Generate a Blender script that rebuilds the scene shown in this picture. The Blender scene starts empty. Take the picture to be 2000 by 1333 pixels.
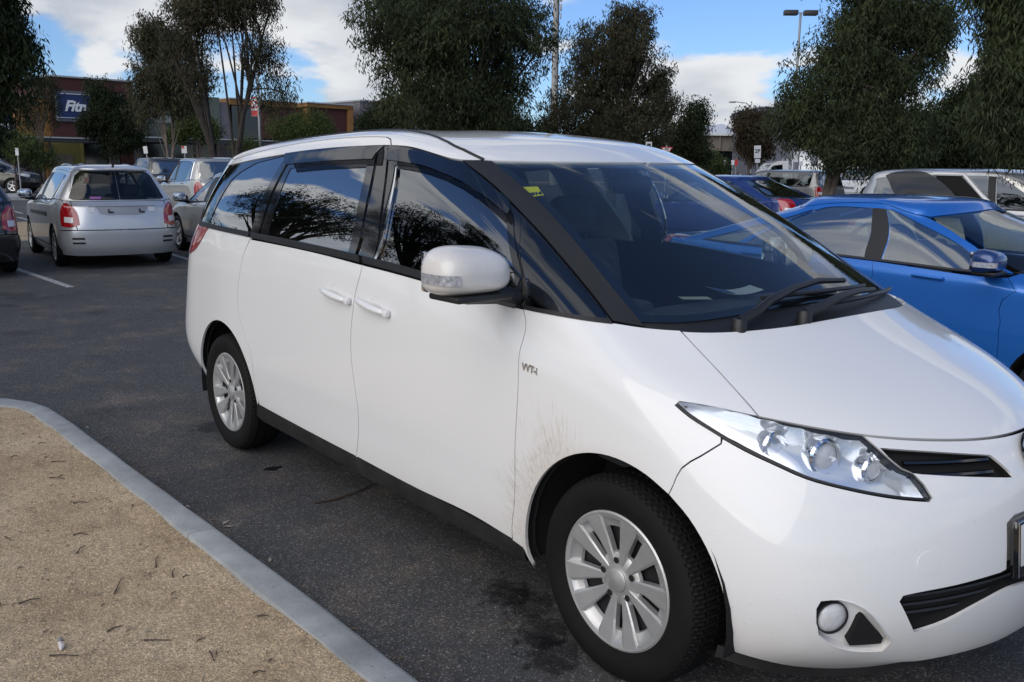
import bpy, bmesh, math, random
import numpy as np
from mathutils import Vector, Matrix
from mathutils.geometry import delaunay_2d_cdt
random.seed(7); rng = np.random.default_rng(7)
sc = bpy.context.scene
COL = sc.collection
R = math.radians

# ------------------------------------------------------------------ camera, sky, sun, exposure
cam = bpy.data.cameras.new('camera'); cam.lens = 31.67; cam.sensor_width = 36; cam.clip_start = .05; cam.clip_end = 3000
camo = bpy.data.objects.new('camera', cam); COL.objects.link(camo); sc.camera = camo
CR, CU, CF = Vector((.63747, .7704, .01119)), Vector((-.15346, .11273, .9817)), Vector((-.75504, .62752, -.19009))
m3 = Matrix((CR, CU, -CF)).transposed()
camo.matrix_world = Matrix.Translation((1.7717, -2.7574, 1.5682)) @ m3.to_4x4()

SUN_EL, SUN_AZ = 30, 286            # degrees; azimuth measured from +x towards +y
w = bpy.data.worlds.new('World'); sc.world = w; w.use_nodes = True
nt = w.node_tree; N = nt.nodes; L = nt.links; N.clear()
def wn(t, **k):
    n = N.new(t)
    for a, b in k.items(): setattr(n, a, b)
    return n
def mth(op, a, b=None, c=None, clamp=False):
    n = wn('ShaderNodeMath', operation=op, use_clamp=clamp)
    for i, v in enumerate((a, b, c)):
        if v is None: continue
        if isinstance(v, (int, float)): n.inputs[i].default_value = v
        else: L.new(v, n.inputs[i])
    return n.outputs[0]
sky = wn('ShaderNodeTexSky', sky_type='NISHITA', sun_disc=False, sun_elevation=R(SUN_EL), sun_rotation=R(90 - SUN_AZ), air_density=1.0, dust_density=.3, ozone_density=2.0)
tc = wn('ShaderNodeTexCoord'); sp = wn('ShaderNodeSeparateXYZ'); L.new(tc.outputs['Generated'], sp.inputs[0])
zc = mth('MAXIMUM', sp.outputs[2], 0.0); zd = mth('ADD', zc, .34)
cx = mth('DIVIDE', sp.outputs[0], zd); cy = mth('DIVIDE', sp.outputs[1], zd)
cb = wn('ShaderNodeCombineXYZ'); L.new(cx, cb.inputs[0]); L.new(cy, cb.inputs[1]); L.new(mth('MULTIPLY', sp.outputs[2], 3.0), cb.inputs[2])
sh_ = wn('ShaderNodeVectorMath', operation='ADD'); L.new(cb.outputs[0], sh_.inputs[0]); sh_.inputs[1].default_value = (14.79, 27.32, -12.36); cb = sh_
def noise(vec, scale, detail, rough, dist=0.):
    n = wn('ShaderNodeTexNoise'); n.inputs['Scale'].default_value = scale; n.inputs['Detail'].default_value = detail
    n.inputs['Roughness'].default_value = rough; n.inputs['Distortion'].default_value = dist; L.new(vec, n.inputs['Vector']); return n.outputs['Fac']
n1 = noise(cb.outputs[0], 1.9, 9, .50, .15)
off = wn('ShaderNodeVectorMath', operation='ADD'); L.new(cb.outputs[0], off.inputs[0]); off.inputs[1].default_value = (-.02, -.05, .16)
n2 = noise(off.outputs[0], 1.9, 9, .50, .15)
def ramp(fac, stops):
    n = wn('ShaderNodeValToRGB'); e = n.color_ramp.elements
    while len(e) < len(stops): e.new(.5)
    for el, (p, c) in zip(e, stops): el.position = p; el.color = (*c, 1)
    L.new(fac, n.inputs[0]); return n.outputs[0]
def ss(x, a, b):
    n = wn('ShaderNodeMapRange', interpolation_type='SMOOTHSTEP'); L.new(x, n.inputs[0]); n.inputs[1].default_value = a; n.inputs[2].default_value = b; return n.outputs[0]
hz = ss(sp.outputs[2], .30, .02)                     # thicker cloud towards the horizon
hi = ss(sp.outputs[2], .34, .75)
cov = mth('SUBTRACT', mth('ADD', n1, mth('MULTIPLY', hz, .030)), mth('MULTIPLY', hi, .075))
bank = wn('ShaderNodeVectorMath', operation='DOT_PRODUCT'); L.new(tc.outputs['Generated'], bank.inputs[0]); bank.inputs[1].default_value = (-.34, -.74, .57)
cov = mth('ADD', cov, mth('MULTIPLY', ss(bank.outputs['Value'], .55, .97), .085))      # the cloud bank mirrored in the side windows
mask = ss(cov, .490, .556)
shade = ss(mth('SUBTRACT', n2, n1), -.10, .09)       # lit flank against shaded flank
thick = ss(cov, .56, .74)
lit = wn('ShaderNodeMix', data_type='RGBA'); L.new(shade, lit.inputs[0]); lit.inputs[6].default_value = (9.6, 9.7, 9.8, 1); lit.inputs[7].default_value = (5.6, 6.1, 7.0, 1)
lit2 = wn('ShaderNodeMix', data_type='RGBA'); L.new(mth('MULTIPLY', thick, .55), lit2.inputs[0]); L.new(lit.outputs[2], lit2.inputs[6]); lit2.inputs[7].default_value = (4.6, 5.1, 5.9, 1)
skc = wn('ShaderNodeMix', data_type='RGBA', blend_type='MULTIPLY'); skc.inputs[0].default_value = 1; L.new(sky.outputs[0], skc.inputs[6]); skc.inputs[7].default_value = (.76, .99, 1.42, 1)
veil = wn('ShaderNodeMix', data_type='RGBA', blend_type='ADD'); veil.inputs[0].default_value = 1; L.new(skc.outputs[2], veil.inputs[6]); veil.inputs[7].default_value = (.42, .60, .80, 1); skc = veil
mx = wn('ShaderNodeMix', data_type='RGBA'); L.new(mth('MULTIPLY', mask, .96), mx.inputs[0]); L.new(skc.outputs[2], mx.inputs[6]); L.new(lit2.outputs[2], mx.inputs[7])
bg = wn('ShaderNodeBackground'); bg.inputs[1].default_value = .088; L.new(mx.outputs[2], bg.inputs[0])
wo = wn('ShaderNodeOutputWorld'); L.new(bg.outputs[0], wo.inputs[0])
sd = bpy.data.lights.new('sun', 'SUN'); sd.energy = 2.25; sd.angle = R(70); sd.color = (1, .915, .80)
so = bpy.data.objects.new('sun', sd); COL.objects.link(so)
so.rotation_euler = Vector((math.cos(R(SUN_EL)) * math.cos(R(SUN_AZ)), math.cos(R(SUN_EL)) * math.sin(R(SUN_AZ)), math.sin(R(SUN_EL)))).to_track_quat('Z', 'Y').to_euler()
sc.view_settings.view_transform = 'Standard'; sc.view_settings.look = 'None'; sc.view_settings.exposure = 0; sc.view_settings.gamma = 1
sc.view_settings.use_curve_mapping = False
sc.cycles.max_bounces = 8; sc.cycles.transparent_max_bounces = 16; sc.cycles.use_denoising = True

# ------------------------------------------------------------------ materials
MATS = {}
def mat(name, base=(.5, .5, .5), rough=.5, metal=0., spec=.5, coat=0., ior=1.5, var=0., vscale=3., bump=0., bscale=40., detail=5, emit=None):
    if name in MATS: return MATS[name]
    m = bpy.data.materials.new(name); m.use_nodes = True; MATS[name] = m
    t = m.node_tree; b = t.nodes['Principled BSDF']
    b.inputs['Base Color'].default_value = (*base, 1); b.inputs['Roughness'].default_value = rough; b.inputs['Metallic'].default_value = metal
    b.inputs['Specular IOR Level'].default_value = spec; b.inputs['Coat Weight'].default_value = coat; b.inputs['Coat Roughness'].default_value = .045; b.inputs['IOR'].default_value = ior
    if emit: b.inputs['Emission Color'].default_value = (*emit, 1); b.inputs['Emission Strength'].default_value = 1
    if var or bump:
        c = t.nodes.new('ShaderNodeTexCoord')
        if var:
            n = t.nodes.new('ShaderNodeTexNoise'); n.inputs['Scale'].default_value = vscale; n.inputs['Detail'].default_value = detail; n.inputs['Roughness'].default_value = .6
            t.links.new(c.outputs['Object'], n.inputs['Vector'])
            r = t.nodes.new('ShaderNodeValToRGB'); r.color_ramp.elements[0].position = .3; r.color_ramp.elements[1].position = .7
            r.color_ramp.elements[0].color = tuple(x * (1 - var) for x in base) + (1,); r.color_ramp.elements[1].color = tuple(min(1, x * (1 + var)) for x in base) + (1,)
            t.links.new(n.outputs['Fac'], r.inputs[0]); t.links.new(r.outputs[0], b.inputs['Base Color'])
        if bump:
            n = t.nodes.new('ShaderNodeTexNoise'); n.inputs['Scale'].default_value = bscale; n.inputs['Detail'].default_value = 4
            t.links.new(c.outputs['Object'], n.inputs['Vector'])
            bp = t.nodes.new('ShaderNodeBump'); bp.inputs['Strength'].default_value = bump; bp.inputs['Distance'].default_value = .01
            t.links.new(n.outputs['Fac'], bp.inputs['Height']); t.links.new(bp.outputs[0], b.inputs['Normal'])
    return m
def glass(name, tint, refl=1.5, extra=0.0, rough=0.0):
    """thin pane: tinted transparency under a Fresnel reflection"""
    if name in MATS: return MATS[name]
    m = bpy.data.materials.new(name); m.use_nodes = True; MATS[name] = m
    t = m.node_tree; t.nodes.clear()
    o = t.nodes.new('ShaderNodeOutputMaterial'); tr = t.nodes.new('ShaderNodeBsdfTransparent'); tr.inputs[0].default_value = (*tint, 1)
    g = t.nodes.new('ShaderNodeBsdfGlossy'); g.inputs['Roughness'].default_value = rough; g.inputs[0].default_value = (.95, .97, 1, 1)
    f = t.nodes.new('ShaderNodeFresnel'); ge = t.nodes.new('ShaderNodeNewGeometry'); ir = t.nodes.new('ShaderNodeMapRange'); t.links.new(ge.outputs['Backfacing'], ir.inputs[0])
    ir.inputs[3].default_value = refl; ir.inputs[4].default_value = 1 / refl; t.links.new(ir.outputs[0], f.inputs[0])      # a pane reflects alike from both sides
    a = t.nodes.new('ShaderNodeMath'); a.operation = 'ADD'; a.use_clamp = True; a.inputs[1].default_value = extra; t.links.new(f.outputs[0], a.inputs[0])
    x = t.nodes.new('ShaderNodeMixShader'); t.links.new(a.outputs[0], x.inputs[0]); t.links.new(tr.outputs[0], x.inputs[1]); t.links.new(g.outputs[0], x.inputs[2]); t.links.new(x.outputs[0], o.inputs[0])
    return m
def paint(name, base, metal=0., rough=.35, flake=0.):
    m = mat(name, base, rough, metal, .5, 1.0, 1.5)
    return m

# ------------------------------------------------------------------ object helpers
def tag(o, label=None, cat=None, group=None, kind=None):
    for k, v in (('label', label), ('category', cat), ('group', group), ('kind', kind)):
        if v: o[k] = v
    return o
def empty(name, loc=(0, 0, 0), rz=0., label=None, cat=None, group=None):
    o = bpy.data.objects.new(name, None); COL.objects.link(o); o.location = loc; o.rotation_euler = (0, 0, rz); o.empty_display_size = .2
    return tag(o, label, cat, group)
def link(name, me, parent=None, loc=None, rot=None):
    o = bpy.data.objects.new(name, me); COL.objects.link(o)
    if parent is not None: o.parent = parent
    if loc is not None: o.location = loc
    if rot is not None: o.rotation_euler = rot
    return o
class MB:
    """collects geometry of one mesh object"""
    def __init__(s): s.v = []; s.f = []; s.n = []; s.mi = []; s.sm = []; s.c = 0
    def add(s, V, F, nor=None, mi=0, smooth=False):
        V = np.asarray(V, float).reshape(-1, 3); s.v.append(V)
        s.n.append(np.zeros_like(V) if nor is None else np.asarray(nor, float))
        for f in F: s.f.append(tuple(int(i) + s.c for i in f)); s.mi.append(mi); s.sm.append(smooth or nor is not None)
        s.c += len(V); return s
    def box(s, c, d, rz=0., mi=0, rot=None, bev=0.):
        c = np.array(c, float); d = np.array(d, float) / 2
        if bev > 0:
            bm = bmesh.new(); bmesh.ops.create_cube(bm, size=2)
            for v in bm.verts: v.co = Vector((v.co.x * d[0], v.co.y * d[1], v.co.z * d[2]))
            bmesh.ops.bevel(bm, geom=bm.edges[:], offset=bev, segments=2, affect='EDGES', profile=.5)
            V = np.array([v.co[:] for v in bm.verts]); bm.verts.index_update(); F = [[v.index for v in f.verts] for f in bm.faces]; bm.free()
        else:
            V = np.array([[x, y, z] for x in (-1, 1) for y in (-1, 1) for z in (-1, 1)]) * d
            F = [(0, 1, 3, 2), (4, 6, 7, 5), (0, 4, 5, 1), (2, 3, 7, 6), (0, 2, 6, 4), (1, 5, 7, 3)]
        if rot is not None: V = V @ np.array(rot.to_matrix() if hasattr(rot, 'to_matrix') else rot).T
        if rz: cz, sz = math.cos(rz), math.sin(rz); V = V @ np.array([[cz, sz, 0], [-sz, cz, 0], [0, 0, 1]])
        return s.add(V + c, F, mi=mi, smooth=bev > 0)
    def tube(s, P, r, seg=8, mi=0, cap=True):
        P = np.array(P, float); n = len(P); r = np.broadcast_to(np.array(r, float), (n,))
        T = np.gradient(P, axis=0); T /= np.linalg.norm(T, axis=1, keepdims=True) + 1e-9
        ref = np.array([0, 0, 1.]) if abs(T[0, 2]) < .9 else np.array([1., 0, 0]); V = []
        for i in range(n):
            a = np.cross(T[i], ref); a /= np.linalg.norm(a) + 1e-9; b = np.cross(T[i], a)
            th = np.arange(seg) * 2 * math.pi / seg
            V.append(P[i] + r[i] * (np.cos(th)[:, None] * a + np.sin(th)[:, None] * b))
        F = [(i * seg + j, i * seg + (j + 1) % seg, (i + 1) * seg + (j + 1) % seg, (i + 1) * seg + j) for i in range(n - 1) for j in range(seg)]
        if cap: F += [tuple(range(seg))[::-1], tuple((n - 1) * seg + k for k in range(seg))]
        return s.add(np.concatenate(V), F, mi=mi, smooth=True)
    def lathe(s, prof, c=(0, 0, 0), axis='y', seg=32, mi=0, fn=None):
        """prof: list of (radius, height along axis)"""
        prof = np.array(prof, float); n = len(prof); th = np.arange(seg) * 2 * math.pi / seg; V = []
        for k, (r, h) in enumerate(prof):
            rr = np.full(seg, r) if fn is None else fn(k, r, np.arange(seg))
            x, z = rr * np.cos(th), rr * np.sin(th); hh = np.full(seg, h)
            V.append(np.stack({'y': (x, hh, z), 'z': (x, z, hh), 'x': (hh, x, z)}[axis], -1))
        F = [(i * seg + j, i * seg + (j + 1) % seg, (i + 1) * seg + (j + 1) % seg, (i + 1) * seg + j) for i in range(n - 1) for j in range(seg)]
        return s.add(np.concatenate(V) + np.array(c), F, mi=mi, smooth=True)
    def prism(s, P2, z0, z1, fn=lambda p: p, mi=0):
        n = len(P2); V = [fn((x, y, z0)) for x, y in P2] + [fn((x, y, z1)) for x, y in P2]
        F = [tuple(range(n))[::-1], tuple(range(n, 2 * n))] + [(i, (i + 1) % n, n + (i + 1) % n, n + i) for i in range(n)]
        return s.add(V, F, mi=mi)
    def build(s, name, mats, parent=None, loc=None, rot=None, sharp=35):
        me = bpy.data.meshes.new(name); V = np.concatenate(s.v) if s.v else np.zeros((0, 3)); Nn = np.concatenate(s.n)
        me.from_pydata(V.tolist(), [], s.f)
        for m in (mats if isinstance(mats, (list, tuple)) else [mats]): me.materials.append(m)
        me.polygons.foreach_set('material_index', s.mi); me.polygons.foreach_set('use_smooth', s.sm); me.update()
        if np.abs(Nn).max() > 0:
            me.normals_split_custom_set_from_vertices([tuple(x) for x in Nn])
        elif any(s.sm):
            try: me.set_sharp_from_angle(angle=R(sharp))
            except Exception: pass
        return link(name, me, parent, loc, rot)
def fast_mesh(name, V, F, m, smooth=False):
    """V (n,3), F (k,3 or 4) arrays"""
    me = bpy.data.meshes.new(name); F = np.asarray(F, np.int32); k = F.shape[1]
    me.vertices.add(len(V)); me.vertices.foreach_set('co', np.asarray(V, np.float32).ravel())
    me.loops.add(F.size); me.loops.foreach_set('vertex_index', F.ravel())
    me.polygons.add(len(F)); me.polygons.foreach_set('loop_start', np.arange(0, F.size, k, dtype=np.int32)); me.polygons.foreach_set('loop_total', np.full(len(F), k, np.int32))
    if smooth: me.polygons.foreach_set('use_smooth', np.ones(len(F), bool))
    me.materials.append(m); me.update(calc_edges=True); return me
def text_obj(name, s, size, M, m, parent=None, ext=.002, bold=0., align='CENTER', shear=0., sx=1.):
    cu = bpy.data.curves.new(name, 'FONT'); cu.body = s; cu.size = size; cu.extrude = ext; cu.align_x = align; cu.align_y = 'CENTER'; cu.offset = bold; cu.shear = shear; cu.resolution_u = 4
    t = bpy.data.objects.new(name, cu); COL.objects.link(t)
    me = bpy.data.meshes.new_from_object(t); bpy.data.objects.remove(t); me.materials.clear(); me.materials.append(m); me.name = name
    me.transform(Matrix.Diagonal((sx, 1, 1, 1)))
    o = link(name, me, parent); o.matrix_local = M; return o
def frame(o, xdir, ydir):
    x = Vector(xdir).normalized(); y = Vector(ydir); z = x.cross(y).normalized(); y = z.cross(x)
    return Matrix.Translation(Vector(o)) @ Matrix((x, y, z)).transposed().to_4x4()

# ------------------------------------------------------------------ car skin: an interpolating bicubic surface over (u round the car, v upwards)
def ext(A):
    f = np.array([1, -1, 1.]); Lf = A[:, 1:3][:, ::-1] * f; Rt = A[:, -3:-1][:, ::-1] * f
    A = np.concatenate([Lf, A, Rt], 1); B = np.stack([3 * A[0] - 2 * A[1], 2 * A[0] - A[1]]); T = np.stack([A[-2], A[-3]]) * f
    return np.concatenate([B, A, T], 0)
def bs(t): return np.stack([(1 - t)**3, 3*t**3 - 6*t**2 + 4, -3*t**3 + 3*t**2 + 3*t + 1, t**3], -1) / 6
class Surf:
    def __init__(s, A, iters=3):
        s.nr, s.nc = A.shape[:2]; Q = A.copy()
        for k in range(iters):
            E = ext(Q)[1:-1, 1:-1]; G = (E[:, :-2] + 4 * E[:, 1:-1] + E[:, 2:]) / 6; G = (G[:-2] + 4 * G[1:-1] + G[2:]) / 6; Q = Q + (A - G) * .75
        s.P = ext(Q)
    def __call__(s, u, v):
        u = np.asarray(u, float); v = np.asarray(v, float); sg = np.where(u < 0, -1., 1.); ua = np.abs(u)
        i = np.clip(np.floor(ua).astype(int), 0, s.nc - 2); j = np.clip(np.floor(v).astype(int), -1, s.nr - 1)
        bu = bs(ua - i); bv = bs(v - j); out = 0
        for a in range(4):
            for b in range(4): out = out + (bv[..., a] * bu[..., b])[..., None] * s.P[np.clip(j + 1 + a, 0, s.P.shape[0] - 1), np.clip(i + 1 + b, 0, s.P.shape[1] - 1)]
        out = out.copy(); out[..., 1] *= -sg; return out
    def nrm(s, u, v, e=.02):
        u = np.asarray(u, float); a = np.abs(u)
        du = s(a + e, v) - s(np.maximum(a - e, 0), v); dv = s(a, v + e) - s(a, v - e)
        n = -np.cross(du, dv); n /= np.linalg.norm(n, axis=-1, keepdims=True) + 1e-12; n[..., 1] *= np.where(u < 0, -1, 1)
        z = a < 1e-4; n[..., 1] = np.where(z, 0, n[..., 1]); n /= np.linalg.norm(n, axis=-1, keepdims=True) + 1e-12
        return n
    def xz(s, x, z, u0=8., v0=4.):
        """(u, v) on the right flank with the given x and z"""
        u, v = u0, v0
        for _ in range(40):
            e = 1e-3; p = s(u, v); f = p[[0, 2]] - (x, z); J = np.stack([(s(u + e, v) - p)[[0, 2]] / e, (s(u, v + e) - p)[[0, 2]] / e], 1)
            try: d = np.linalg.solve(J, -f)
            except Exception: break
            d = np.clip(d, -.5, .5); u = min(max(u + d[0], .0), s.nc - 1.); v = min(max(v + d[1], -.5), s.nr - 1.)
            if abs(f).max() < 1e-4: break
        return u, v
    def xzs(s, pts, u0=8., v0=4.):
        o = []
        for x, z in pts: u0, v0 = s.xz(x, z, u0, v0); o.append((u0, v0))
        return o
def pip(P, poly):
    x, y = P[:, 0], P[:, 1]; ins = np.zeros(len(P), bool); q = np.asarray(poly); r = np.roll(q, 1, 0)
    for (x1, y1), (x0, y0) in zip(q, r):
        c = (y1 > y) != (y0 > y)
        with np.errstate(divide='ignore', invalid='ignore'): ins ^= c & (x < (x0 - x1) * (y - y1) / (y0 - y1 + 1e-15) + x1)
    return ins
def resample(S, poly, step=.03, smooth=True):
    """closed polygon in uv -> denser polygon; gentle corners are rounded by a Catmull-Rom pass"""
    P = np.array(poly, float); n = len(P); W = S(P[:, 0], P[:, 1])
    def tang(i):
        a, b, c = W[i - 1], W[i], W[(i + 1) % n]; d1 = b - a; d2 = c - b; l1 = np.linalg.norm(d1) + 1e-9; l2 = np.linalg.norm(d2) + 1e-9
        if (d1 @ d2) / (l1 * l2) < .80 or max(l1, l2) > 6 * min(l1, l2): return None
        return ((P[i] - P[i - 1]) / l1 + (P[(i + 1) % n] - P[i]) / l2) / 2
    T = [tang(i) if smooth else None for i in range(n)]; out = []
    for i in range(n):
        j = (i + 1) % n; l = np.linalg.norm(W[j] - W[i]); k = max(1, int(round(l / step))); d = (P[j] - P[i]); t = np.arange(k)[:, None] / k
        m0 = d if T[i] is None else T[i] * l; m1 = d if T[j] is None else T[j] * l
        h = (2*t**3 - 3*t**2 + 1) * P[i] + (t**3 - 2*t**2 + t) * m0 + (-2*t**3 + 3*t**2) * P[j] + (t**3 - t**2) * m1
        out.append(h)
    return np.concatenate(out)
def jac(S, q, e=.01):
    u, v = q[:, 0], q[:, 1]; du = (S(u + e, v) - S(u - e, v)) / (2 * e)
    du = np.where((np.abs(u) > 16.98)[:, None], (S(u, v) - S(np.sign(u) * (np.abs(u) - e), v)) / (np.sign(u) * e)[:, None], du)
    dv = (S(u, v + e) - S(u, v - e)) / (2 * e); return du, dv
def inset(S, q, g, sign=1.):
    """move polygon vertices inwards by g metres measured on the surface"""
    if not g: return q
    ar = 0.5 * np.sum(q[:, 0] * np.roll(q[:, 1], -1) - np.roll(q[:, 0], -1) * q[:, 1]); o = np.sign(ar) * sign
    du, dv = jac(S, q); a = np.linalg.norm(du, axis=1) + 1e-6; e1 = du / a[:, None]; b1 = (dv * e1).sum(1); p = dv - e1 * b1[:, None]; c = np.linalg.norm(p, axis=1) + 1e-6
    def loc(d): return np.stack([d[:, 0] * a + d[:, 1] * b1, d[:, 1] * c], 1)
    d1 = loc(q - np.roll(q, 1, 0)); d2 = loc(np.roll(q, -1, 0) - q)
    d1 /= np.linalg.norm(d1, axis=1, keepdims=True) + 1e-9; d2 /= np.linalg.norm(d2, axis=1, keepdims=True) + 1e-9
    n1 = np.stack([-d1[:, 1], d1[:, 0]], 1) * o; n2 = np.stack([-d2[:, 1], d2[:, 0]], 1) * o; m = n1 + n2; k = (m * m).sum(1) / 2 + .25; m = m / k[:, None] * g * 1.0
    y = m[:, 1] / c; x = (m[:, 0] - y * b1) / a; r = q + np.stack([x, y], 1)
    seam = (np.abs(q[:, 0]) > S.nc - 1.01) | (q[:, 1] > S.nr - 1.01); r[seam] = q[seam]
    lim = .35; return q + np.clip(r - q, -lim, lim)
def patch(mb, S, outer, holes=(), off=0., rim=.012, gap=.002, du=.16, dv=.16, step=.03, smooth=True, hrim=None, mi=0, rmi=None, flip=False):
    """one panel cut out of the skin: boundary polygon with holes, edges turned inwards by rim"""
    O = inset(S, resample(S, outer, step, smooth), gap); H = [inset(S, resample(S, h, step, smooth), gap, -1.) for h in holes]
    offf = off if callable(off) else (lambda u, v: np.full(np.shape(u), off))
    lo = O.min(0); hi = O.max(0); U, Vv = np.meshgrid(np.arange(lo[0] + du * .5, hi[0], du), np.arange(lo[1] + dv * .5, hi[1], dv)); G = np.stack([U.ravel(), Vv.ravel()], 1)
    if len(G): G = G[pip(G, O)]
    for h in H:
        if len(G): G = G[~pip(G, h)]
    B = np.concatenate([O] + H)
    if len(G):
        sc2 = np.array([1 / du, 1 / dv]); keep = np.ones(len(G), bool)
        for i in range(0, len(G), 400):
            d = (((G[i:i + 400, None] - B[None]) * sc2)**2).sum(-1).min(1); keep[i:i + 400] = d > .16
        G = G[keep]
    pts = np.concatenate([B, G]); edges = []; c = 0
    for q in [O] + H: edges += [(c + i, c + (i + 1) % len(q)) for i in range(len(q))]; c += len(q)
    vs, es, fs, ov, oe, of_ = delaunay_2d_cdt([Vector((a / du, b / dv)) for a, b in pts], edges, [], 0, 1e-6)
    q = np.array([(a.x * du, a.y * dv) for a in vs]); F = np.array([f for f in fs if len(f) == 3]); cen = q[F].mean(1); k = pip(cen, O)
    for h in H: k &= ~pip(cen, h)
    F = F[k]; P = S(q[:, 0], q[:, 1]); Nn = S.nrm(q[:, 0], q[:, 1]); P = P + Nn * offf(q[:, 0], q[:, 1])[:, None]
    fn = np.cross(P[F[:, 1]] - P[F[:, 0]], P[F[:, 2]] - P[F[:, 0]]); s = ((fn * Nn[F].mean(1)).sum(1) < 0); F[s] = F[s][:, ::-1]
    mb.add(P, F.tolist(), Nn, mi)
    if rim:
        for hi_, q in enumerate([O] + H):
            r_ = rim if hi_ == 0 or hrim is None else hrim
            P = S(q[:, 0], q[:, 1]); Nn = S.nrm(q[:, 0], q[:, 1]); A = P + Nn * offf(q[:, 0], q[:, 1])[:, None]; Bq = A - Nn * r_; n = len(q)
            FF = []
            for i in range(n):
                j = (i + 1) % n
                if (abs(q[i][0]) > S.nc - 1.01 and abs(q[j][0]) > S.nc - 1.01) or (q[i][1] > S.nr - 1.01 and q[j][1] > S.nr - 1.01): continue
                FF.append((i, j, n + j, n + i))
            T = np.roll(A, -1, 0) - np.roll(A, 1, 0); en = np.cross(T, Nn); en /= np.linalg.norm(en, axis=1, keepdims=True) + 1e-9
            ar = np.sum(q[:, 0] * np.roll(q[:, 1], -1) - np.roll(q[:, 0], -1) * q[:, 1]); 
            mb.add(np.concatenate([A, Bq]), FF, None, mi if rmi is None else rmi, smooth=False)
    return mb
def circ_uv(S, u, v, r, n=28, ax=1.0):
    q = np.array([[u, v]]); du, dv = jac(S, q); J = np.stack([du[0], dv[0]], 1); t1 = du[0] / np.linalg.norm(du[0]); nn_ = np.cross(du[0], dv[0]); nn_ /= np.linalg.norm(nn_); t2 = np.cross(nn_, t1); Pi = np.linalg.pinv(J)
    return [tuple(q[0] + Pi @ (t1 * r * ax * math.cos(a) + t2 * r * math.sin(a))) for a in np.linspace(0, 2 * math.pi, n, endpoint=False)]
def mir(poly): return [(-u, v) for u, v in poly]
def sym(half):
    """half polygon listed from the centreline (u=0) round the right side back to the centreline"""
    return list(half) + [(-u, v) for u, v in half[::-1] if abs(u) > 1e-6]
# ------------------------------------------------------------------ shared vehicle materials
M_black = mat('black_plastic', (.012, .012, .013), .45, bump=.15, bscale=300)
M_gloss = mat('gloss_black', (.006, .006, .007), .08, coat=1.0)
M_shell = mat('dark_void', (.004, .004, .004), .9)
M_rub = mat('rubber', (.007, .0069, .0067), .7, spec=.25, var=.35, vscale=9)
M_tread = mat('tread_rubber', (.0055, .0054, .0052), .75, spec=.25, var=.35, vscale=5, bump=.12, bscale=220)
M_chr = mat('chrome', (.8, .81, .83), .08, 1.0)
M_refl = mat('lamp_reflector', (.78, .80, .83), .16, .6, coat=.8)
M_hub = mat('silver_plastic', (.52, .52, .51), .38, .6, coat=.4, var=.06, vscale=20)
M_steel = mat('dark_steel', (.02, .02, .022), .55, .4)
M_lens = glass('clear_lens', (.93, .95, .97), 1.5)
M_red = mat('red_lens', (.30, .006, .010), .12, coat=1.0, var=.25, vscale=30)
M_white_lens = mat('white_lens', (.62, .62, .62), .12, coat=1.0, var=.1, vscale=60)
M_amber = mat('amber_lens', (.7, .2, .02), .15, coat=1.)
M_seat = mat('seat_cloth', (.11, .115, .125), .9, var=.2, vscale=30, bump=.3, bscale=400)
M_trim = mat('cream_trim', (.74, .74, .70), .7)
M_dash = mat('dashboard', (.05, .053, .06), .6, bump=.3, bscale=300)
M_plate = mat('plate_white', (.62, .63, .64), .35)
M_ink = mat('plate_ink', (.015, .02, .09), .4)
M_ws = glass('windscreen_glass', (.60, .66, .66), 1.80, .01)
M_tint = glass('tinted_glass', (.03, .034, .036), 2.2, .22)
M_clear = glass('side_glass', (.50, .55, .53), 1.8, .12)
M_ftint = glass('front_tint', (.12, .13, .13), 2.1, .13)
M_pclear = glass('pale_glass', (.74, .80, .78), 1.6, .03)
M_visor = glass('smoked_visor', (.20, .20, .21), 1.55, .05)

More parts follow.
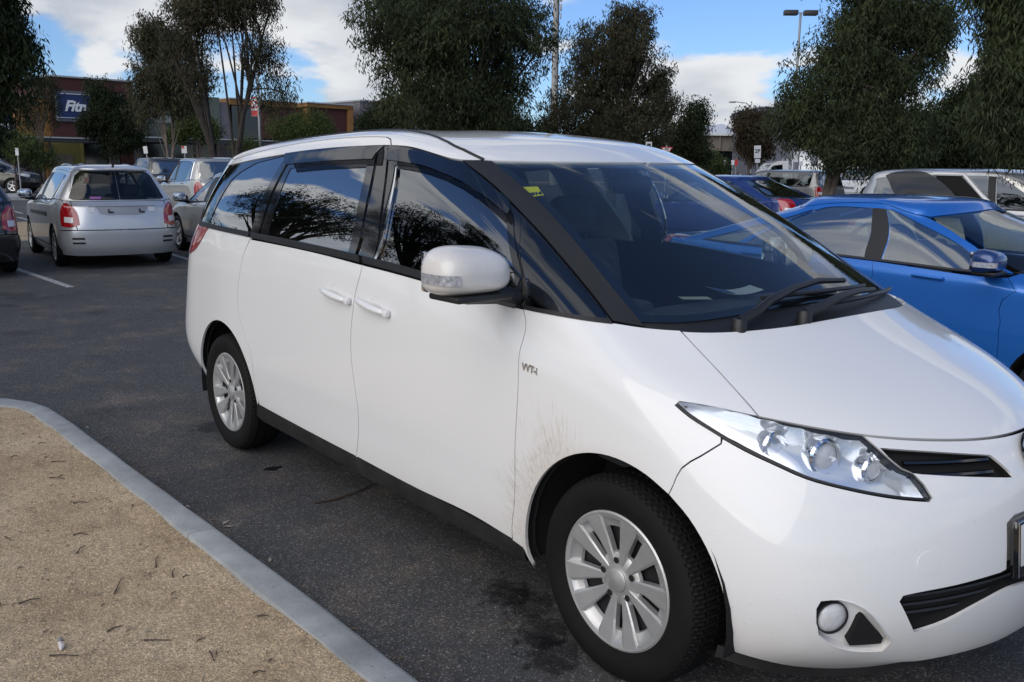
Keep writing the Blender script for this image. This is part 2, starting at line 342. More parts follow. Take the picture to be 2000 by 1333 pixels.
def van_paint():
    """white clear-coated paint with a haze of brown mud thrown up behind the front wheel"""
    m = mat('white_paint', (.77, .77, .76), .38, 0, .5, 1.0); t = m.node_tree; b = t.nodes['Principled BSDF']; nn = t.nodes.new; l = t.links.new
    def M(op, a, b_=None, cl=False):
        n = nn('ShaderNodeMath'); n.operation = op; n.use_clamp = cl
        for i, v in enumerate((a, b_)):
            if v is None: continue
            if isinstance(v, (int, float)): n.inputs[i].default_value = v
            else: l(v, n.inputs[i])
        return n.outputs[0]
    def S_(x, a, b2):
        n = nn('ShaderNodeMapRange'); n.interpolation_type = 'SMOOTHSTEP'; l(x, n.inputs[0]); n.inputs[1].default_value = a; n.inputs[2].default_value = b2; return n.outputs[0]
    def NZ(vec, s, d=4, r=.6):
        n = nn('ShaderNodeTexNoise'); n.inputs['Scale'].default_value = s; n.inputs['Detail'].default_value = d; n.inputs['Roughness'].default_value = r; l(vec, n.inputs['Vector']); return n.outputs['Fac']
    tc = nn('ShaderNodeTexCoord'); sp = nn('ShaderNodeSeparateXYZ'); l(tc.outputs['Object'], sp.inputs[0]); x, y, z = sp.outputs
    dz = M('SUBTRACT', z, .30); rr = M('SQRT', M('ADD', M('MULTIPLY', x, x), M('MULTIPLY', dz, dz))); ang = M('ARCTAN2', dz, M('MULTIPLY', x, -1.))
    # streaks fan backwards and upwards from the arch
    ang2 = M('ADD', ang, M('MULTIPLY', rr, -.55))
    cv = nn('ShaderNodeCombineXYZ'); l(M('MULTIPLY', ang2, 22.), cv.inputs[0]); l(M('MULTIPLY', rr, 4.5), cv.inputs[1])
    st = NZ(cv.outputs[0], 1.0, 5, .65)
    cv2 = nn('ShaderNodeCombineXYZ'); l(M('MULTIPLY', ang2, 120.), cv2.inputs[0]); l(M('MULTIPLY', rr, 9.), cv2.inputs[1]); st2 = NZ(cv2.outputs[0], 1.0, 3, .7)
    cv3 = nn('ShaderNodeCombineXYZ'); l(M('MULTIPLY', ang2, 60.), cv3.inputs[0]); l(M('MULTIPLY', rr, 40.), cv3.inputs[1]); st3 = NZ(cv3.outputs[0], 1.0, 4, .8)
    fall = M('MULTIPLY', S_(rr, .76, .39), M('MULTIPLY', S_(ang, -.30, .12), S_(ang, 1.62, .95)))
    fall = M('MULTIPLY', fall, M('ADD', .35, M('MULTIPLY', NZ(tc.outputs['Object'], 5, 4), 1.2)))
    thin = S_(M('ADD', M('ADD', M('MULTIPLY', st2, .8), M('MULTIPLY', st, .35)), M('MULTIPLY', fall, .28)), .70, .86)
    mask = M('MULTIPLY', thin, M('MULTIPLY', S_(fall, .0, .5), S_(st3, .30, .62)))
    edge = M('MULTIPLY', S_(rr, .475, .395), M('MULTIPLY', S_(ang, -.3, .1), S_(ang, 2.2, .9))); edge = M('MULTIPLY', edge, M('ADD', .12, M('MULTIPLY', st3, .9)))
    low = M('MULTIPLY', S_(z, .50, .24), M('MULTIPLY', NZ(tc.outputs['Object'], 6, 6), .42)); low = M('MULTIPLY', low, S_(x, -2.6, -.3))
    spk = NZ(tc.outputs['Object'], 150, 1); spk = M('MULTIPLY', S_(spk, .735, .78), S_(z, 1.0, .3))
    tot = M('MAXIMUM', M('MAXIMUM', M('MULTIPLY', mask, .46), M('MULTIPLY', edge, .65)), M('MAXIMUM', low, M('MULTIPLY', spk, .6)), True)
    mx = nn('ShaderNodeMix'); mx.data_type = 'RGBA'; l(tot, mx.inputs[0]); mx.inputs[6].default_value = (.77, .77, .76, 1); mx.inputs[7].default_value = (.36, .26, .145, 1); l(mx.outputs[2], b.inputs['Base Color'])
    inv = M('SUBTRACT', 1., M('MULTIPLY', tot, 1.3), True); l(inv, b.inputs['Coat Weight'])
    w = NZ(tc.outputs['Object'], 1.7, 2); bp = nn('ShaderNodeBump'); bp.inputs['Strength'].default_value = .05; bp.inputs['Distance'].default_value = .05; l(w, bp.inputs['Height']); l(bp.outputs[0], b.inputs['Coat Normal'])
    return m
M_van = van_paint()
M_sill = mat('sill_plastic', (.020, .019, .018), .5, var=.5, vscale=7, bump=.2, bscale=200)

# ------------------------------------------------------------------ wheels
def wheel_parts(parent, loc, side, rt=.325, rc=.22, w=.205, style='cover', seg=100, lod=0):
    """side -1: outer face towards -y. parts: tyre, wheel_cover > spoke"""
    wr = empty('wheel', loc); wr.parent = parent
    s = side; h = w / 2
    tyre = MB()
    def tread(k, r, j):
        rr = np.full(len(j), r)
        if r > rt - .013 and lod == 0: rr = np.where((j % 4) == (0 if k % 2 else 2), rr - .007, rr)
        return rr
    if lod == 0:
        prof = [(rc - .02, .3*h), (rc - .005, .80*h), (rc + .004, .93*h), (rc + .03, 1.01*h), (rt - .055, 1.05*h), (rt - .03, 1.0*h), (rt - .016, .93*h), (rt - .012, .88*h), (rt - .007, .80*h), (rt - .001, .62*h), (rt - .001, .55*h), (rt - .009, .54*h), (rt - .009, .48*h), (rt, .47*h), (rt + .001, .10*h), (rt - .008, .09*h), (rt - .008, .03*h), (rt + .001, .02*h), (rt, -.47*h), (rt - .009, -.48*h), (rt - .009, -.54*h), (rt - .001, -.55*h), (rt - .007, -.8*h), (rt - .016, -.93*h), (rt - .055, -1.05*h), (rc, -.85*h)]
        tyre.lathe([(a, b * s) for a, b in prof], seg=seg * 3, fn=tread)
    else: tyre.lathe([(a, b * s) for a, b in [(rc - .01, .5*h), (rc + .01, .92*h), (rt - .05, 1.03*h), (rt - .012, .85*h), (rt, .5*h), (rt, -.5*h), (rt - .03, -h), (rc, -.8*h)]], seg=40)
    if s > 0:
        tyre.f = [f[::-1] for f in tyre.f]
    t = tyre.build('tyre', M_rub if lod else M_tread, wr)
    b = MB(); yo = .80 * h * s
    b.lathe([(rc - .01, .2*h*s), (rc - .012, .55*h*s), (.0, .35*h*s)], seg=48); b.build('steel_rim', M_steel, wr)
    c = MB(); y0 = .93 * h * s; q = s
    c.lathe([(rc + .001, y0 - .014*q), (rc, y0 - .003*q), (rc - .006, y0), (rc - .020, y0 - .004*q), (rc - .027, y0 - .013*q), (rc - .036, y0 - .019*q), (rc - .052, y0 - .026*q), (rc - .056, y0 - .036*q)], seg=72 if lod == 0 else 32)
    c.lathe([(.088, y0 - .040*q), (.084, y0 - .030*q), (.074, y0 - .024*q), (.050, y0 - .020*q), (.037, y0 - .019*q), (.0365, y0 - .013*q), (.031, y0 - .010*q), (.0, y0 - .008*q)], seg=40)
    cov = c.build('wheel_cover', M_hub, wr)
    nsp = {'cover': 10, 'alloy5': 5, 'alloy7': 7}.get(style, 10)
    for k in range(nsp):
        a = 2 * math.pi * k / nsp + .12; sp = MB(); wi, wo = ((.012, .036) if nsp == 10 else (.024, .034)); tw = .05 * (1 if k % 2 else -1) if nsp == 10 else 0
        V = []; rows = [(.050, wi * .8, -.019, 0), (.085, wi * 1.25, -.0165, tw * .2), (.13, (wi + wo) / 2 * .95, -.012, tw * .6), (.17, wo * .86, -.006, tw), (rc - .012, wo * 1.05, -.001, tw)]
        for r_, hw, yy, tt in rows:
            aa = a + tt; ca, sa = math.cos(aa), math.sin(aa); r_ = min(r_, rc - .012)
            for e, dy in ((-1, -.022), (-1, -.003), (-.72, .0), (.72, .0), (1, -.003), (1, -.022)): V.append((ca * r_ - sa * hw * e, y0 + (yy + dy) * q, sa * r_ + ca * hw * e))
        F = [(i * 6 + j, i * 6 + j + 1, (i + 1) * 6 + j + 1, (i + 1) * 6 + j) for i in range(4) for j in range(5)]
        sp.add(V, F, smooth=False); sp.build('spoke', M_hub, wr)
    if lod == 0:
        for k in range(5):
            nb = MB(); a = 2 * math.pi * (k + .25) / 5 + .12; nb.lathe([(.0105, y0 - .0165*q), (.0095, y0 - .0175*q), (.0, y0 - .0180*q)], c=(.063 * math.cos(a), 0, .062 * math.sin(a)), seg=12); nb.build('lug_hole', M_shell, wr)
    return wr

def arch(S, cx, cz, r, z0, n=18, u0=6., a0=None):
    """arch cut-out on the flank as uv points from front foot over the top to the rear foot"""
    a = math.asin(max(-1, min(1, (z0 - cz) / r))); th = np.linspace(a, math.pi - a, n); P = [(cx + r * math.cos(t), cz + r * math.sin(t)) for t in th]
    return S.xzs(P, u0, 1.)

def mirror_part(parent, name, S_pt, side, paint_m, L_=.25, D_=.13, H_=.17, lamp=True):
    x, y, z = S_pt; mb = MB(); bm = bmesh.new(); bmesh.ops.create_uvsphere(bm, u_segments=32, v_segments=20, radius=1)
    V = []; sgn = lambda t, p: np.sign(t) * abs(t) ** p
    for v in bm.verts:
        a, b, c = v.co; k = .62
        X = sgn(a, k); Y = sgn(b, k); Z = sgn(c, .80 if c > 0 else .50)
        if X < -.55: X = -.55 + (X + .55) * .15
        Y2 = Y * side * -1
        Zs = Z * (1 - .10 * Y) if Z > 0 else Z * .92
        V.append((X * D_ * .62, -side * -1 * 0 + Y * L_ / 2, Zs * H_ / 2 * (1 - .22 * max(0, X) )))
    bm.verts.index_update(); F = [[v.index for v in f.verts] for f in bm.faces]; bm.free()
    mb.add(np.array(V), F, smooth=True); o = mb.build(name, paint_m, parent, loc=(x, y, z), sharp=60)
    g = MB(); g.box((-D_ * .40, 0, 0), (.006, L_ * .86, H_ * .78), bev=.01); g.build('mirror_glass', M_chr, o)
    b = MB(); b.box((.005, side * -.02, -H_ * .47), (D_ * .95, L_ * .82, .022), bev=.008); b.tube([(0.0, 0, -H_ * .46), (.0, -side * L_ * .45, -H_ * .5), (-.0, -side * (L_ * .5 + .07), -H_ * .62)], [.03, .032, .036], 10); b.build('mirror_arm', M_black, o)
    if lamp:
        l = MB(); n = 12; V = []
        for i in range(n + 1):
            th_ = R(112) - i / n * R(82); c0_ = math.cos(th_); cc, s_ = math.copysign(abs(c0_) ** .62, c0_), math.sin(th_) ** .62
            for dz in (-.030, .002): V.append((D_ * .62 * cc + .004, side * (L_ / 2 * s_ + .003), dz))
        l.add(V, [(2*i, 2*i + 1, 2*i + 3, 2*i + 2) for i in range(n)], smooth=True); l.build('turn_signal', mat('signal_lens', (.62, .63, .66), .12, .5, coat=1., var=.45, vscale=70), o)
    return o

# ------------------------------------------------------------------ the white people mover
def van_cage():
    RR = []; X = [.0, -.45, -1.0, -1.45, -2.0, -2.55, -2.95, -3.35]
    def m(ys, zs, xs=X): return [(x, y, z) for x, y, z in zip(xs, ys, zs)]
    def row(a, b, c): RR.append(a + b + c)
    # r0 bottom
    row([(.76,0,.19),(.73,.25,.19),(.64,.48,.19),(.52,.66,.20),(.40,.775,.205),(.25,.82,.21)],
        m([.835,.84,.84,.84,.84,.84,.83,.80],[.21,.20,.19,.19,.20,.22,.23,.25]),
        [(-3.60,.70,.26),(-3.75,.5,.26),(-3.81,.25,.26),(-3.83,0,.26)])
    # r1
    row([(.86,0,.30),(.83,.25,.30),(.74,.50,.30),(.61,.69,.30),(.47,.80,.30),(.27,.86,.30)],
        m([.875,.878,.875,.875,.875,.875,.868,.845],[.31,.29,.29,.29,.30,.32,.34,.36]),
        [(-3.65,.745,.37),(-3.80,.52,.37),(-3.86,.26,.37),(-3.88,0,.37)])
    # r2
    row([(.885,0,.46),(.855,.25,.46),(.765,.50,.46),(.63,.70,.46),(.48,.815,.46),(.28,.873,.46)],
        m([.892,.885,.882,.882,.885,.890,.892,.868],[.45]*8),
        [(-3.73,.80,.50),(-3.87,.56,.52),(-3.89,.27,.52),(-3.91,0,.52)])
    # r3
    row([(.87,0,.62),(.84,.25,.62),(.74,.50,.62),(.605,.69,.62),(.455,.81,.62),(.27,.872,.62)],
        m([.897,.893,.893,.893,.897,.900,.900,.872],[.62]*8),
        [(-3.73,.805,.66),(-3.86,.56,.68),(-3.88,.27,.68),(-3.90,0,.68)])
    # r4 hood lead
    row([(.80,0,.82),(.765,.22,.82),(.67,.455,.82),(.54,.645,.82),(.39,.775,.82),(.21,.855,.82)],
        m([.888,.893,.895,.895,.895,.895,.893,.865],[.82]*8),
        [(-3.68,.80,.84),(-3.81,.54,.85),(-3.81,.27,.86),(-3.82,0,.86)])
    # r5 hood mid
    row([(.55,0,.975),(.52,.21,.97),(.44,.44,.968),(.33,.625,.962),(.20,.755,.955),(.05,.83,.958)],
        m([.865,.882,.888,.888,.888,.888,.884,.855],[.965,.975,1.0,1.01,1.02,1.03,1.04,1.045],[-.13,-.48,-1.0,-1.45,-2.0,-2.55,-2.95,-3.33]),
        [(-3.64,.79,1.04),(-3.77,.54,1.04),(-3.78,.27,1.04),(-3.79,0,1.04)])
    # r6 belt/cowl
    r6=[(.23,0,1.11),(.21,.21,1.107),(.155,.42,1.098),(.07,.60,1.088),(-.05,.70,1.088),(-.17,.785,1.095)]+\
        m([.83,.85,.866,.870,.870,.866,.860,.835],[1.103,1.115,1.152,1.178,1.196,1.208,1.215,1.222],[-.33,-.55,-1.0,-1.45,-2.0,-2.5,-2.9,-3.28])+\
        [(-3.54,.75,1.225),(-3.68,.54,1.225),(-3.74,.27,1.225),(-3.75,0,1.225)]
    RR.append(r6)
    r9=[(-.86,0,1.645),(-.88,.25,1.64),(-.94,.46,1.622),(-1.0,.60,1.603),(-1.07,.668,1.592),(-1.15,.685,1.597),
        (-1.27,.69,1.615),(-1.40,.693,1.638),(-1.58,.695,1.650),(-1.82,.70,1.652),(-2.17,.70,1.643),(-2.55,.70,1.622),(-2.92,.69,1.602),(-3.20,.67,1.585),
        (-3.42,.60,1.575),(-3.53,.44,1.58),(-3.58,.22,1.585),(-3.59,0,1.585)]
    for t,b in((.36,.018),(.70,.016)):
        row_=[]
        for i,(a,c) in enumerate(zip(r6,r9)):
            a=np.array(a);c=np.array(c);q=a+(c-a)*t
            w=b
            if i<=4: q=q+np.array([.45,0,.9])*w*(1.5 if i<3 else 1)
            elif i<=13: q=q+np.array([0,1,.2])*w*(1.3)
            else: q=q+np.array([-1,.3,.2])*w
            row_.append(tuple(q))
        RR.append(row_)
    RR.append(r9)
    RR.append([(-1.08,0,1.695),(-1.10,.25,1.69),(-1.15,.43,1.678),(-1.19,.54,1.668),(-1.24,.60,1.668),(-1.31,.622,1.678),
        (-1.41,.632,1.692),(-1.52,.637,1.706),(-1.67,.638,1.713),(-1.88,.64,1.714),(-2.2,.64,1.704),(-2.55,.64,1.688),(-2.88,.63,1.668),(-3.13,.60,1.648),
        (-3.33,.53,1.635),(-3.42,.38,1.638),(-3.46,.2,1.642),(-3.47,0,1.643)])
    RR.append([(-1.45,0,1.738),(-1.46,.14,1.737),(-1.49,.25,1.732),(-1.52,.32,1.728),(-1.56,.35,1.728),(-1.61,.36,1.730),
        (-1.68,.365,1.735),(-1.76,.37,1.740),(-1.87,.37,1.742),(-2.03,.37,1.742),(-2.25,.37,1.735),(-2.5,.37,1.724),(-2.73,.36,1.712),(-2.92,.33,1.702),
        (-3.05,.28,1.695),(-3.11,.2,1.695),(-3.14,.1,1.695),(-3.15,0,1.696)])
    RR.append([(x,0,z) for x,z in zip([-1.85,-1.86,-1.87,-1.89,-1.91,-1.94,-1.97,-2.0,-2.05,-2.12,-2.22,-2.35,-2.46,-2.55,-2.62,-2.66,-2.68,-2.70],
         [1.752]*8+[1.752,1.751,1.748,1.744,1.739,1.734,1.730,1.728,1.727,1.727])])
    A=np.array(RR, float); A[10,:,2]-=.004; A[11,:,2]-=.012; A[12,:,2]-=.014   # [row,col,3]
    return A
SV = Surf(van_cage())
UV = {"belt": [[13.296, 5.976], [11.729, 6.011], [10.75, 5.975], [9.785, 5.961], [9.021, 5.912], [7.769, 5.955], [6.725, 5.98], [5.79, 6.03], [4.743, 6.04], [4.112, 5.992]], "beltup": [[12.727, 6.144], [11.755, 6.143], [10.765, 6.107], [9.784, 6.092], [9.014, 6.058], [7.744, 6.088], [6.74, 6.096]], "rail": [[12.759, 8.71], [11.738, 8.825], [10.719, 8.897], [9.398, 8.925], [7.84, 9.012], [7.631, 9.028], [5.884, 9.137], [3.917, 8.992]], "qback": [[13.296, 5.976], [13.082, 6.738], [12.905, 7.587], [12.889, 8.401], [12.759, 8.71]], "railtop": [[13.4, 9.5], [11.048, 9.872], [9.528, 9.838], [8.209, 10.011]], "ditch": [[5.211, 11.452], [3.976, 9.903], [3.419, 9.393], [3.231, 9.075], [3.157, 8.929]], "ditch2": [[8.089, 9.73], [6.877, 10.317], [5.383, 10.303], [3.976, 9.903], [3.419, 9.393], [3.231, 9.075], [3.157, 8.929]], "railgap": [[7.733, 9.479], [7.52, 9.365], [7.653, 9.026]], "doorgap": [[9.021, 5.912], [9.094, 5.359], [9.13, 4.735], [9.16, 4.159], [9.151, 3.618], [9.12, 3.184], [9.089, 2.579], [9.113, 1.88], [9.172, 1.206]], "fdfront": [[6.716, 5.965], [6.912, 5.069], [6.969, 4.164], [6.992, 3.337], [6.997, 2.405], [7.013, 1.882], [7.038, 1.385], [7.041, 1.073]], "slidegap": [[11.16, 5.91], [11.25, 5.437], [11.294, 4.843], [11.337, 4.566], [11.334, 3.935], [11.193, 3.467], [11.051, 3.106], [10.997, 2.69], [11.005, 1.987], [10.958, 1.38]], "sillup": [[11.001, 1.224], [9.994, 1.224], [9.137, 1.223], [8.148, 1.166], [7.431, 1.203], [7.046, 1.081], [6.892, 1.035]], "silldn": [[11.007, 0.44], [10.141, 0.871], [9.155, 0.96], [8.225, 0.846], [7.46, 0.665], [7.071, 0.648], [6.901, 0.576]], "hl": [[4.698, 4.628], [4.565, 4.709], [4.211, 4.691], [3.52, 4.552], [2.939, 4.397], [2.373, 4.271], [2.265, 4.029], [2.128, 3.843], [2.014, 3.775], [1.919, 3.642], [1.84, 3.477], [1.873, 3.443], [2.237, 3.496], [2.82, 3.613], [3.314, 3.732], [3.658, 3.867], [4.024, 4.027], [4.362, 4.242], [4.597, 4.456]], "hoodgap": [[3.393, 5.978], [3.425, 5.712], [3.446, 5.366], [3.477, 4.955], [3.512, 4.553]], "hoodlead": [[3.512, 4.553], [2.939, 4.397], [2.373, 4.271], [1.98, 4.21], [1.552, 4.156], [0.928, 4.102], [0.584, 4.087], [0.317, 4.122]], "cowl": [[3.413, 5.985], [2.358, 5.945], [1.494, 5.941], [0.979, 5.956], [0.314, 5.99]], "ugrille": [[2.258, 4.1], [1.677, 4.018], [0.935, 3.892], [0.882, 3.84], [0.667, 3.584], [1.187, 3.666], [1.788, 3.754], [2.021, 3.794], [2.128, 3.843]], "cap": [[1.917, 2.575]], "fog": [[3.019, 1.673]], "fogrec": [[3.212, 1.85], [3.162, 1.978], [2.934, 2.007], [2.658, 1.866], [2.282, 1.256], [2.326, 1.064], [2.696, 1.068], [2.986, 1.216], [3.147, 1.383]], "tri": [[2.642, 1.721], [2.611, 1.702], [2.338, 1.263], [2.334, 1.144], [2.697, 1.121], [2.747, 1.209], [2.673, 1.667]], "lgrille": [[2.236, 1.971], [2.198, 2.056], [2.07, 2.084], [1.578, 2.134], [1.079, 2.179], [0.816, 2.186], [0.786, 1.907], [1.224, 1.745], [1.638, 1.524], [2.019, 1.405]], "bumpbot": [[4.404, 0.493], [3.746, 0.403], [2.988, -0.053], [2.298, -0.084], [1.782, 0.247], [1.295, 0.843], [0.696, 1.24]], "fbgap": [[4.321, 4.091], [4.69, 3.871], [5.035, 3.651], [5.294, 3.396]], "rdglass": [[10.52, 8.288], [10.082, 8.325], [9.349, 8.366], [8.545, 8.412], [8.268, 8.441], [8.747, 7.215], [9.098, 6.028], [9.784, 6.092], [10.777, 6.104], [10.628, 7.083]], "fdglass": [[7.768, 8.426], [7.262, 8.444], [6.145, 8.48], [5.131, 8.365], [4.623, 8.068], [4.395, 7.732], [5.652, 6.919], [6.746, 6.061], [7.749, 6.066], [8.771, 6.072], [8.405, 7.16]], "qglass": [[12.727, 6.144], [12.567, 7.007], [12.377, 7.988], [12.134, 8.313], [11.679, 8.662], [10.755, 8.856], [10.778, 7.927], [10.92, 6.97], [11.072, 6.113]], "fqglass": [[4.263, 7.64], [5.586, 6.847], [6.755, 5.99], [5.997, 6.058], [5.255, 6.078], [4.684, 6.06], [4.601, 6.433], [4.451, 6.868], [4.319, 7.328]], "fqback": [[4.279, 7.8], [6.774, 6.002]], "pillar_out": [[3.917, 8.992], [3.849, 8.413], [4.107, 7.878], [4.233, 7.379], [4.387, 6.906], [4.539, 6.47], [4.658, 6.047]], "ws_edge": [[2.971, 8.87], [3.099, 8.308], [3.275, 7.794], [3.664, 7.022], [3.912, 6.543], [4.062, 6.068], [4.044, 5.988]], "header": [[3.917, 8.992], [2.971, 8.87], [1.596, 8.626], [0.7, 8.541]], "visor_r": [[10.708, 8.846], [9.396, 8.903], [7.946, 8.985], [8.268, 8.441], [9.349, 8.366], [10.52, 8.288]], "visor_f": [[7.591, 8.972], [6.002, 9.017], [4.173, 8.842], [4.064, 8.358], [4.283, 7.78], [4.523, 7.636], [4.702, 7.57], [4.842, 7.938], [5.242, 8.297], [6.211, 8.433], [7.262, 8.444], [7.857, 8.445]], "badge": [[6.914, 4.699], [6.736, 4.597]], "rh": [[9.611, 5.084], [9.187, 4.973], [9.428, 5.022]], "fh": [[9.042, 5.056], [8.539, 4.926], [8.757, 4.985]], "tail": [[13.7, 5.32], [13.73, 5.811], [13.048, 6.012], [12.679, 5.982], [12.842, 5.648], [13.122, 5.231]], "arF": [[6.912, 1.21], [6.293, 3.562], [4.528, 1.893]], "arR": [[13.2, 0.2], [12.05, 3.628], [11.001, 1.224]], "mirror": [[8.087, 5.796], [6.869, 6.131]], "sticker": [[3.079, 8.237], [2.72, 8.209], [2.851, 8.038], [3.297, 8.032]], "permit": [[2.216, 6.487], [1.486, 6.43], [1.527, 6.297], [2.234, 6.313]]}
van = empty('people_mover', (0, 0, 0), 0, 'large muddy white people mover with smoked window visors parked beside the near kerb', 'people mover')
def vp(name, m, outer, holes=(), side=1, parent=None, **k):
    mb = MB(); o, h = (outer, holes) if side > 0 else (mir(outer), [mir(q) for q in holes])
    patch(mb, SV, o, h, **k); return mb.build(name, m, parent or van)
AF = arch(SV, 0.0, .325, .402, .215, u0=5.2); AR = arch(SV, -2.95, .325, .402, .25, u0=11.)
U = UV
for sd_ in (1, -1):
    # front wing
    fg = U['fbgap']; fdf = U['fdfront']
    cutF = [p for p in AF]                                   # front foot ... rear foot
    # crossing of the wing/bumper joint with the arch
    k0 = min(range(len(AF)), key=lambda i: (AF[i][0] - 5.294)**2 + (AF[i][1] - 3.396)**2)
    wing = [(3.393, 5.978), (3.425, 5.712), (3.446, 5.366), (3.477, 4.955), (3.512, 4.56), (4.211, 4.70), (4.565, 4.716), (4.705, 4.628), (4.60, 4.452), (4.275, 4.180), (4.321, 4.091), (4.69, 3.871), (5.035, 3.651)] + AF[k0:] + \
           [(6.93, .92), (7.05, .95)] + [tuple(q) for q in fdf[::-1]] + [(5.79, 6.0), (4.743, 6.02), (4.112, 5.99)]
    vp('front_wing', M_van, wing, side=sd_, dv=.12, gap=.0014)
    fd = [tuple(q) for q in U['doorgap']] + [(9.14, 1.223)] + [tuple(q) for q in U['sillup'][3:6]] + [tuple(q) for q in fdf[::-1]] + [(7.769, 5.93)]
    d1 = vp('front_door', M_van, fd, [circ_uv(SV, U['fh'][2][0], U['fh'][2][1] + .03, .040)], side=sd_, gap=.0026, hrim=.002)
    rd = [tuple(q) for q in U['slidegap']] + [(10.95, 1.224), (9.994, 1.224), (9.16, 1.223)] + [tuple(q) for q in U['doorgap'][::-1]] + [(9.785, 5.94)]
    d2 = vp('sliding_door', M_van, rd, [circ_uv(SV, U['rh'][2][0], U['rh'][2][1] + .03, .040)], side=sd_, gap=.0026, hrim=.002)
    rq = [(11.16, 5.96), (11.25, 5.437), (11.294, 4.843), (11.337, 4.566), (11.334, 3.935), (11.193, 3.467), (11.051, 3.106), (10.997, 2.69), (11.005, 1.987), (10.958, 1.38)] + [q for q in AR if q[1] > .4] + [(13.35, .35), (14.5, .35), (14.55, 4.88), (13.7, 4.98), (13.122, 5.231), (12.842, 5.648), (12.68, 5.97), (11.7, 5.99)]
    vp('rear_quarter', M_van, rq, side=sd_)
    tl = [(12.68, 5.98), (12.842, 5.648), (13.122, 5.231), (13.7, 4.98), (14.55, 4.88), (14.6, 5.92), (13.73, 6.0), (13.2, 6.0)]
    vp('tail_light', M_red, tl, side=sd_, off=.004)
    # sill
    si = [(11.0, 1.224), (9.994, 1.224), (9.137, 1.223), (8.148, 1.18), (7.431, 1.17), (7.046, 1.081), (6.93, .98), (6.93, .45), (7.1, .45), (8.2, .5), (9.15, .55), (10.1, .5), (11.0, .3), (11.12, .5)]
    vp('sill', M_sill, si, side=sd_, off=.003, rim=.03)
    # roof side rails, covers, roof
    rail = [(7.62, 9.04), (5.884, 9.145), (3.917, 9.0), (3.157, 8.935), (3.231, 9.075), (3.419, 9.393), (3.976, 9.903), (5.383, 10.303), (6.877, 10.40), (8.6, 10.4), (13.4, 10.2), (13.7, 9.5), (13.2, 9.15), (12.8, 9.1), (10.7, 9.47), (7.72, 9.48), (7.56, 9.36)]
    vp('roof_rail', M_van, rail, side=sd_, dv=.12)
    rc_ = [(7.66, 9.04), (7.60, 9.36), (7.75, 9.46), (10.7, 9.45), (12.78, 9.08), (13.2, 9.12), (13.7, 9.46), (14.0, 8.75), (12.759, 8.74), (11.738, 8.84), (10.719, 8.91), (9.398, 8.94)]
    vp('roof_rail_cover', M_van, rc_, side=sd_, dv=.12)
    # gloss black daylight area, the glass lies in its openings
    g1, g2, g3, g4 = [[tuple(q) for q in U[k]] for k in ('qglass', 'rdglass', 'fdglass', 'fqglass')]
    sur = [(13.296, 5.99), (11.7, 6.02), (9.785, 5.97), (7.769, 5.97), (6.725, 5.99), (5.79, 6.02), (4.72, 6.03), (4.60, 6.30), (4.53, 6.52), (4.37, 6.95), (4.215, 7.42), (4.09, 7.92), (3.95, 8.35), (3.93, 8.98), (5.884, 9.13), (7.6, 9.02), (9.398, 8.92), (11.738, 8.82), (12.759, 8.70), (12.889, 8.401), (12.905, 7.587), (13.082, 6.738)]
    vp('window_surround', M_gloss, sur, [g1, g2, g3, g4], side=sd_, off=-.003, rim=.02, gap=.001, smooth=False)
    for nm, g, mt in (('quarter_window', g1, M_tint), ('sliding_door_window', g2, M_tint if sd_ > 0 else M_clear), ('front_door_window', g3, M_ftint if sd_ > 0 else M_pclear), ('quarter_light', g4, M_visor if sd_ > 0 else M_pclear)):
        vp(nm, mt, g, side=sd_, off=-.006, rim=.0, gap=-.004, smooth=False, du=.4, dv=.3)
    for nm, lo, hi in (('belt_moulding', 11.2, 13.25), ('belt_moulding', 9.05, 11.15), ('belt_moulding', 6.75, 9.0)):
        uu = np.linspace(lo, hi, 12); b = [(a, 6.14) for a in uu[::-1]] + [(a, 5.955) for a in uu]
        vp(nm, M_black, b, side=sd_, off=.006, rim=.014, smooth=False, gap=.0015)
    vp('quarter_light_seal', M_black, [(4.72, 6.0), (6.7, 5.97), (6.7, 6.05), (4.70, 6.075)], side=sd_, off=.004, rim=.01, smooth=False, gap=0)
    # upright trims between the windows
    for nm, q in (('pillar_trim', [(7.80, 8.95), (8.12, 8.95), (9.06, 6.12), (8.82, 6.12)]), ('pillar_trim', [(8.18, 8.95), (8.42, 8.93), (9.24, 6.12), (9.12, 6.12)]), ('pillar_trim', [(10.60, 8.82), (10.75, 8.82), (11.18, 6.12), (10.95, 6.12)])):
        vp(nm, M_gloss, q, side=sd_, off=.003, rim=.01, smooth=False)
    vp('window_channel', M_chr, [(7.70, 8.35), (7.735, 8.35), (8.80, 6.13), (8.765, 6.13)], side=sd_, off=.005, rim=.008, smooth=False, gap=0)
    vp('window_channel', M_gloss, [(4.28, 7.80), (4.40, 7.83), (6.93, 6.08), (6.74, 6.05)], side=sd_, off=.006, rim=.012, smooth=False, gap=0)
    # windscreen pillar
    pil = [(3.93, 8.98), (3.90, 8.35), (4.055, 7.90), (4.185, 7.40), (4.34, 6.92), (4.50, 6.48), (4.66, 6.05), (4.05, 6.0), (4.04, 6.07), (3.89, 6.543), (3.64, 7.022), (3.26, 7.794), (3.08, 8.308), (2.96, 8.86), (3.3, 8.93)]
    vp('windscreen_pillar', M_black, pil, side=sd_, off=.002, rim=.02, smooth=True, gap=.0015)
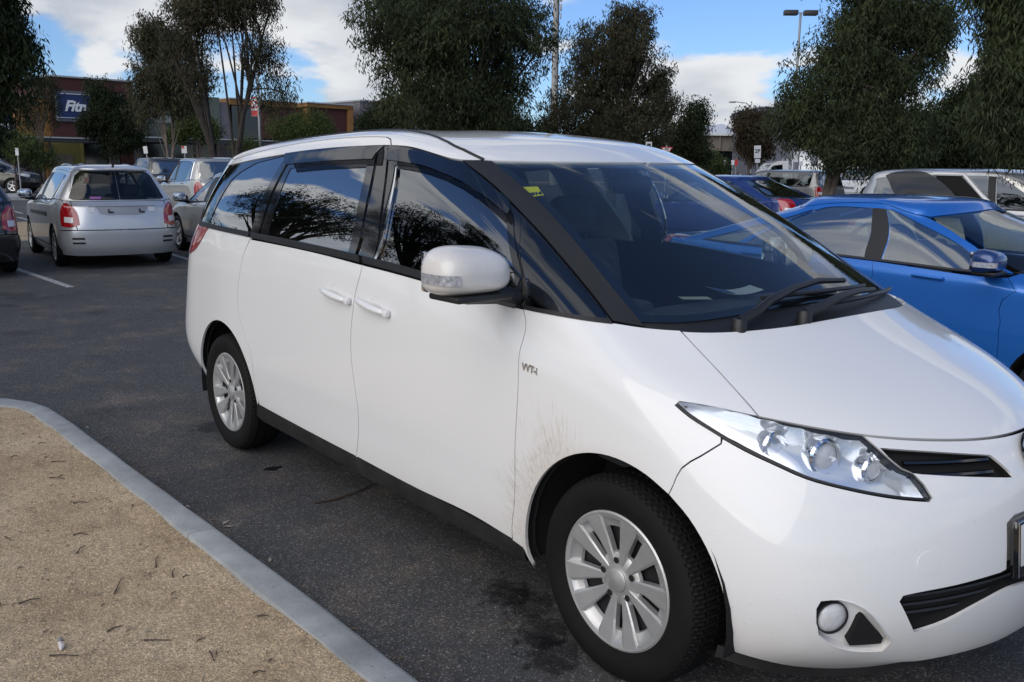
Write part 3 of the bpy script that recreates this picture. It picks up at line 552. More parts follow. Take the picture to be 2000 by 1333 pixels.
    # smoked weather shields stand off the glass along their lower edge
    for nm, q, tp, bt in (('weather_shield', U['visor_r'], 8.95, 8.35), ('weather_shield', U['visor_f'], 9.0, 7.6)):
        if nm and bt == 8.35: of = lambda u, v: .008 + .028 * np.clip((8.96 - v) / .6, 0, 1) ** .6
        else: of = lambda u, v: .008 + .028 * np.clip((9.05 - v - np.clip(5.6 - u, 0, 3) * .62) / .55, 0, 1) ** .6
        vp(nm, M_visor, [tuple(x) for x in q], side=sd_, off=of, rim=.010, smooth=True, gap=0, dv=.07, du=.12)
    # liner of the arches
    for cx_ in (0, -2.95):
        mb = MB(); n = 20; V = []
        for i in range(n + 1):
            t = math.pi * i / n * 1.12 - .19
            for yy in (.86, .55): V.append((cx_ + .415 * math.cos(t), -sd_ * yy, .325 + .415 * math.sin(t)))
        mb.add(V, [(2*i, 2*i + 1, 2*i + 3, 2*i + 2) for i in range(n)])
        mb.add([(cx_ + .42 * math.cos(t), -sd_ * .55, .325 + .42 * math.sin(t)) for t in np.linspace(-.6, math.pi + .6, 22)], [tuple(range(22))]); mb.build('wheel_arch_liner', M_shell, van)
    # door handles with their finger cups
    for par, (a, b_, c) in ((d2, U['rh']), (d1, U['fh'])):
        P = lambda q, o=0.: Vector((SV(sd_ * q[0], q[1]) + SV.nrm(sd_ * q[0], q[1]) * o).tolist())
        A_, B_, C_ = P(a), P(b_), P(c); nn_ = Vector(SV.nrm(sd_ * c[0], c[1]).tolist()); ax = (A_ - B_).normalized(); up = nn_.cross(ax)
        mb = MB(); n = 12; pts = []; rad = []
        for i in range(n + 1):
            t = i / n; pts.append(np.array(A_.lerp(B_, t) + nn_ * (.006 + .022 * math.sin(math.pi * t) ** .45))); rad.append(.008 + .0065 * math.sin(math.pi * t) ** .5)
        mb.tube(pts, rad, 12); mb.box(np.array(B_ + nn_ * .014), (.036, .026, .03), bev=.009); mb.build('door_handle', M_van, par)
        cup = MB(); cu_ = circ_uv(SV, c[0], c[1] + .03, .044, 28); cc_ = np.array([c[0], c[1] + .03]); ru_, rv_ = np.abs(np.array(cu_) - cc_).max(0)
        patch(cup, SV, cu_ if sd_ > 0 else mir(cu_), off=lambda u, v, cc_=cc_, ru_=ru_, rv_=rv_: -.0006 - .0120 * np.clip(.92 - ((np.abs(u) - cc_[0]) / ru_) ** 2 - ((v - cc_[1]) / rv_) ** 2, 0, 1), rim=0, gap=0, smooth=False, step=.02, du=.04, dv=.06); cup.build('finger_cup', M_van, par)
    for cx_, cz_ in ((0, 0), (-2.95, 0)): wheel_parts(van, (cx_, -sd_ * .775, .325), -sd_)
    mo = mirror_part(van, 'door_mirror', (-.52, -1.048, 1.238) if sd_ > 0 else (-.66, .925, 1.19), -sd_, M_van, .275, .17, .165)
    if sd_ < 0: mo.rotation_euler = (0, 0, R(62)); mo['label'] = 'folded far side mirror'; mo.scale = (.9, .9, .85)
    # headlight: clear cover, black gasket, bright housing with three lamps
    hl = [tuple(q) for q in U['hl']]
    vp('headlight_gasket', M_black, hl, [ [tuple(q) for q in inset(SV, resample(SV, hl, .05), .009)] ], side=sd_, off=-.002, rim=.03, gap=.001)
    hl2 = [tuple(q) for q in inset(SV, resample(SV, hl, .05), .0085)]
    hp = vp('headlight', M_lens, hl2, side=sd_, off=.0, rim=0, gap=0, smooth=False)
    def hoff(u, v): return -.035 - .035 * np.clip((4.0 - np.abs(np.asarray(u) * 1.)) / 1.5, 0, 1) + .004 * np.sin(np.asarray(u) * 19)
    hb = MB(); hh = hl2 if sd_ > 0 else mir(hl2); patch(hb, SV, hh, off=hoff, rim=-.05, gap=0, smooth=False, du=.12, dv=.08); hb.build('lamp_housing', M_refl, hp)
    for (pu, pv, rad, mt) in ((3.43, 4.07, .033, 0), (2.83, 3.94, .043, 1), (2.30, 3.77, .031, 1)):
        c_ = Vector(SV(sd_ * pu, pv).tolist()); n_ = Vector(SV.nrm(sd_ * pu, pv).tolist()); dirv = Vector((.93, -sd_ * .32, .05)).normalized()
        base = c_ - dirv * .105 - n_ * .005; q_ = dirv.to_track_quat('Z', 'Y').to_matrix()
        lb = MB(); prof = [(rad * .5, -.03), (rad * .9, -.01), (rad * 1.25, .02), (rad * 1.22, .05), (rad * 1.05, .055), (rad * 1.0, .062), (rad * .95, .05), (rad * .80, .02), (rad * .4, .0), (0, -.005)]
        lb.lathe(prof, axis='z', seg=36); ob = lb.build('lamp_bowl', M_chr, hp, loc=base, rot=q_.to_euler())
        gb = MB(); gb.lathe([(rad * .78, .035), (rad * .74, .05), (rad * .5, .060), (rad * .2, .064), (0, .065)] if mt == 0 else [(rad * .92, .048), (rad * .7, .055), (0, .058)], axis='z', seg=28); gb.build('lamp_lens', M_lens if mt == 0 else M_white_lens, hp, loc=base, rot=q_.to_euler())
    # fog lamp pocket
    fr = [tuple(q) for q in U['fogrec']]
    fp = MB(); patch(fp, SV, fr if sd_ > 0 else mir(fr), off=lambda u, v: -.020 - .012 * np.clip((np.abs(u) - 2.3) / .9, 0, 1), rim=-.03, gap=-.004); fo = fp.build('fog_lamp_bezel', M_van, van)
    c_ = Vector(SV(sd_ * 2.99, 1.66).tolist()); n_ = Vector(SV.nrm(sd_ * 2.99, 1.66).tolist()); dirv = (n_ * .5 + Vector((1, -sd_ * .25, 0)) * .5).normalized(); q_ = dirv.to_track_quat('Z', 'Y').to_euler()
    fb = MB(); fb.lathe([(.048, -.03), (.046, .002), (.044, .004), (.042, -.002)], axis='z', seg=32); fb.build('fog_lamp_ring', M_black, fo, loc=c_ - n_ * .012, rot=q_)
    fb = MB(); fb.lathe([(.042, -.004), (.034, .003), (.02, .007), (0, .008)], axis='z', seg=32); fb.build('fog_lamp', M_white_lens, fo, loc=c_ - n_ * .012, rot=q_)
    tb = MB(); tr = [tuple(q) for q in U['tri']]; patch(tb, SV, tr if sd_ > 0 else mir(tr), off=-.006, rim=.03, gap=-.002); tb.build('bumper_vent', M_shell, fo)

# bumper runs right round the nose: one panel with cut-outs
cut = lambda k: [tuple(q) for q in U[k]]
k0 = min(range(len(AF)), key=lambda i: (AF[i][0] - 5.294)**2 + (AF[i][1] - 3.396)**2)
half = [(0, .98), (.6, .95), (1.2, .62), (1.78, .25), (2.298, .05), (2.988, .10), (3.746, .40), (4.35, .55)] + [q for q in AF[:k0 + 1] if q[1] > .6] + [(5.035, 3.642), (4.69, 3.862), (4.321, 4.082), (4.265, 4.165), (4.024, 4.02), (3.658, 3.86), (3.314, 3.725), (2.82, 3.606), (2.237, 3.489), (1.873, 3.436), (1.83, 3.477), (1.908, 3.642), (2.004, 3.775), (2.118, 3.843), (2.255, 4.029), (2.363, 4.262), (1.98, 4.20), (1.552, 4.146), (.928, 4.092), (.5, 4.075), (0, 4.07)]
ug = cut('ugrille'); lg = [(2.236, 1.971), (2.198, 2.056), (2.07, 2.084), (1.578, 2.134), (1.079, 2.179), (0, 2.20)]; lgb = [(0, 1.76), (.786, 1.85), (1.224, 1.72), (1.638, 1.524), (2.019, 1.405)]
lgrill = lg + [(-u, v) for u, v in lg[::-1][1:]] + [(-u, v) for u, v in lgb[::-1]][:-1] + lgb
mb = MB(); patch(mb, SV, sym(half), [ug, mir(ug), lgrill, cut('fogrec'), mir(cut('fogrec'))], rim=.02, hrim=.010, dv=.12, du=.14,
                 off=lambda u, v: .030 * np.exp(-((v - .95) / .38)**2) * np.clip((2.6 - np.abs(u)) / .8, 0, 1) - .038 * np.clip((3.12 - v) / .12, 0, 1) * np.clip((v - 1.9) / .1, 0, 1) * np.clip((.86 - np.abs(u)) / .12, 0, 1))
bump = mb.build('front_bumper', M_van, van)
for q in (ug, mir(ug)):
    mb = MB(); patch(mb, SV, q, off=-.03, rim=-.022, gap=-.001); gr = mb.build('upper_grille', M_shell, van)
    s_ = 1 if q[0][0] > 0 else -1
    for v_ in (3.70, 3.86):
        us = np.linspace(.95, 2.05, 14); P = [SV(s_ * a, v_ + (a - .9) * .05 + .0) - SV.nrm(s_ * a, v_) * .012 for a in us]; b2 = MB(); b2.tube(P, .007, 6); b2.build('grille_bar', M_gloss, gr)
mb = MB(); patch(mb, SV, lgrill, off=-.045, rim=-.037, gap=-.001); gr = mb.build('lower_grille', M_shell, van)
for v_ in (1.62, 1.78, 1.94, 2.08):
    lim = 2.12; us = np.linspace(-lim, lim, 40); P = SV(us, np.full(40, v_)) - SV.nrm(us, np.full(40, v_)) * .034; b2 = MB(); b2.tube(P, .006, 6); b2.build('grille_bar', M_black, gr)
# black lip under the bumper
mb = MB(); us = np.linspace(-4.45, 4.45, 80); vs = np.interp(np.abs(us), [0, .6, 1.2, 1.78, 2.3, 3, 3.75, 4.2, 4.45], [1.0, .95, .62, .27, .10, .15, .40, .52, .56]); vs = np.convolve(np.pad(vs, 4, 'edge'), np.ones(9) / 9, 'valid')
P = SV(us, vs) * np.array([1, .992, 1]) - np.array([.012, 0, 0]); Q_ = P + np.array([-.010, 0, -.040]); Q2 = Q_ + np.array([-.12, 0, 0])
mb.add(np.concatenate([P, Q_, Q2]), [(i, i + 1, 81 - 1 + i + 1, 80 + i) for i in range(79)] + [(80 + i, 81 + i, 161 + i, 160 + i) for i in range(79)], smooth=True); mb.build('bumper_lip', M_sill, van)
# tow cap
mb = MB(); patch(mb, SV, circ_uv(SV, 1.917, 2.575, .032, 36), off=.0012, rim=.0016, gap=0, smooth=False, step=.02, du=.1, dv=.1); mb.build('tow_eye_cap', M_van, bump)
# bonnet
bon = [(0, 4.095), (.584, 4.10), (.928, 4.112), (1.552, 4.168), (1.98, 4.222), (2.373, 4.285), (2.939, 4.41), (3.50, 4.556), (3.47, 4.955), (3.44, 5.366), (3.419, 5.712), (3.386, 5.965), (2.358, 5.93), (1.494, 5.925), (.979, 5.94), (.314, 5.95), (0, 5.95)]
vp('bonnet', M_van, sym(bon), rim=.02, dv=.12)
# scuttle panel, windscreen, header, roof
sc_ = [(0, 5.96), (.979, 5.955), (1.494, 5.94), (2.358, 5.945), (3.39, 5.985), (4.05, 5.99), (4.0, 6.17), (3.2, 6.15), (1.5, 6.22), (0, 6.24)]
vp('scuttle_panel', M_black, sym(sc_), off=-.012, rim=.03, gap=0, dv=.08)
wsp = [(0, 6.20), (1.5, 6.18), (3.2, 6.12), (4.03, 6.10), (3.90, 6.543), (3.65, 7.022), (3.27, 7.794), (3.09, 8.308), (2.965, 8.855), (1.596, 8.615), (.7, 8.53), (0, 8.51)]
vp('windscreen', M_ws, sym(wsp), off=-.004, rim=0, gap=-.004, smooth=False, du=.3, dv=.25)
frit = sym([(0, 6.20), (1.5, 6.18), (3.2, 6.12), (4.03, 6.10), (3.90, 6.543), (3.65, 7.022), (3.27, 7.794), (3.09, 8.308), (2.965, 8.855), (1.596, 8.615), (.7, 8.53), (0, 8.51)])
vp('windscreen_border', M_gloss, frit, [[tuple(q) for q in inset(SV, resample(SV, frit, .08, False), .035)]], off=-.009, rim=0, gap=0, smooth=False)
roof = [(0, 8.535), (.7, 8.552), (1.596, 8.638), (2.96, 8.885), (3.135, 8.94), (3.205, 9.09), (3.39, 9.41), (3.95, 9.93), (5.37, 10.33), (6.877, 10.43), (8.6, 10.43), (13.4, 10.23), (13.75, 9.50), (14.02, 8.85), (15, 8.86), (17, 8.86), (17, 12), (0, 12)]
mb = MB(); patch(mb, SV, roof, rim=.02, du=.2, dv=.15); patch(mb, SV, mir(roof), rim=.02, du=.2, dv=.15); mb.build('roof', M_van, van)
for s_ in (1, -1):
    us = [3.14, 3.22, 3.405, 3.963, 4.6, 5.37, 6.877, 8.6, 11, 13.3]; vs_ = [8.94, 9.08, 9.40, 9.917, 10.15, 10.315, 10.415, 10.415, 10.33, 10.22]
    q = resample(SV, list(zip(us, vs_)) + [(a, b) for a, b in zip(us[::-1], vs_[::-1])], .05)[:len(us) * 6]; q = np.array(list(zip(np.interp(np.linspace(0, 9, 60), range(10), us), np.interp(np.linspace(0, 9, 60), range(10), vs_))))
    P = SV(s_ * q[:, 0], q[:, 1]) + SV.nrm(s_ * q[:, 0], q[:, 1]) * -.001; b2 = MB(); b2.tube(P, .0075, 8); b2.build('roof_ditch_moulding', M_black, van)
# tail end
tg = [(14.6, 1.9), (17, 1.95), (17, 5.98), (14.62, 5.98)]
mb = MB(); 
for q in (tg, mir(tg)): patch(mb, SV, q, smooth=False)
mb.build('tailgate', M_van, van)
rb = [(14.52, .3), (17, .3), (17, 1.9), (14.56, 1.88)]; mb = MB()
for q in (rb, mir(rb)): patch(mb, SV, q, smooth=False)
mb.build('rear_bumper', M_van, van)
rg = [(13.31, 6.02), (17, 6.02), (17, 8.84), (14.0, 8.72), (12.80, 8.70), (12.91, 8.4), (12.93, 7.587), (13.10, 6.74)]; mb = MB()
for q in (rg, mir(rg)): patch(mb, SV, q, smooth=False, rim=.01)
mb.build('rear_window', M_tint, van)
# inner shell behind every joint and floor
mb = MB(); aw = [(AF[0][0], .3)] ; lowm = [(0, .4), (4.2, .4)] + [(u, v) for u, v in AF] + [(7.2, .3), (10.8, .3)] + [(u, v) for u, v in AR] + [(13.6, .3), (17, .3), (17, 6.05), (13.3, 6.08), (7, 6.05), (4.6, 6.02), (4.1, 5.97), (0, 5.94)]
hlh = [tuple(q) for q in U['hl']]
for q, hq, fq in ((lowm, hlh, cut('fogrec')), (mir(lowm), mir(hlh), mir(cut('fogrec')))): patch(mb, SV, q, [hq, fq], off=-.042, rim=0, gap=0, smooth=False, du=.3, dv=.3)
mb.build('inner_shell', M_shell, van)
mb = MB(); us = np.linspace(3.0, 13.6, 40); 
for s_ in (1, -1):
    for v0_, v1_ in ((8.86, 9.15),):
        P0 = SV(s_ * us, np.full(40, v0_)) - SV.nrm(s_ * us, np.full(40, v0_)) * .02; P1 = SV(s_ * us, np.full(40, 10.45)) - SV.nrm(s_ * us, np.full(40, 10.45)) * .03
        mb.add(np.concatenate([P0, P1]), [(i, i + 1, 41 + i, 40 + i) for i in range(39)])
mb.build('cant_rail', M_shell, van)
mb = MB(); hd = [(0, 8.6), (2.9, 8.92), (3.3, 9.2), (3.95, 9.93), (5.37, 10.3), (13.4, 10.2), (14, 9.0), (17, 9.0), (17, 12), (0, 12)]
for q in (hd, mir(hd)): patch(mb, SV, q, off=-.04, rim=0, gap=0, smooth=False, du=.4, dv=.3)
mb.build('headlining', mat('headlining', (.40, .40, .38), .9), van)
mb = MB(); mb.box((-1.75, 0, .27), (3.2, 1.50, .06)); mb.box((.05, 0, .36), (.8, 1.0, .2)); mb.box((.05, 0, .62), (.5, 1.0, .4)); mb.build('floor_pan', M_shell, van)
# cabin
dash = MB(); dash.prism([(.02, 1.045), (-.52, 1.04), (-.68, 1.0), (-.76, .88), (-.66, .62), (.02, .58)], -.64, .64, fn=lambda p: (p[0], p[2], p[1])); dash.build('dashboard', M_dash, van)
dash = MB(); dash.box((-.60, -.37, 1.04), (.24, .40, .07), bev=.03); dash.build('instrument_hood', M_dash, van)
def seat(x, y, name='front_seat', w=.50, head=True):
    e = empty(name, (x, y, 0)); e.parent = van
    b = MB(); b.box((.0, 0, .56), (.52, w, .16), bev=.05); b.build('seat_base', M_seat, e)
    b = MB(); rot = Matrix.Rotation(R(-14), 3, 'Y'); b.box((-.30, 0, .92), (.13, w * .96, .62), rot=rot, bev=.05); b.build('backrest', M_seat, e)
    if head: b = MB(); b.box((-.40, 0, 1.33), (.10, .27, .20), rot=rot, bev=.045); b.tube([(-.36, -.06, 1.15), (-.385, -.06, 1.3)], .006); b.tube([(-.36, .06, 1.15), (-.385, .06, 1.3)], .006); b.build('headrest', M_seat, e)
for x, y in ((-1.12, -.37), (-1.12, .37)): seat(x, y)
for x, y in ((-2.05, -.38), (-2.05, .38)): seat(x, y, 'middle_seat', .5)
seat(-2.95, 0, 'rear_bench', 1.2, False)
sw = MB(); th = np.linspace(0, 2 * math.pi, 33); q_ = Matrix.Rotation(R(-25), 3, 'Y'); P = [tuple(Vector((-.90, -.37, .98)) + q_ @ Vector((0, .185 * math.cos(t), .185 * math.sin(t)))) for t in th]
sw.tube(P, .014, 8, cap=False); sw.tube([(-.90, -.37, .98), (-.70, -.37, .90)], .035, 10); sw.tube([P[0], (-.90, -.37, .98), P[16]], .016, 6); sw.build('steering_wheel', M_dash, van)
rm = MB(); rm.box((-.80, 0, 1.50), (.03, .24, .07), bev=.015); rm.tube([(-.79, 0, 1.53), (-.80, 0, 1.60)], .01); rm.build('rear_view_mirror', M_black, van)
for s_ in (1, -1):
    mb = MB(); q = [(9.0, 8.95), (9.85, 8.95), (9.80, 8.1), (9.95, 6.05), (9.15, 6.05), (9.12, 7.9)]; patch(mb, SV, q if s_ > 0 else mir(q), off=-.035, rim=.02, smooth=False, gap=0); mb.build('inner_pillar_trim', M_trim, van)
# paper on the dash, sticker on the glass
rs = U['sticker']; mb = MB(); patch(mb, SV, [tuple(q) for q in rs], off=-.0055, rim=.001, gap=0, smooth=False); st = mb.build('registration_sticker', mat('sticker_yellow', (.85, .80, .04), .5), van)
A_, B_, D_ = [Vector(SV(*rs[i]).tolist()) for i in (3, 2, 0)]; n_ = Vector(SV.nrm(*rs[0]).tolist())
text_obj('sticker_year', '2014', (D_ - A_).length * .36, frame((A_ + B_) / 2 + (D_ - A_) * .20 - n_ * .0048, B_ - A_, D_ - A_), M_ink, st, .0004, .002)
# number plate, emblem, badge
pl = MB(); pl.box((.0, 0, 0), (.02, .395, .165), bev=.006); pf = pl.build('number_plate', M_gloss, van, loc=(.866, 0, .545), rot=(0, R(-6), 0))
pl = MB(); pl.box((.0115, 0, .008), (.004, .350, .118), bev=.0015); pl.build('plate_face', M_plate, pf)
rim_ = MB(); rim_.tube([(.012, -.192, -.078), (.012, -.192, .076), (.012, .192, .076), (.012, .192, -.078)], .0025, 6); rim_.build('plate_rim', M_chr, pf)
text_obj('plate_letters', 'Z J', .115, frame((.0142, -.088, .012), (0, 1, 0), (0, 0, 1)), M_ink, pf, .001, .002, sx=.8)
text_obj('plate_state', 'VICTORIA', .018, frame((.0142, -.09, -.041), (0, 1, 0), (0, 0, 1)), M_ink, pf, .001, .0005)
text_obj('plate_dealer', 'MELBO', .020, frame((.0118, -.10, -.068), (0, 1, 0), (0, 0, 1)), M_chr, pf, .001, .001)
em = MB(); c_ = Vector(SV(0, 3.80).tolist()); n_ = Vector(SV.nrm(0, 3.80).tolist()); q_ = n_.to_track_quat('Z', 'Y').to_matrix()
def ell(a, b, cy=0, n=48): return [(c_ + n_ * .016 + q_ @ Vector((a * math.cos(t), cy + b * math.sin(t), 0)))[:] for t in np.linspace(0, 2 * math.pi, n)]
E0 = MB(); E0.add([(Vector(p) - n_ * .012)[:] for p in ell(.094, .066)][:-1], [tuple(range(47))]); eo = E0.build('emblem', M_gloss, van)
for a, b, cy in ((.090, .062, 0), (.036, .058, 0), (.062, .025, .026)):
    t_ = MB(); P = np.array(ell(a, b, cy)); t_.tube(P, .0055, 8, cap=False); t_.build('emblem_ring', M_chr, eo)
A_, B_ = [Vector(SV(*U['badge'][i]).tolist()) for i in (0, 1)]; n_ = Vector(SV.nrm(*U['badge'][0]).tolist())
text_obj('side_badge', 'VVT-i', .034, frame((A_ + B_) / 2 + n_ * .002, (1, 0, -.05), (0, 0, 1)), M_chr, van, .002, .0012, sx=.95)
# wipers
def sp_(u, v, o=.02): return SV(u, v) + SV.nrm(u, v) * o
for arm, bl0, bl1 in (([(2.35, 5.99, .004), (2.0, 6.06, .028), (1.615, 6.16, .036), (.95, 6.27, .036), (.298, 6.33, .032), (-.45, 6.31, .026)], (1.535, 6.27), (-1.15, 6.25)), ([(1.20, 6.00, .004), (.75, 6.05, .028), (.19, 6.11, .036), (-.4, 6.14, .034), (-1.0, 6.14, .028)], (.95, 6.10), (-2.5, 6.14))):
    mb = MB(); pv = sp_(*arm[0]); mb.lathe([(.024, -.03), (.024, .012), (.018, .022), (.0, .024)], c=tuple(pv), axis='z', seg=16)
    P_ = [pv + [0, 0, .012]] + [sp_(*q) for q in arm[1:]]; mb.tube(P_, np.linspace(.018, .009, len(P_)), 8); w_ = mb.build('wiper_arm', M_black, van)
    uu = np.linspace(bl0[0], bl1[0], 14); vv_ = np.linspace(bl0[1], bl1[1], 14); mb = MB(); mb.tube(SV(uu, vv_) + SV.nrm(uu, vv_) * .010, .008, 6); mb.build('wiper_blade', M_black, w_)
ppos = [Vector(x) for x in ((-.02, -.30, 1.068), (-.02, -.06, 1.068))]
def paper(name, label, c, w_, d_, rz, curl, m, parts=()):
    mb = MB(); n = 10; V = []
    for i in range(n + 1):
        for j in range(2):
            a = (i / n - .5) * w_; V.append((a, (j - .5) * d_, .004 + curl * (i / n - .5) ** 2 * 4))
    mb.add(V, [(2*i, 2*i + 2, 2*i + 3, 2*i + 1) for i in range(n)], smooth=True); mb.add(np.array(V) - [0, 0, .001], [(2*i, 2*i + 1, 2*i + 3, 2*i + 2) for i in range(n)], smooth=True)
    o = mb.build(name, m, None, loc=c, rot=(0, 0, rz)); return tag(o, label, 'paper')
# ------------------------------------------------------------------ other vehicles
def cage_from(p):
    """p: wb, nose, tail, w (half width), wr (half width at roof rail), zr (roof), zl (bonnet lip), xc/zc (scuttle), xh/zh (header),
    bz0/bz1 (belt height front/rear), xd/zd (rear deck edge), xb/zb (rear glass base), xg/zg (rear header)"""
    g = lambda k, d: p.get(k, d)
    wb, nose, tail, w, wr = p['wb'], p['nose'], p['tail'], p['w'], p['wr']; xc, zc, xh, zh = p['xc'], p['zc'], p['xh'], p['zh']
    xb, zb, xg, zg, xd, zd = p['xb'], p['zb'], p['xg'], p['zg'], p['xd'], p['zd']; zr = p['zr']; zl = p['zl']; gz = g('gz', .17)
    fy = [0, .28, .56, .78, .905, .97]; fx = [0, .03, .12, .25, .40, .58]; k = g('round', 1.); fx = [a * k for a in fx]
    ry = [.90, .62, .31, 0]; rx = [.20, .06, .015, 0]; rk = g('rround', 1.); rx = [a * rk for a in rx]
    tx = -wb + (tail + wb) * .45
    midx = list(np.linspace(0, -wb, 7)) + [tx]; RR = []
    def low(z, dn, dt, ww, wm=1.):
        F = [(nose + dn - fx[i], fy[i] * w * ww, z) for i in range(6)]; F[5] = (min(F[5][0], .30), w * ww * .985, z)
        M_ = [(x, w * ww * wm, z) for x in midx]; M_[-1] = (tx, w * ww * .985, z)
        Rr = [(tail + dt + rx[i], ry[i] * w * ww, z + .01) for i in range(4)]; RR.append(F + M_ + Rr)
    low(gz, -.10, .10, .95, .98); low(gz + .13, -.02, .02, .98); low(gz + .28, 0, 0, 1.0); low(gz + .46, -.01, .0, 1.0)
    zm = zl
    F = [(nose - .07 - fx[i] * 1.02, fy[i] * w * .97, zm) for i in range(6)]; F[5] = (min(F[5][0], .22), w * .985, zm)
    zs = list(np.linspace(zm, (zm + zd) / 2, 7)) + [zd - .02]; zs = [min(a, b - .16) for a, b in zip(zs, list(np.linspace(g('bz0', zc), g('bz1', zb), 7)) + [zb])]
    M_ = [(x, w * .995, z) for x, z in zip(midx, zs)]; M_[-1] = (tx, w * .975, min(zd - .04, zb - .1))
    RR.append(F + M_ + [(xd + rx[i], ry[i] * w * .97, zd - .03) for i in range(4)])
    # between lip and scuttle / deck edge and glass
    wc = w * .90
    C = [(xc - fx[i] * .62 - (.0 if i < 4 else .05 * (i - 3)), fy[i] * wc * (1.0 if i < 4 else 1.03), zc - .012 * i * .5) for i in range(6)]
    F5 = [((a[0] + c[0]) / 2 + .04, (a[1] + c[1]) / 2 * 1.02, (a[2] + c[2]) / 2 + g('hb', .03)) for a, c in zip(F, C)]
    bz = list(np.linspace(g('bz0', zc), g('bz1', zb), 7)) + [g('bz2', zb)]
    bx = list(np.linspace(C[5][0] - .16, -wb + .05, 7)) + [tx + .02]
    M5 = [((a[0] + b_) / 2, w * .99, (a[2] + z) / 2 + .015) for a, b_, z in zip(M_, bx, bz)]; M5[-1] = (tx, w * .965, (M_[-1][2] + bz[-1]) / 2)
    B6 = [(xb + rx[i] * .8, ry[i] * w * .90, zb) for i in range(4)]; D4 = RR[-1][-4:]
    R5 = [((a[0] + b_[0]) / 2 - .02, (a[1] + b_[1]) / 2 * 1.01, (a[2] + b_[2]) / 2 + .012) for a, b_ in zip(D4, B6)]
    RR.append(F5 + M5 + R5); r6 = C + [(x, w * .955, z) for x, z in zip(bx, bz)] + B6; RR.append(r6)
    hx = [xh - fx[i] * .38 for i in range(6)]; H = [(hx[i], fy[i] * wr * (1.0 if i < 4 else 1.03), zh - .012 * i) for i in range(6)]
    ex = xg + .14; mx_ = list(np.linspace(hx[5] - .14, ex + .20, 7)) + [ex + .05]
    rail = g('rail', .075); mid = [zr - rail - .012 * ((t - .35) / .5) ** 2 * 6 * g('arc', .28) for t in np.linspace(.12, 1, 8)]; mid[0] = (mid[1] + H[5][2]) / 2 + .006; mid[-1] = min(mid[-1], zg - .02)
    r9 = H + [(x, wr, z) for x, z in zip(mx_, mid)] + [(xg + rx[i] * .7, ry[i] * wr * .95, zg) for i in range(4)]
    for t, b in ((.36, .007), (.70, .008)):
        rr = []
        for i, (a, c) in enumerate(zip(r6, r9)):
            a = np.array(a); c = np.array(c); q = a + (c - a) * t; q = q + (np.array([.5, 0, .85]) * b * 1.4 if i <= 4 else np.array([0, 1, .2]) * b if i <= 13 else np.array([-.6, .2, .6]) * b); rr.append(tuple(q))
        RR.append(rr)
    RR.append(r9); L_ = [(xh + xg) / 2]
    def inw(f, fz, dx): return [(x + (L_[0] - x) * dx, y * f, z + (zr - z) * fz) for x, y, z in r9]
    RR.append(inw(.90, .62, .12)); RR.append(inw(.5, .93, .42)); RR.append([(L_[0] + (x - L_[0]) * .25, 0, zr) for x, y, z in r9])
    return np.array(RR, float)

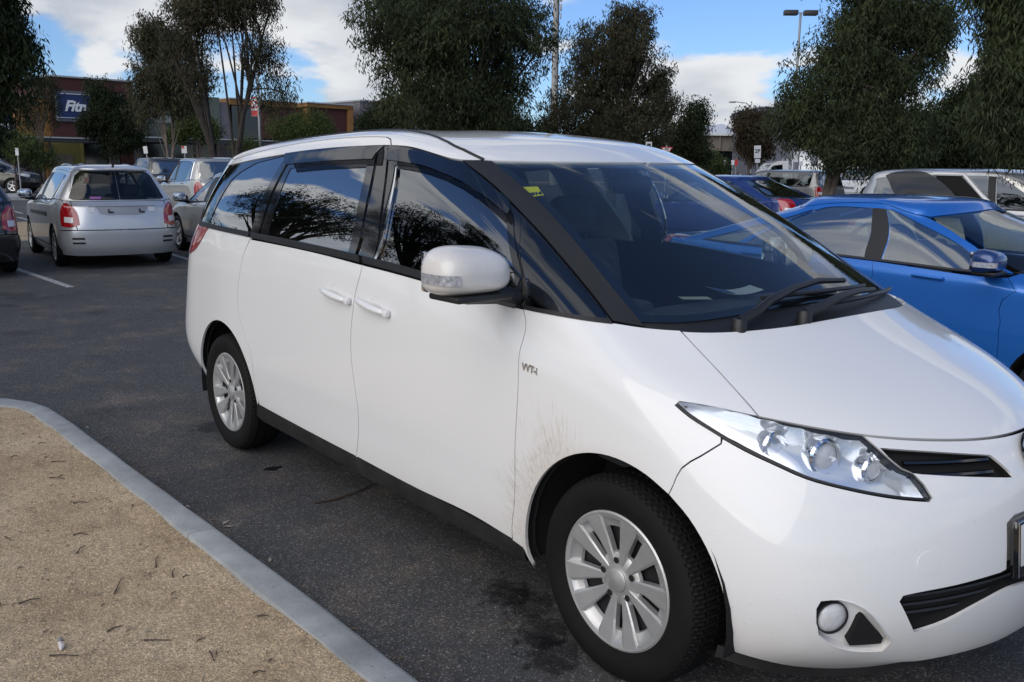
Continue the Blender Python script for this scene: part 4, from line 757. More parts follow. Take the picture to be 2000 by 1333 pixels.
PAINTS = {}
def carpaint(n, c, metal=.0, rough=.3):
    if n not in PAINTS: PAINTS[n] = mat('paint_' + n, c, rough, metal, .5, 1.0)
    return PAINTS[n]
def vehicle(name, label, cat, p, loc, rz, pm, lod=1, group=None, side_glass=None, tail='hatch', wheel='alloy5', plate=False):
    root = empty(name, (*loc, 0) if len(loc) == 2 else loc, rz, label, cat, group); S = Surf(cage_from(p)); wb = p['wb']; rt = p.get('rt', .31)
    sg = side_glass or M_clear; sides = (1, -1); st = .06 if lod == 1 else .12; G = dict(step=st, du=.3 if lod == 1 else .5, dv=.25 if lod == 1 else .4)
    def P(nm, m, poly, holes=(), side=1, parent=None, **k):
        mb = MB(); o, h = (poly, holes) if side > 0 else (mir(poly), [mir(q) for q in holes]); kk = dict(G); kk.update(k); patch(mb, S, o, h, **kk); return mb.build(nm, m, parent or root)
    A1 = arch(S, 0, rt, rt + .055, .23, 12, 5.5); A2 = arch(S, -wb, rt, rt + .055, .23, 12, 12.)
    uB = S.xz(p['xB'], p['bz0'] + .02, 9., 6.)[0]; uBt = S.xz(p['xB'] - .06, p['zr'] - .12, 9, 8.5)[0]
    _b = lambda dx: S.xz(p['xB'] + dx, p['bz0'] + .03, 9., 6.1)[0] - uB
    _t = lambda dx: S.xz(p['xB'] - .06 + dx, p['zr'] - .12, 9, 8.5)[0] - uBt
    bF, bR, tF, tR = _b(.065), _b(-.065), _t(.06), _t(-.06)
    uBl = S.xz(p['xB'] + .02, .35, 9, 1.3)[0]; uF = S.xz(p.get('xFd', -.40), .6, 7, 3)[0]; uFt = S.xz(p.get('xFd', -.40) - .02, p['bz0'] - .06, 7, 5.6)[0]
    uR = S.xz(p.get('xRd', -wb + .30), .72, 11, 4)[0]; uRt = S.xz(p.get('xRd', -wb + .30) - .25, p['bz1'] - .08, 11.5, 5.6)[0]
    vs_ = 1.05
    e = p.get('gend', 12.6); e2 = p.get('gend2', e - .2)
    gf = [(5.35, 6.12), (uB + bF, 6.12), (uBt + tF, 8.72), (6.6, 8.78), (5.6, 8.5), (5.0, 7.6), (5.05, 6.6)] if not p.get('steep') else [(5.5, 6.12), (uB + bF, 6.12), (uBt + tF, 8.72), (6.0, 8.75), (5.2, 7.4)]
    er = p.get('rdg', 11.7)
    gr = [(uB + bR, 6.12), (er - .1, 6.12), (er + .0, 7.3), (er - .15, 8.5), (er - .45, 8.72), (uBt + tR, 8.72)]
    gq = [(er + .15, 6.12), (e, 6.15), (e2 + .1, 7.4), (e2 - .25, 8.55), (er - .15, 8.6), (er + .18, 7.3)]
    three = p.get('quarter', True)
    def vline(x_t, x_b, z_t, z_b, u0, n=6):
        o = S.xzs([(x_t + (x_b - x_t) * k, z_t + (z_b - z_t) * k) for k in np.linspace(0, 1, n)], u0, 5.8); return [(a, min(b, 5.94)) for a, b in o]
    LB = vline(p['xB'], p['xB'] + .02, p['bz0'] + .0, p.get('gz', .17) + .15, uB); LF = vline(p.get('xFd', -.40) - .02, p.get('xFd', -.40), p['bz0'] - .012, p.get('gz', .17) + .15, uFt)
    doorF = LF[:-1] + [(LF[-1][0], vs_), (LB[-1][0], vs_)] + LB[::-1][1:-1] + [(uB, 5.95)]
    doorR = [(uB, 5.95)] + LB[1:-1] + [(LB[-1][0], vs_)] + [(min(A2, key=lambda q: q[0])[0] - .12, vs_)] + [q for q in [(q[0] - .10, q[1]) for q in A2] if q[1] > vs_ and q[0] < uR + .02][:0] + [(uR - .25, 1.9), (uR, 3.2), (uRt, 5.0), (uRt + .1, 5.93)]
    for s in sides:
        A1l = [(5.0, vs_)]
        wing = [(3.3, 5.95), (3.35, 5.0), (3.5, 4.35), (4.8, 3.9)] + [q for q in A1 if q[1] > .75 and (q[0] > 4.9 or q[1] > 2.)][0:] + [(LF[-1][0], vs_ - .3)] + LF[::-1] + [(4.4, 5.97)]
        P('front_wing', pm, wing, side=s)
        d1 = P('front_door', pm, doorF, side=s); d2 = P('rear_door', pm, doorR, side=s)
        for d_, uu in ((d1, uB - .42), (d2, uRt - .45)):
            vv = 5.15; c = S(s * uu, vv) + S.nrm(s * uu, vv) * .018; c2 = S(s * (uu - .55), vv) + S.nrm(s * (uu - .55), vv) * .018; mb = MB(); mb.tube([c - S.nrm(s * uu, vv) * .015, c, c2, c2 - S.nrm(s * uu, vv) * .015], .013, 6); mb.build('door_handle', p.get('handle') or pm, d_)
        qt = [(uRt + .1, 5.95), (uRt, 5.0), (uR, 3.2), (uR - .25, 1.9)] + [q for q in A2 if q[1] > .7] + [(13.3, .8), (13.45, 2.7), (14.2, 2.75), (14.2, 4.2), (13.5, 5.95)]
        P('rear_quarter', pm, qt, side=s)
        P('sill', pm, [(6.55, .9), (6.6, .05), (11.2, .05), (11.25, .9)], side=s, off=-.006)
        sur = [(4.55, 6.0), (uRt, 5.97), (13.6, 6.0), (13.9, 7.0), (13.6, 8.0), (13.2, 9.0), (12.6, 9.12), (6.0, 9.12), (4.5, 9.0), (4.42, 7.5)]
        gl = [gf, gr] + ([gq] if three else []); P('window_frame', pm, sur, gl, side=s, off=-.001, rim=.015)
        P('pillar_trim', M_black, [(uB + bF * .93, 6.13), (uB + bR * .93, 6.13), (uBt + tR * .93, 8.71), (uBt + tF * .93, 8.71)], side=s, off=.002, rim=.004, gap=0)
        P('mirror_plate', M_black, [(5.05, 6.12), (5.05, 6.9), (5.75, 6.13)], side=s, off=.003, rim=.004, gap=0); P('front_door_window', sg, gf, side=s, off=-.008, rim=0, gap=-.004); P('rear_door_window', p.get('rglass') or sg, gr, side=s, off=-.008, rim=0, gap=-.004)
        if three: P('quarter_window', p.get('rglass') or sg, gq, side=s, off=-.008, rim=0, gap=-.004)
        if p.get('bright'):
            for g_ in [[(a, 6.06) for a in np.linspace(5.2, e, 14)]]: pts = [S(s * a, b) + S.nrm(s * a, b) * .004 for a, b in g_]; mb = MB(); mb.tube(pts, .012, 6); mb.build('window_strip', M_chr, root)
            pts = [S(s * a, b) + S.nrm(s * a, b) * .004 for a, b in [(5.1, 6.3), (4.95, 7.6), (5.5, 8.6), (6.6, 8.86), (9, 8.82), (11, 8.8), (e2 - .2, 8.65), (e2 + .15, 7.4), (e + .05, 6.06)]]; mb = MB(); mb.tube(pts, .012, 6); mb.build('window_strip', M_chr, root)
        else: P('belt_moulding', M_black, [(5.2, 6.0), (e, 6.0), (e, 6.12), (5.2, 6.12)], side=s, off=.004, rim=.01, gap=0)
        if p.get('rub'): P('rubbing_strip', M_black, [(uF + .1, 3.5), (min(uR, 11) - .1, 3.5), (min(uR, 11) - .1, 3.85), (uF + .1, 3.85)], side=s, off=.012, rim=.012, smooth=False)
        hlp = [(1.75, 3.9), (2.4, 4.25), (3.4, 4.3), (4.5, 4.55), (4.6, 4.2), (3.4, 3.6), (2.2, 3.4)]
        P('headlight', M_white_lens, hlp, side=s, off=.003)
        if tail == 'hatch': tlp = p.get('tlp') or [(13.75, 5.5), (13.95, 5.6), (14.3, 4.9), (14.62, 4.0), (14.75, 3.1), (14.3, 2.9), (13.6, 3.0), (13.5, 4.2)]
        else: tlp = p.get('tlp') or [(13.5, 4.3), (14.2, 4.45), (14.9, 4.3), (14.95, 3.5), (14.2, 3.2), (13.4, 3.4)]
        tl = P('tail_light', M_red, tlp, side=s, off=.006); 
        q = inset(S, resample(S, [(a, min(b, tlp[0][1] * 0 + min(v for _, v in tlp) + .75)) for a, b in tlp if True], .05), .02) if lod == 1 else None
        if lod == 1:
            vmin = min(v for _, v in tlp); c_u = np.mean([a for a, _ in tlp]); P('reversing_lamp', M_white_lens, [(c_u - .20, vmin + .35), (c_u + .34, vmin + .3), (c_u + .32, vmin + .68), (c_u - .22, vmin + .72)], side=s, off=.009, parent=tl)
        for cx in (0, -wb):
            wheel_parts(root, (cx, -s * (p['w'] - .10), rt), -s, rt, rt * .68, .19, wheel, lod=1)
            mb = MB(); mb.add([(cx + (rt + .07) * math.cos(t), -s * (p['w'] - .02), rt + (rt + .07) * math.sin(t)) for t in np.linspace(-.25, math.pi + .25, 14)] + [(cx + (rt + .07) * math.cos(t), -s * (p['w'] - .30), rt + (rt + .07) * math.sin(t)) for t in np.linspace(-.25, math.pi + .25, 14)], [(i, i + 1, 15 + i, 14 + i) for i in range(13)] + [tuple(range(14, 28))]); mb.build('wheel_arch_liner', M_shell, root)
        mz = p['bz0'] + .09; mp = S.xz(p.get('xm', -.52), p['bz0'] + .05, 6.5, 6.2); c = S(*mp); mirror_part(root, 'door_mirror', (c[0] + .03, -s * (p['w'] + .08), mz), -s, p.get('mirm') or pm, .22, .15, .15, lamp=p.get('mlamp', False))
    # nose and tail
    fb = [(0, .1), (1.5, .1), (3, .1), (4.6, .2)] + [(q[0], q[1]) for q in A1 if q[1] > .4 and q[0] < 5.0 and q[1] < 3.][:4] + [(4.8, 3.85), (4.6, 4.1), (3.4, 3.55), (2.2, 3.35), (1.7, 3.85), (1.6, 4.0), (0, 4.0)]
    lg = [(-2, 1.2), (2, 1.2), (2.1, 1.9), (-2.1, 1.9)]
    P('front_bumper', pm, sym(fb), [lg], smooth=False, rim=.02); P('front_grille', M_shell, [(-2.1, 1.1), (2.1, 1.1), (2.2, 2.0), (-2.2, 2.0)], off=-.03, rim=0)
    P('radiator_grille', M_black, [(-1.5, 3.1), (1.5, 3.1), (1.5, 3.8), (-1.5, 3.8)], off=.004)
    P('bonnet', pm, sym([(0, 4.03), (1.6, 4.03), (2.4, 4.3), (3.45, 4.36), (3.32, 5.0), (3.27, 5.94), (0, 5.9)]))
    P('windscreen', M_ws, sym([(0, 6.05), (4.2, 6.05), (4.15, 7.5), (4.1, 8.86), (0, 8.86)]), off=-.004, rim=0)
    P('scuttle_panel', M_black, sym([(0, 5.86), (4.4, 5.92), (4.4, 6.12), (0, 6.12)]), off=-.01, rim=0)
    mb = MB(); rf = [(0, 8.9), (4.15, 8.9), (4.5, 9.05), (6.0, 9.14), (12.6, 9.14), (13.2, 9.03), (17, 9.03), (17, 12), (0, 12)]
    for q in (rf, mir(rf)): patch(mb, S, q, rim=.015, **G)
    mb.build('roof', pm, root)
    mb = MB(); rg = p.get('rgl') or [(14.0, 6.25), (14.35, 6.1), (17, 6.1), (17, 8.85), (14.4, 8.85), (13.95, 8.3), (14.0, 7.3)]
    for q in (rg, mir(rg)): patch(mb, S, q, off=-.004, rim=0, gap=0, **G)
    mb.build('rear_window', p.get('rearglass') or p.get('rglass') or M_tint, root)
    mb = MB(); rs_ = [(13.55, 5.97), (14.3, 5.97), (17, 5.97), (17, 9.0), (13.25, 9.0), (13.65, 8.0), (13.95, 7.0)]
    for s in (1, -1):
        hole = [(min(a, 16.995), b) for a, b in rg]; q1 = rs_ if s > 0 else mir(rs_); h1 = hole if s > 0 else mir(hole); patch(mb, S, q1, [h1], rim=0, **G)
    rsx = mb.build('rear_window_frame', pm if p.get('rframe', True) else M_gloss, root)
    mb = MB(); tg = [(14.62, 2.75), (17, 2.75), (17, 5.93), (14.2, 5.93), (14.3, 5.2)]
    for q in (tg, mir(tg)): patch(mb, S, q, rim=.012, **G)
    lid = mb.build('tailgate' if tail == 'hatch' else 'boot_lid', pm, root)
    mb = MB(); tg = [(13.55, 5.93), (14.15, 5.93), (14.27, 5.2), (14.58, 2.75), (14.2, 2.75), (14.2, 4.2)]
    for q in (tg, mir(tg)): patch(mb, S, q, rim=.0, off=-.001, **G)
    mb.build('rear_corner', pm, root)
    mb = MB(); rb = [(13.28, .35), (14.5, .2), (17, .2), (17, 2.70), (14.6, 2.70), (13.5, 2.66), (13.4, 1.5)]
    for q in (rb, mir(rb)): patch(mb, S, q, rim=.015, off=lambda u, v: .025 * np.exp(-((v - 1.9) / .8) ** 2), **G)
    mb.build('rear_bumper', pm, root)
    if plate:
        c = S(17, 4.0); n_ = S.nrm(16.9, 4.0); o = MB(); o.box((0, 0, 0), (.012, .37, .13), bev=.003); o.build('rear_plate', M_plate, root, loc=(c[0] - .008, 0, c[2]))
    mb = MB(); low_ = [(0, .3), (4.6, .3)] + A1 + [(7.0, .2), (11, .2)] + A2 + [(13.6, .3), (17, .3), (17, 5.9), (13.5, 5.9), (4.3, 5.85), (0, 5.8)]
    for q in (low_, mir(low_)): patch(mb, S, q, off=-.035, rim=0, gap=0, smooth=False, step=.12, du=.5, dv=.5)
    mb.build('inner_shell', M_shell, root)
    mb = MB(); hd = [(0, 9.0), (4.3, 9.05), (6, 9.3), (12.6, 9.3), (17, 9.1), (17, 12), (0, 12)]
    for q in (hd, mir(hd)): patch(mb, S, q, off=-.035, rim=0, gap=0, smooth=False, step=.12, du=.5, dv=.5)
    mb.build('headlining', M_trim, root)
    mb = MB(); mb.box(((p['nose'] + p['tail']) / 2, 0, .26), ((p['nose'] - p['tail']) * .80, (p['w'] - .26) * 2, .08)); mb.box((-wb / 2 - .1, 0, .34), (wb * .62, p['w'] * 1.84, .12)); mb.build('floor_pan', M_shell, root)
    mb = MB(); mb.box((p['xc'] - .22, 0, p['zc'] - .12), (.42, p['w'] * 1.5, .22), bev=.06); mb.build('dashboard', M_dash, root)
    for (sx, sy) in ((-1.15, -.35), (-1.15, .35), (-1.98, -.36), (-1.98, .36)):
        zb_ = p['bz0'] - .02; se = empty('seat', (sx, sy, 0)); se.parent = root; rot = Matrix.Rotation(R(-14), 3, 'Y')
        b = MB(); b.box((0, 0, zb_ - .45), (.5, .48, .15), bev=.05); b.build('seat_base', M_seat, se); b = MB(); b.box((-.27, 0, zb_ - .15), (.13, .46, .56), rot=rot, bev=.05); b.build('backrest', M_seat, se)
        b = MB(); b.box((-.36, 0, zb_ + .21), (.09, .25, .17), rot=rot, bev=.04); b.build('headrest', M_seat, se)
    return root, S
B_ = dict
hatch = B_(wb=2.48, nose=.80, tail=-3.40, w=.845, wr=.575, rail=.10, zr=1.535, zl=.80, xc=.02, zc=.99, xh=-.88, zh=1.455, bz0=.95, bz1=1.0, bz2=1.03, xd=-3.34, zd=.88, xb=-3.20, zb=1.00, xg=-2.94, zg=1.455, xB=-1.28, rt=.30, rub=True, gend=12.7, xRd=-2.2, rdg=11.6, rub_=1, mlamp=False)
small_sedan = B_(wb=2.55, nose=.80, tail=-3.50, w=.845, wr=.60, zr=1.455, zl=.80, xc=-.02, zc=1.04, xh=-.90, zh=1.385, bz0=1.00, bz1=1.055, bz2=1.075, xd=-3.46, zd=1.05, xb=-2.98, zb=1.10, xg=-2.20, zg=1.365, xB=-1.30, rt=.30, gend=12.55, gend2=12.2, xRd=-2.28, rdg=11.75, mlamp=True, rail=.06)
sedan = B_(wb=2.70, nose=.90, tail=-3.68, w=.87, wr=.585, zr=1.45, zl=.74, xc=-.02, zc=.96, xh=-1.0, zh=1.375, bz0=.90, bz1=.96, bz2=.99, xd=-3.62, zd=1.00, xb=-3.15, zb=1.03, xg=-2.35, zg=1.36, xB=-1.42, rt=.32, gend=12.5, gend2=12.2, rdg=11.8)
suv = B_(wb=2.70, nose=.85, tail=-3.68, w=.90, wr=.67, zr=1.72, zl=.92, xc=-.05, zc=1.12, xh=-.95, zh=1.62, bz0=1.06, bz1=1.12, bz2=1.16, xd=-3.62, zd=.98, xb=-3.48, zb=1.16, xg=-3.15, zg=1.62, xB=-1.40, rt=.36, gz=.24, gend=12.9, gend2=12.7, rdg=11.8)
boxy = B_(wb=2.65, nose=.80, tail=-3.55, w=.87, wr=.72, zr=1.70, zl=.98, xc=-.12, zc=1.12, xh=-.72, zh=1.62, bz0=1.06, bz1=1.08, bz2=1.08, xd=-3.50, zd=.98, xb=-3.46, zb=1.12, xg=-3.34, zg=1.62, xB=-1.35, rt=.35, gz=.24, gend=13.0, gend2=12.9, rdg=11.6, round=.6, rround=.6)
minivan = B_(wb=2.95, nose=.90, tail=-4.05, w=.95, wr=.80, zr=1.62, zl=.80, xc=.05, zc=1.0, xh=-.95, zh=1.52, bz0=1.0, bz1=1.02, bz2=1.04, xd=-3.98, zd=.90, xb=-3.92, zb=1.05, xg=-3.70, zg=1.50, xB=-1.50, rt=.33, gend=13.1, gend2=12.9, rdg=11.5, rround=.7)
silver = carpaint('silver', (.56, .575, .59), .6, .36); silver2 = carpaint('champagne_silver', (.50, .50, .48), .6, .34); blue = carpaint('bright_blue', (.022, .17, .60), .45, .32); navy = carpaint('dark_blue', (.012, .035, .17), .35, .3)
grey = carpaint('warm_grey', (.20, .20, .20), .6, .34); black = carpaint('black', (.006, .006, .007), .1, .3); whitep = carpaint('white', (.72, .72, .72), 0, .35); cream = carpaint('cream', (.55, .51, .40), .2, .35); dgrey = carpaint('dark_grey', (.05, .055, .06), .4, .3)
PI = math.pi
h_, Sh = vehicle('hatchback', 'silver hatchback seen from behind, roof aerial and purple rear window sticker', 'car', dict(hatch, rearglass=glass('rear_clear', (.42, .46, .47), 1.5, .0), rglass=M_tint), (-15.62, 1.66), PI - R(4.5), silver, wheel='alloy5', plate=False)
rw, rr_ = h_, Sh
mb = MB(); mb.tube([(-2.86, 0, 1.50), (-2.90, 0, 1.53)], .018, 8); mb.tube([(-2.90, 0, 1.53), (-3.04, 0, 1.66)], .005, 6); mb.build('roof_aerial', M_black, h_)
mb = MB(); us = np.linspace(13.9, 20.1, 25); pts = []
for a in np.linspace(-1, 1, 25):
    u = 17 - abs(a) * 2.9; s_ = 1 if a < 0 else -1; q = Sh(s_ * u, 8.95 - .1 * abs(a)); pts.append(q + np.array([-.07 + .05 * abs(a), 0, .012]))
mb.tube(pts, [.006] + [.022] * 23 + [.006], 8); mb.build('roof_spoiler', silver, h_)
mb = MB(); mb.box((-3.02, 0, 1.468), (.05, .26, .03), bev=.008); mb.build('brake_light', M_white_lens, h_)
for s_ in (1, -1):
    for v0 in (1.55, 1.95):
        mb = MB(); patch(mb, Sh, [(s_ * 14.35, v0), (s_ * 14.95, v0), (s_ * 14.95, v0 + .2), (s_ * 14.35, v0 + .2)], off=.03, rim=.01); mb.build('bumper_slot', M_black, h_)
    mb = MB(); patch(mb, Sh, [(s_ * 15.1, 4.6), (s_ * 15.55, 4.6), (s_ * 15.5, 3.95), (s_ * 15.2, 3.95)], off=.006, rim=.006); mb.build('garnish_lamp', M_white_lens, h_)
mb = MB(); rc1 = [(15.55, 4.6), (17, 4.6), (17, 3.75), (16.2, 3.72), (15.75, 3.85)]; patch(mb, Sh, rc1, off=.004, rim=.0, smooth=False); patch(mb, Sh, mir(rc1), off=.004, rim=0, smooth=False); mb.build('plate_recess', carpaint('recess_grey', (.30, .31, .32), .3, .45), h_)
for bx_ in (15.95, -16.35):
    mb = MB(); c = Sh(bx_, 3.95) + Sh.nrm(bx_, 3.95) * .01; mb.box(c, (.012, .07, .02)); mb.box(c + [0, .03, .025], (.012, .015, .05)); mb.build('plate_bracket', M_black, h_)
mb = MB(); patch(mb, Sh, [(15.1, 4.75), (17, 4.75), (17, 4.66), (15.1, 4.66)], off=.02, rim=.02); patch(mb, Sh, mir([(15.1, 4.75), (17, 4.75), (17, 4.66), (15.1, 4.66)]), off=.02, rim=.02); mb.build('tailgate_garnish', silver, h_)
mb = MB(); patch(mb, Sh, [(-15.9, 6.2), (-15.25, 6.2), (-15.25, 6.42), (-15.9, 6.42)], off=.0, rim=.002); mb.build('window_sticker', mat('sticker_purple', (.30, .10, .34), .5), h_)
mb = MB(); patch(mb, Sh, [(-14.75, 7.55), (-15.1, 7.55), (-15.1, 8.1), (-14.75, 8.1)], off=.0, rim=.002); mb.build('window_sticker', mat('sticker_brown', (.10, .05, .04), .5), h_)
for k in range(5):
    mb = MB(); y = -.44 + .22 * k; mb.tube([(-1.2 - .9 * t, y, 1.53 - .02 * (abs(t - .5) * 2) ** 2) for t in np.linspace(0, 1, 5)], .008, 5); mb.build('roof_rib', silver, h_)

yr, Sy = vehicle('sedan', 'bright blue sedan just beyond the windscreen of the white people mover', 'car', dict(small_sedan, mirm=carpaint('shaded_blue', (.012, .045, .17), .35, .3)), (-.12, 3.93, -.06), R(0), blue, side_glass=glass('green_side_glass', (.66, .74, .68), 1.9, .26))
mb = MB(); patch(mb, Sy, [(-1.9, 8.3), (-1.45, 8.3), (-1.45, 8.6), (-1.9, 8.6)], off=-.008, rim=.001); mb.build('windscreen_label', M_trim, yr)
s5, S5 = vehicle('sedan', 'pale silver sedan half hidden between the silver hatchback and the white people mover', 'car', dict(sedan), (-14.75, 3.92), PI - R(2), silver2)
c6, _ = vehicle('hatchback', 'black car cut off by the left edge, only its rear corner showing', 'car', dict(hatch, rub=False), (-15.3, -.74), PI - R(2), black)
c3, _ = vehicle('suv', 'grey silver four wheel drive with bright window surround behind the silver hatchback', 'car', dict(suv, bright=True), (-23.882, 6.791), PI - R(6), silver2)
c4, _ = vehicle('suv', 'dark silver estate car farthest back behind the silver hatchback, roof above the others', 'car', dict(suv, zr=1.75), (-34.047, 8.751), PI - R(2), dgrey, lod=2)
c7, _ = vehicle('suv', 'dark four wheel drive standing in the shade under the awning beside the kerbside sapling', 'car', dict(suv), (-49.076, 7.513), R(50), black, lod=2)
c9, _ = vehicle('sedan', 'dark blue sedan parked in front of the grey boxy four wheel drive', 'car', dict(sedan), (-11.734, 13.154), PI, navy)
c10, _ = vehicle('suv', 'warm grey boxy four wheel drive with dark rear glass parked before the white cab truck', 'car', dict(boxy, zr=1.57, zg=1.50, zh=1.49, zc=1.06, bz0=1.0, bz1=1.02, bz2=1.02, zb=1.06), (-18.101, 24.605), PI, grey)
c12, S12 = vehicle('minivan', 'silver minivan parked beyond the bright blue sedan with its dark side door slid open', 'van', dict(minivan, quarter=True), (-2.738, 12.596), R(-1), silver, side_glass=glass('grey_side_glass', (.25, .28, .27), 2.0, .2))
# its slid-back door stands proud of the flank, the open doorway shows ahead of it
mb = MB(); patch(mb, S12, [(9.7, 4.2), (11.9, 4.2), (12.0, 6.0), (11.8, 8.6), (11.2, 9.0), (9.8, 8.95), (9.3, 7.5), (9.4, 6.0)], off=.085, rim=.05); mb.build('sliding_door', M_gloss, c12)
mb = MB(); patch(mb, S12, [(8.35, 5.8), (9.6, 5.8), (9.5, 8.6), (8.3, 8.7)], off=.006, rim=.0); mb.build('doorway', M_shell, c12)
mb = MB(); mb.tube([S12(8.25, 5.2) + S12.nrm(8.25, 5.2) * .02, S12(8.2, 7) + S12.nrm(8.2, 7) * .02, S12(8.1, 8.8) + S12.nrm(8.1, 8.8) * .02, S12(9.5, 8.86) + S12.nrm(9.5, 8.86) * .02], .03, 8); mb.build('door_frame', whitep, c12)
c13, _ = vehicle('hatchback', 'small cream hatchback far off under the reddish street tree', 'car', dict(hatch), (-53.963, 71.738), R(50) + PI, cream, lod=2)
c14, _ = vehicle('sedan', 'tiny silver car farthest away to the left of the cream hatchback', 'car', dict(sedan), (-69.028, 88.925), R(60) + PI, silver, lod=2)
c15, _ = vehicle('van', 'white roofed van showing behind the grey boxy four wheel drive', 'van', dict(minivan, zr=1.8), (-28.446, 45.178), R(48) + PI, whitep, lod=2)
# white cab-chassis truck
def truck(loc, rz):
    r_ = empty('truck', (*loc, 0), rz, 'white cab truck with a bare tray frame and ladder rack, facing left behind the cars', 'truck')
    prof = [(.95, .45), (1.0, .8), (.92, 1.10), (.30, 1.32), (-.35, 2.12), (-.65, 2.25), (-1.15, 2.27), (-1.22, .45)]
    c = MB(); c.prism(prof, -.95, .95, fn=lambda p: (p[0], p[2] * (1 - .10 * max(0, (p[1] - 1.3))), p[1])); c.build('cab', whitep, r_)
    for s in (1, -1):
        g = MB(); g.add([(a, s * (.955 * (1 - .10 * max(0, z - 1.3)) + .004), z) for a, z in ((.18, 1.36), (-.36, 2.02), (-.85, 2.08), (-.88, 1.36))], [(0, 1, 2, 3)]); g.build('cab_window', M_tint, r_)
        m_ = MB(); m_.box((.25, s * 1.12, 1.45), (.12, .2, .34), bev=.03); m_.build('door_mirror', M_black, r_)
        for cx in (.1, -3.2): wheel_parts(r_, (cx, s * .82, .36), s, .36, .22, .2, 'cover', lod=1)
    g = MB(); g.add([(.26, -.80, 1.38), (.26, .80, 1.38), (-.33, .76, 2.06), (-.33, -.76, 2.06)], [(0, 1, 2, 3)]); g.v[0] = g.v[0] + [.02, 0, .02]; g.build('windscreen', M_tint, r_)
    t = MB(); t.box((-2.9, 0, .95), (3.2, 1.95, .12)); t.build('tray', mat('alloy_tray', (.4, .41, .42), .4, .8), r_)
    for yy in (-.9, 0, .9):
        t = MB(); t.tube([(-1.35, yy, 1.0), (-1.35, yy, 2.35)], .035, 6); t.build('rack_post', whitep, r_)
    for zz in (1.5, 1.9, 2.35):
        t = MB(); t.tube([(-1.35, -.95, zz), (-1.35, .95, zz)], .03, 6); t.build('rack_bar', whitep, r_)
    r_.scale = (.86, .86, .86); return r_
truck((-22.514, 31.649), R(50) + PI)
# ------------------------------------------------------------------ ground
def shader(name, rough=.9):
    m = bpy.data.materials.new(name); m.use_nodes = True; t = m.node_tree; b = t.nodes['Principled BSDF']; b.inputs['Roughness'].default_value = rough; b.inputs['Specular IOR Level'].default_value = .3
    tc = t.nodes.new('ShaderNodeTexCoord')
    def nz(s, d=4, r=.55, vec=None, k='ShaderNodeTexNoise'):
        n = t.nodes.new(k); n.inputs['Scale'].default_value = s
        if k == 'ShaderNodeTexNoise': n.inputs['Detail'].default_value = d; n.inputs['Roughness'].default_value = r
        t.links.new(vec or tc.outputs['Object'], n.inputs['Vector']); return n
    def rp(f, st):
        n = t.nodes.new('ShaderNodeValToRGB'); e = n.color_ramp.elements
        while len(e) < len(st): e.new(.5)
        for el, (p, c) in zip(e, st): el.position = p; el.color = (*(c if isinstance(c, tuple) else (c, c, c)), 1)
        t.links.new(f, n.inputs[0]); return n.outputs[0]
    def mx(f, a, c, bt='MIX'):
        n = t.nodes.new('ShaderNodeMix'); n.data_type = 'RGBA'; n.blend_type = bt
        for i, v in ((0, f), (6, a), (7, c)):
            if isinstance(v, (int, float)): n.inputs[i].default_value = v
            elif isinstance(v, tuple): n.inputs[i].default_value = (*v, 1)
            else: t.links.new(v, n.inputs[i])
        return n.outputs[2]
    def bump(h, s, d):
        n = t.nodes.new('ShaderNodeBump'); n.inputs['Strength'].default_value = s; n.inputs['Distance'].default_value = d; t.links.new(h, n.inputs['Height']); t.links.new(n.outputs[0], b.inputs['Normal'])
    return m, t, b, nz, rp, mx, bump
m, t, b, nz, rp, mx, bump = shader('asphalt', .82)
v = nz(200, k='ShaderNodeTexVoronoi'); vc = t.nodes.new('ShaderNodeSeparateColor'); t.links.new(v.outputs['Color'], vc.inputs[0])
agg = rp(vc.outputs[0], [(0, .040), (.45, .060), (.8, .085), (.94, .14), (1, .26)])
big = rp(nz(.55, 6, .6).outputs['Fac'], [(.3, (.72, .72, .76)), (.5, (1, 1, 1)), (.7, (1.30, 1.24, 1.16))])
dust = rp(nz(2.6, 7, .7).outputs['Fac'], [(.50, 0.), (.72, 1.)])
c = mx(1., agg, big, 'MULTIPLY'); c = mx(dust, c, mx(1., c, (1.9, 1.6, 1.35), 'MULTIPLY'))
wet = rp(nz(1.15, 5, .6).outputs['Fac'], [(.58, 0.), (.68, .70)]); c = mx(wet, c, mx(1., c, (.5, .5, .5), 'MULTIPLY'))
t.links.new(c, b.inputs['Base Color']); bump(mx(.5, v.outputs['Distance'], nz(260, 3).outputs['Fac']), .55, .006); M_asph = m
m, t, b, nz, rp, mx, bump = shader('gravel_sand', .95)
v = nz(190, k='ShaderNodeTexVoronoi'); vc = t.nodes.new('ShaderNodeSeparateColor'); t.links.new(v.outputs['Color'], vc.inputs[0])
base = rp(nz(2.2, 8, .65).outputs['Fac'], [(.28, (.36, .265, .160)), (.5, (.48, .37, .235)), (.72, (.58, .465, .315))])
gr = rp(vc.outputs[0], [(0, (.50, .48, .47)), (.5, (.95, .95, .95)), (.85, (1.25, 1.22, 1.2)), (1, (1.9, 1.85, 1.8))])
fine = rp(nz(600, 3, .7).outputs['Fac'], [(.3, .62), (.7, 1.35)])
c = mx(.8, base, gr, 'MULTIPLY'); c = mx(.8, c, fine, 'MULTIPLY'); drk = rp(nz(14, 5, .7).outputs['Fac'], [(.30, .62), (.48, 1.)]); c = mx(.8, c, drk, 'MULTIPLY')
t.links.new(c, b.inputs['Base Color']); bump(mx(.45, v.outputs['Distance'], nz(380, 5, .7).outputs['Fac']), .8, .005); M_grav = m
m, t, b, nz, rp, mx, bump = shader('concrete', .85)
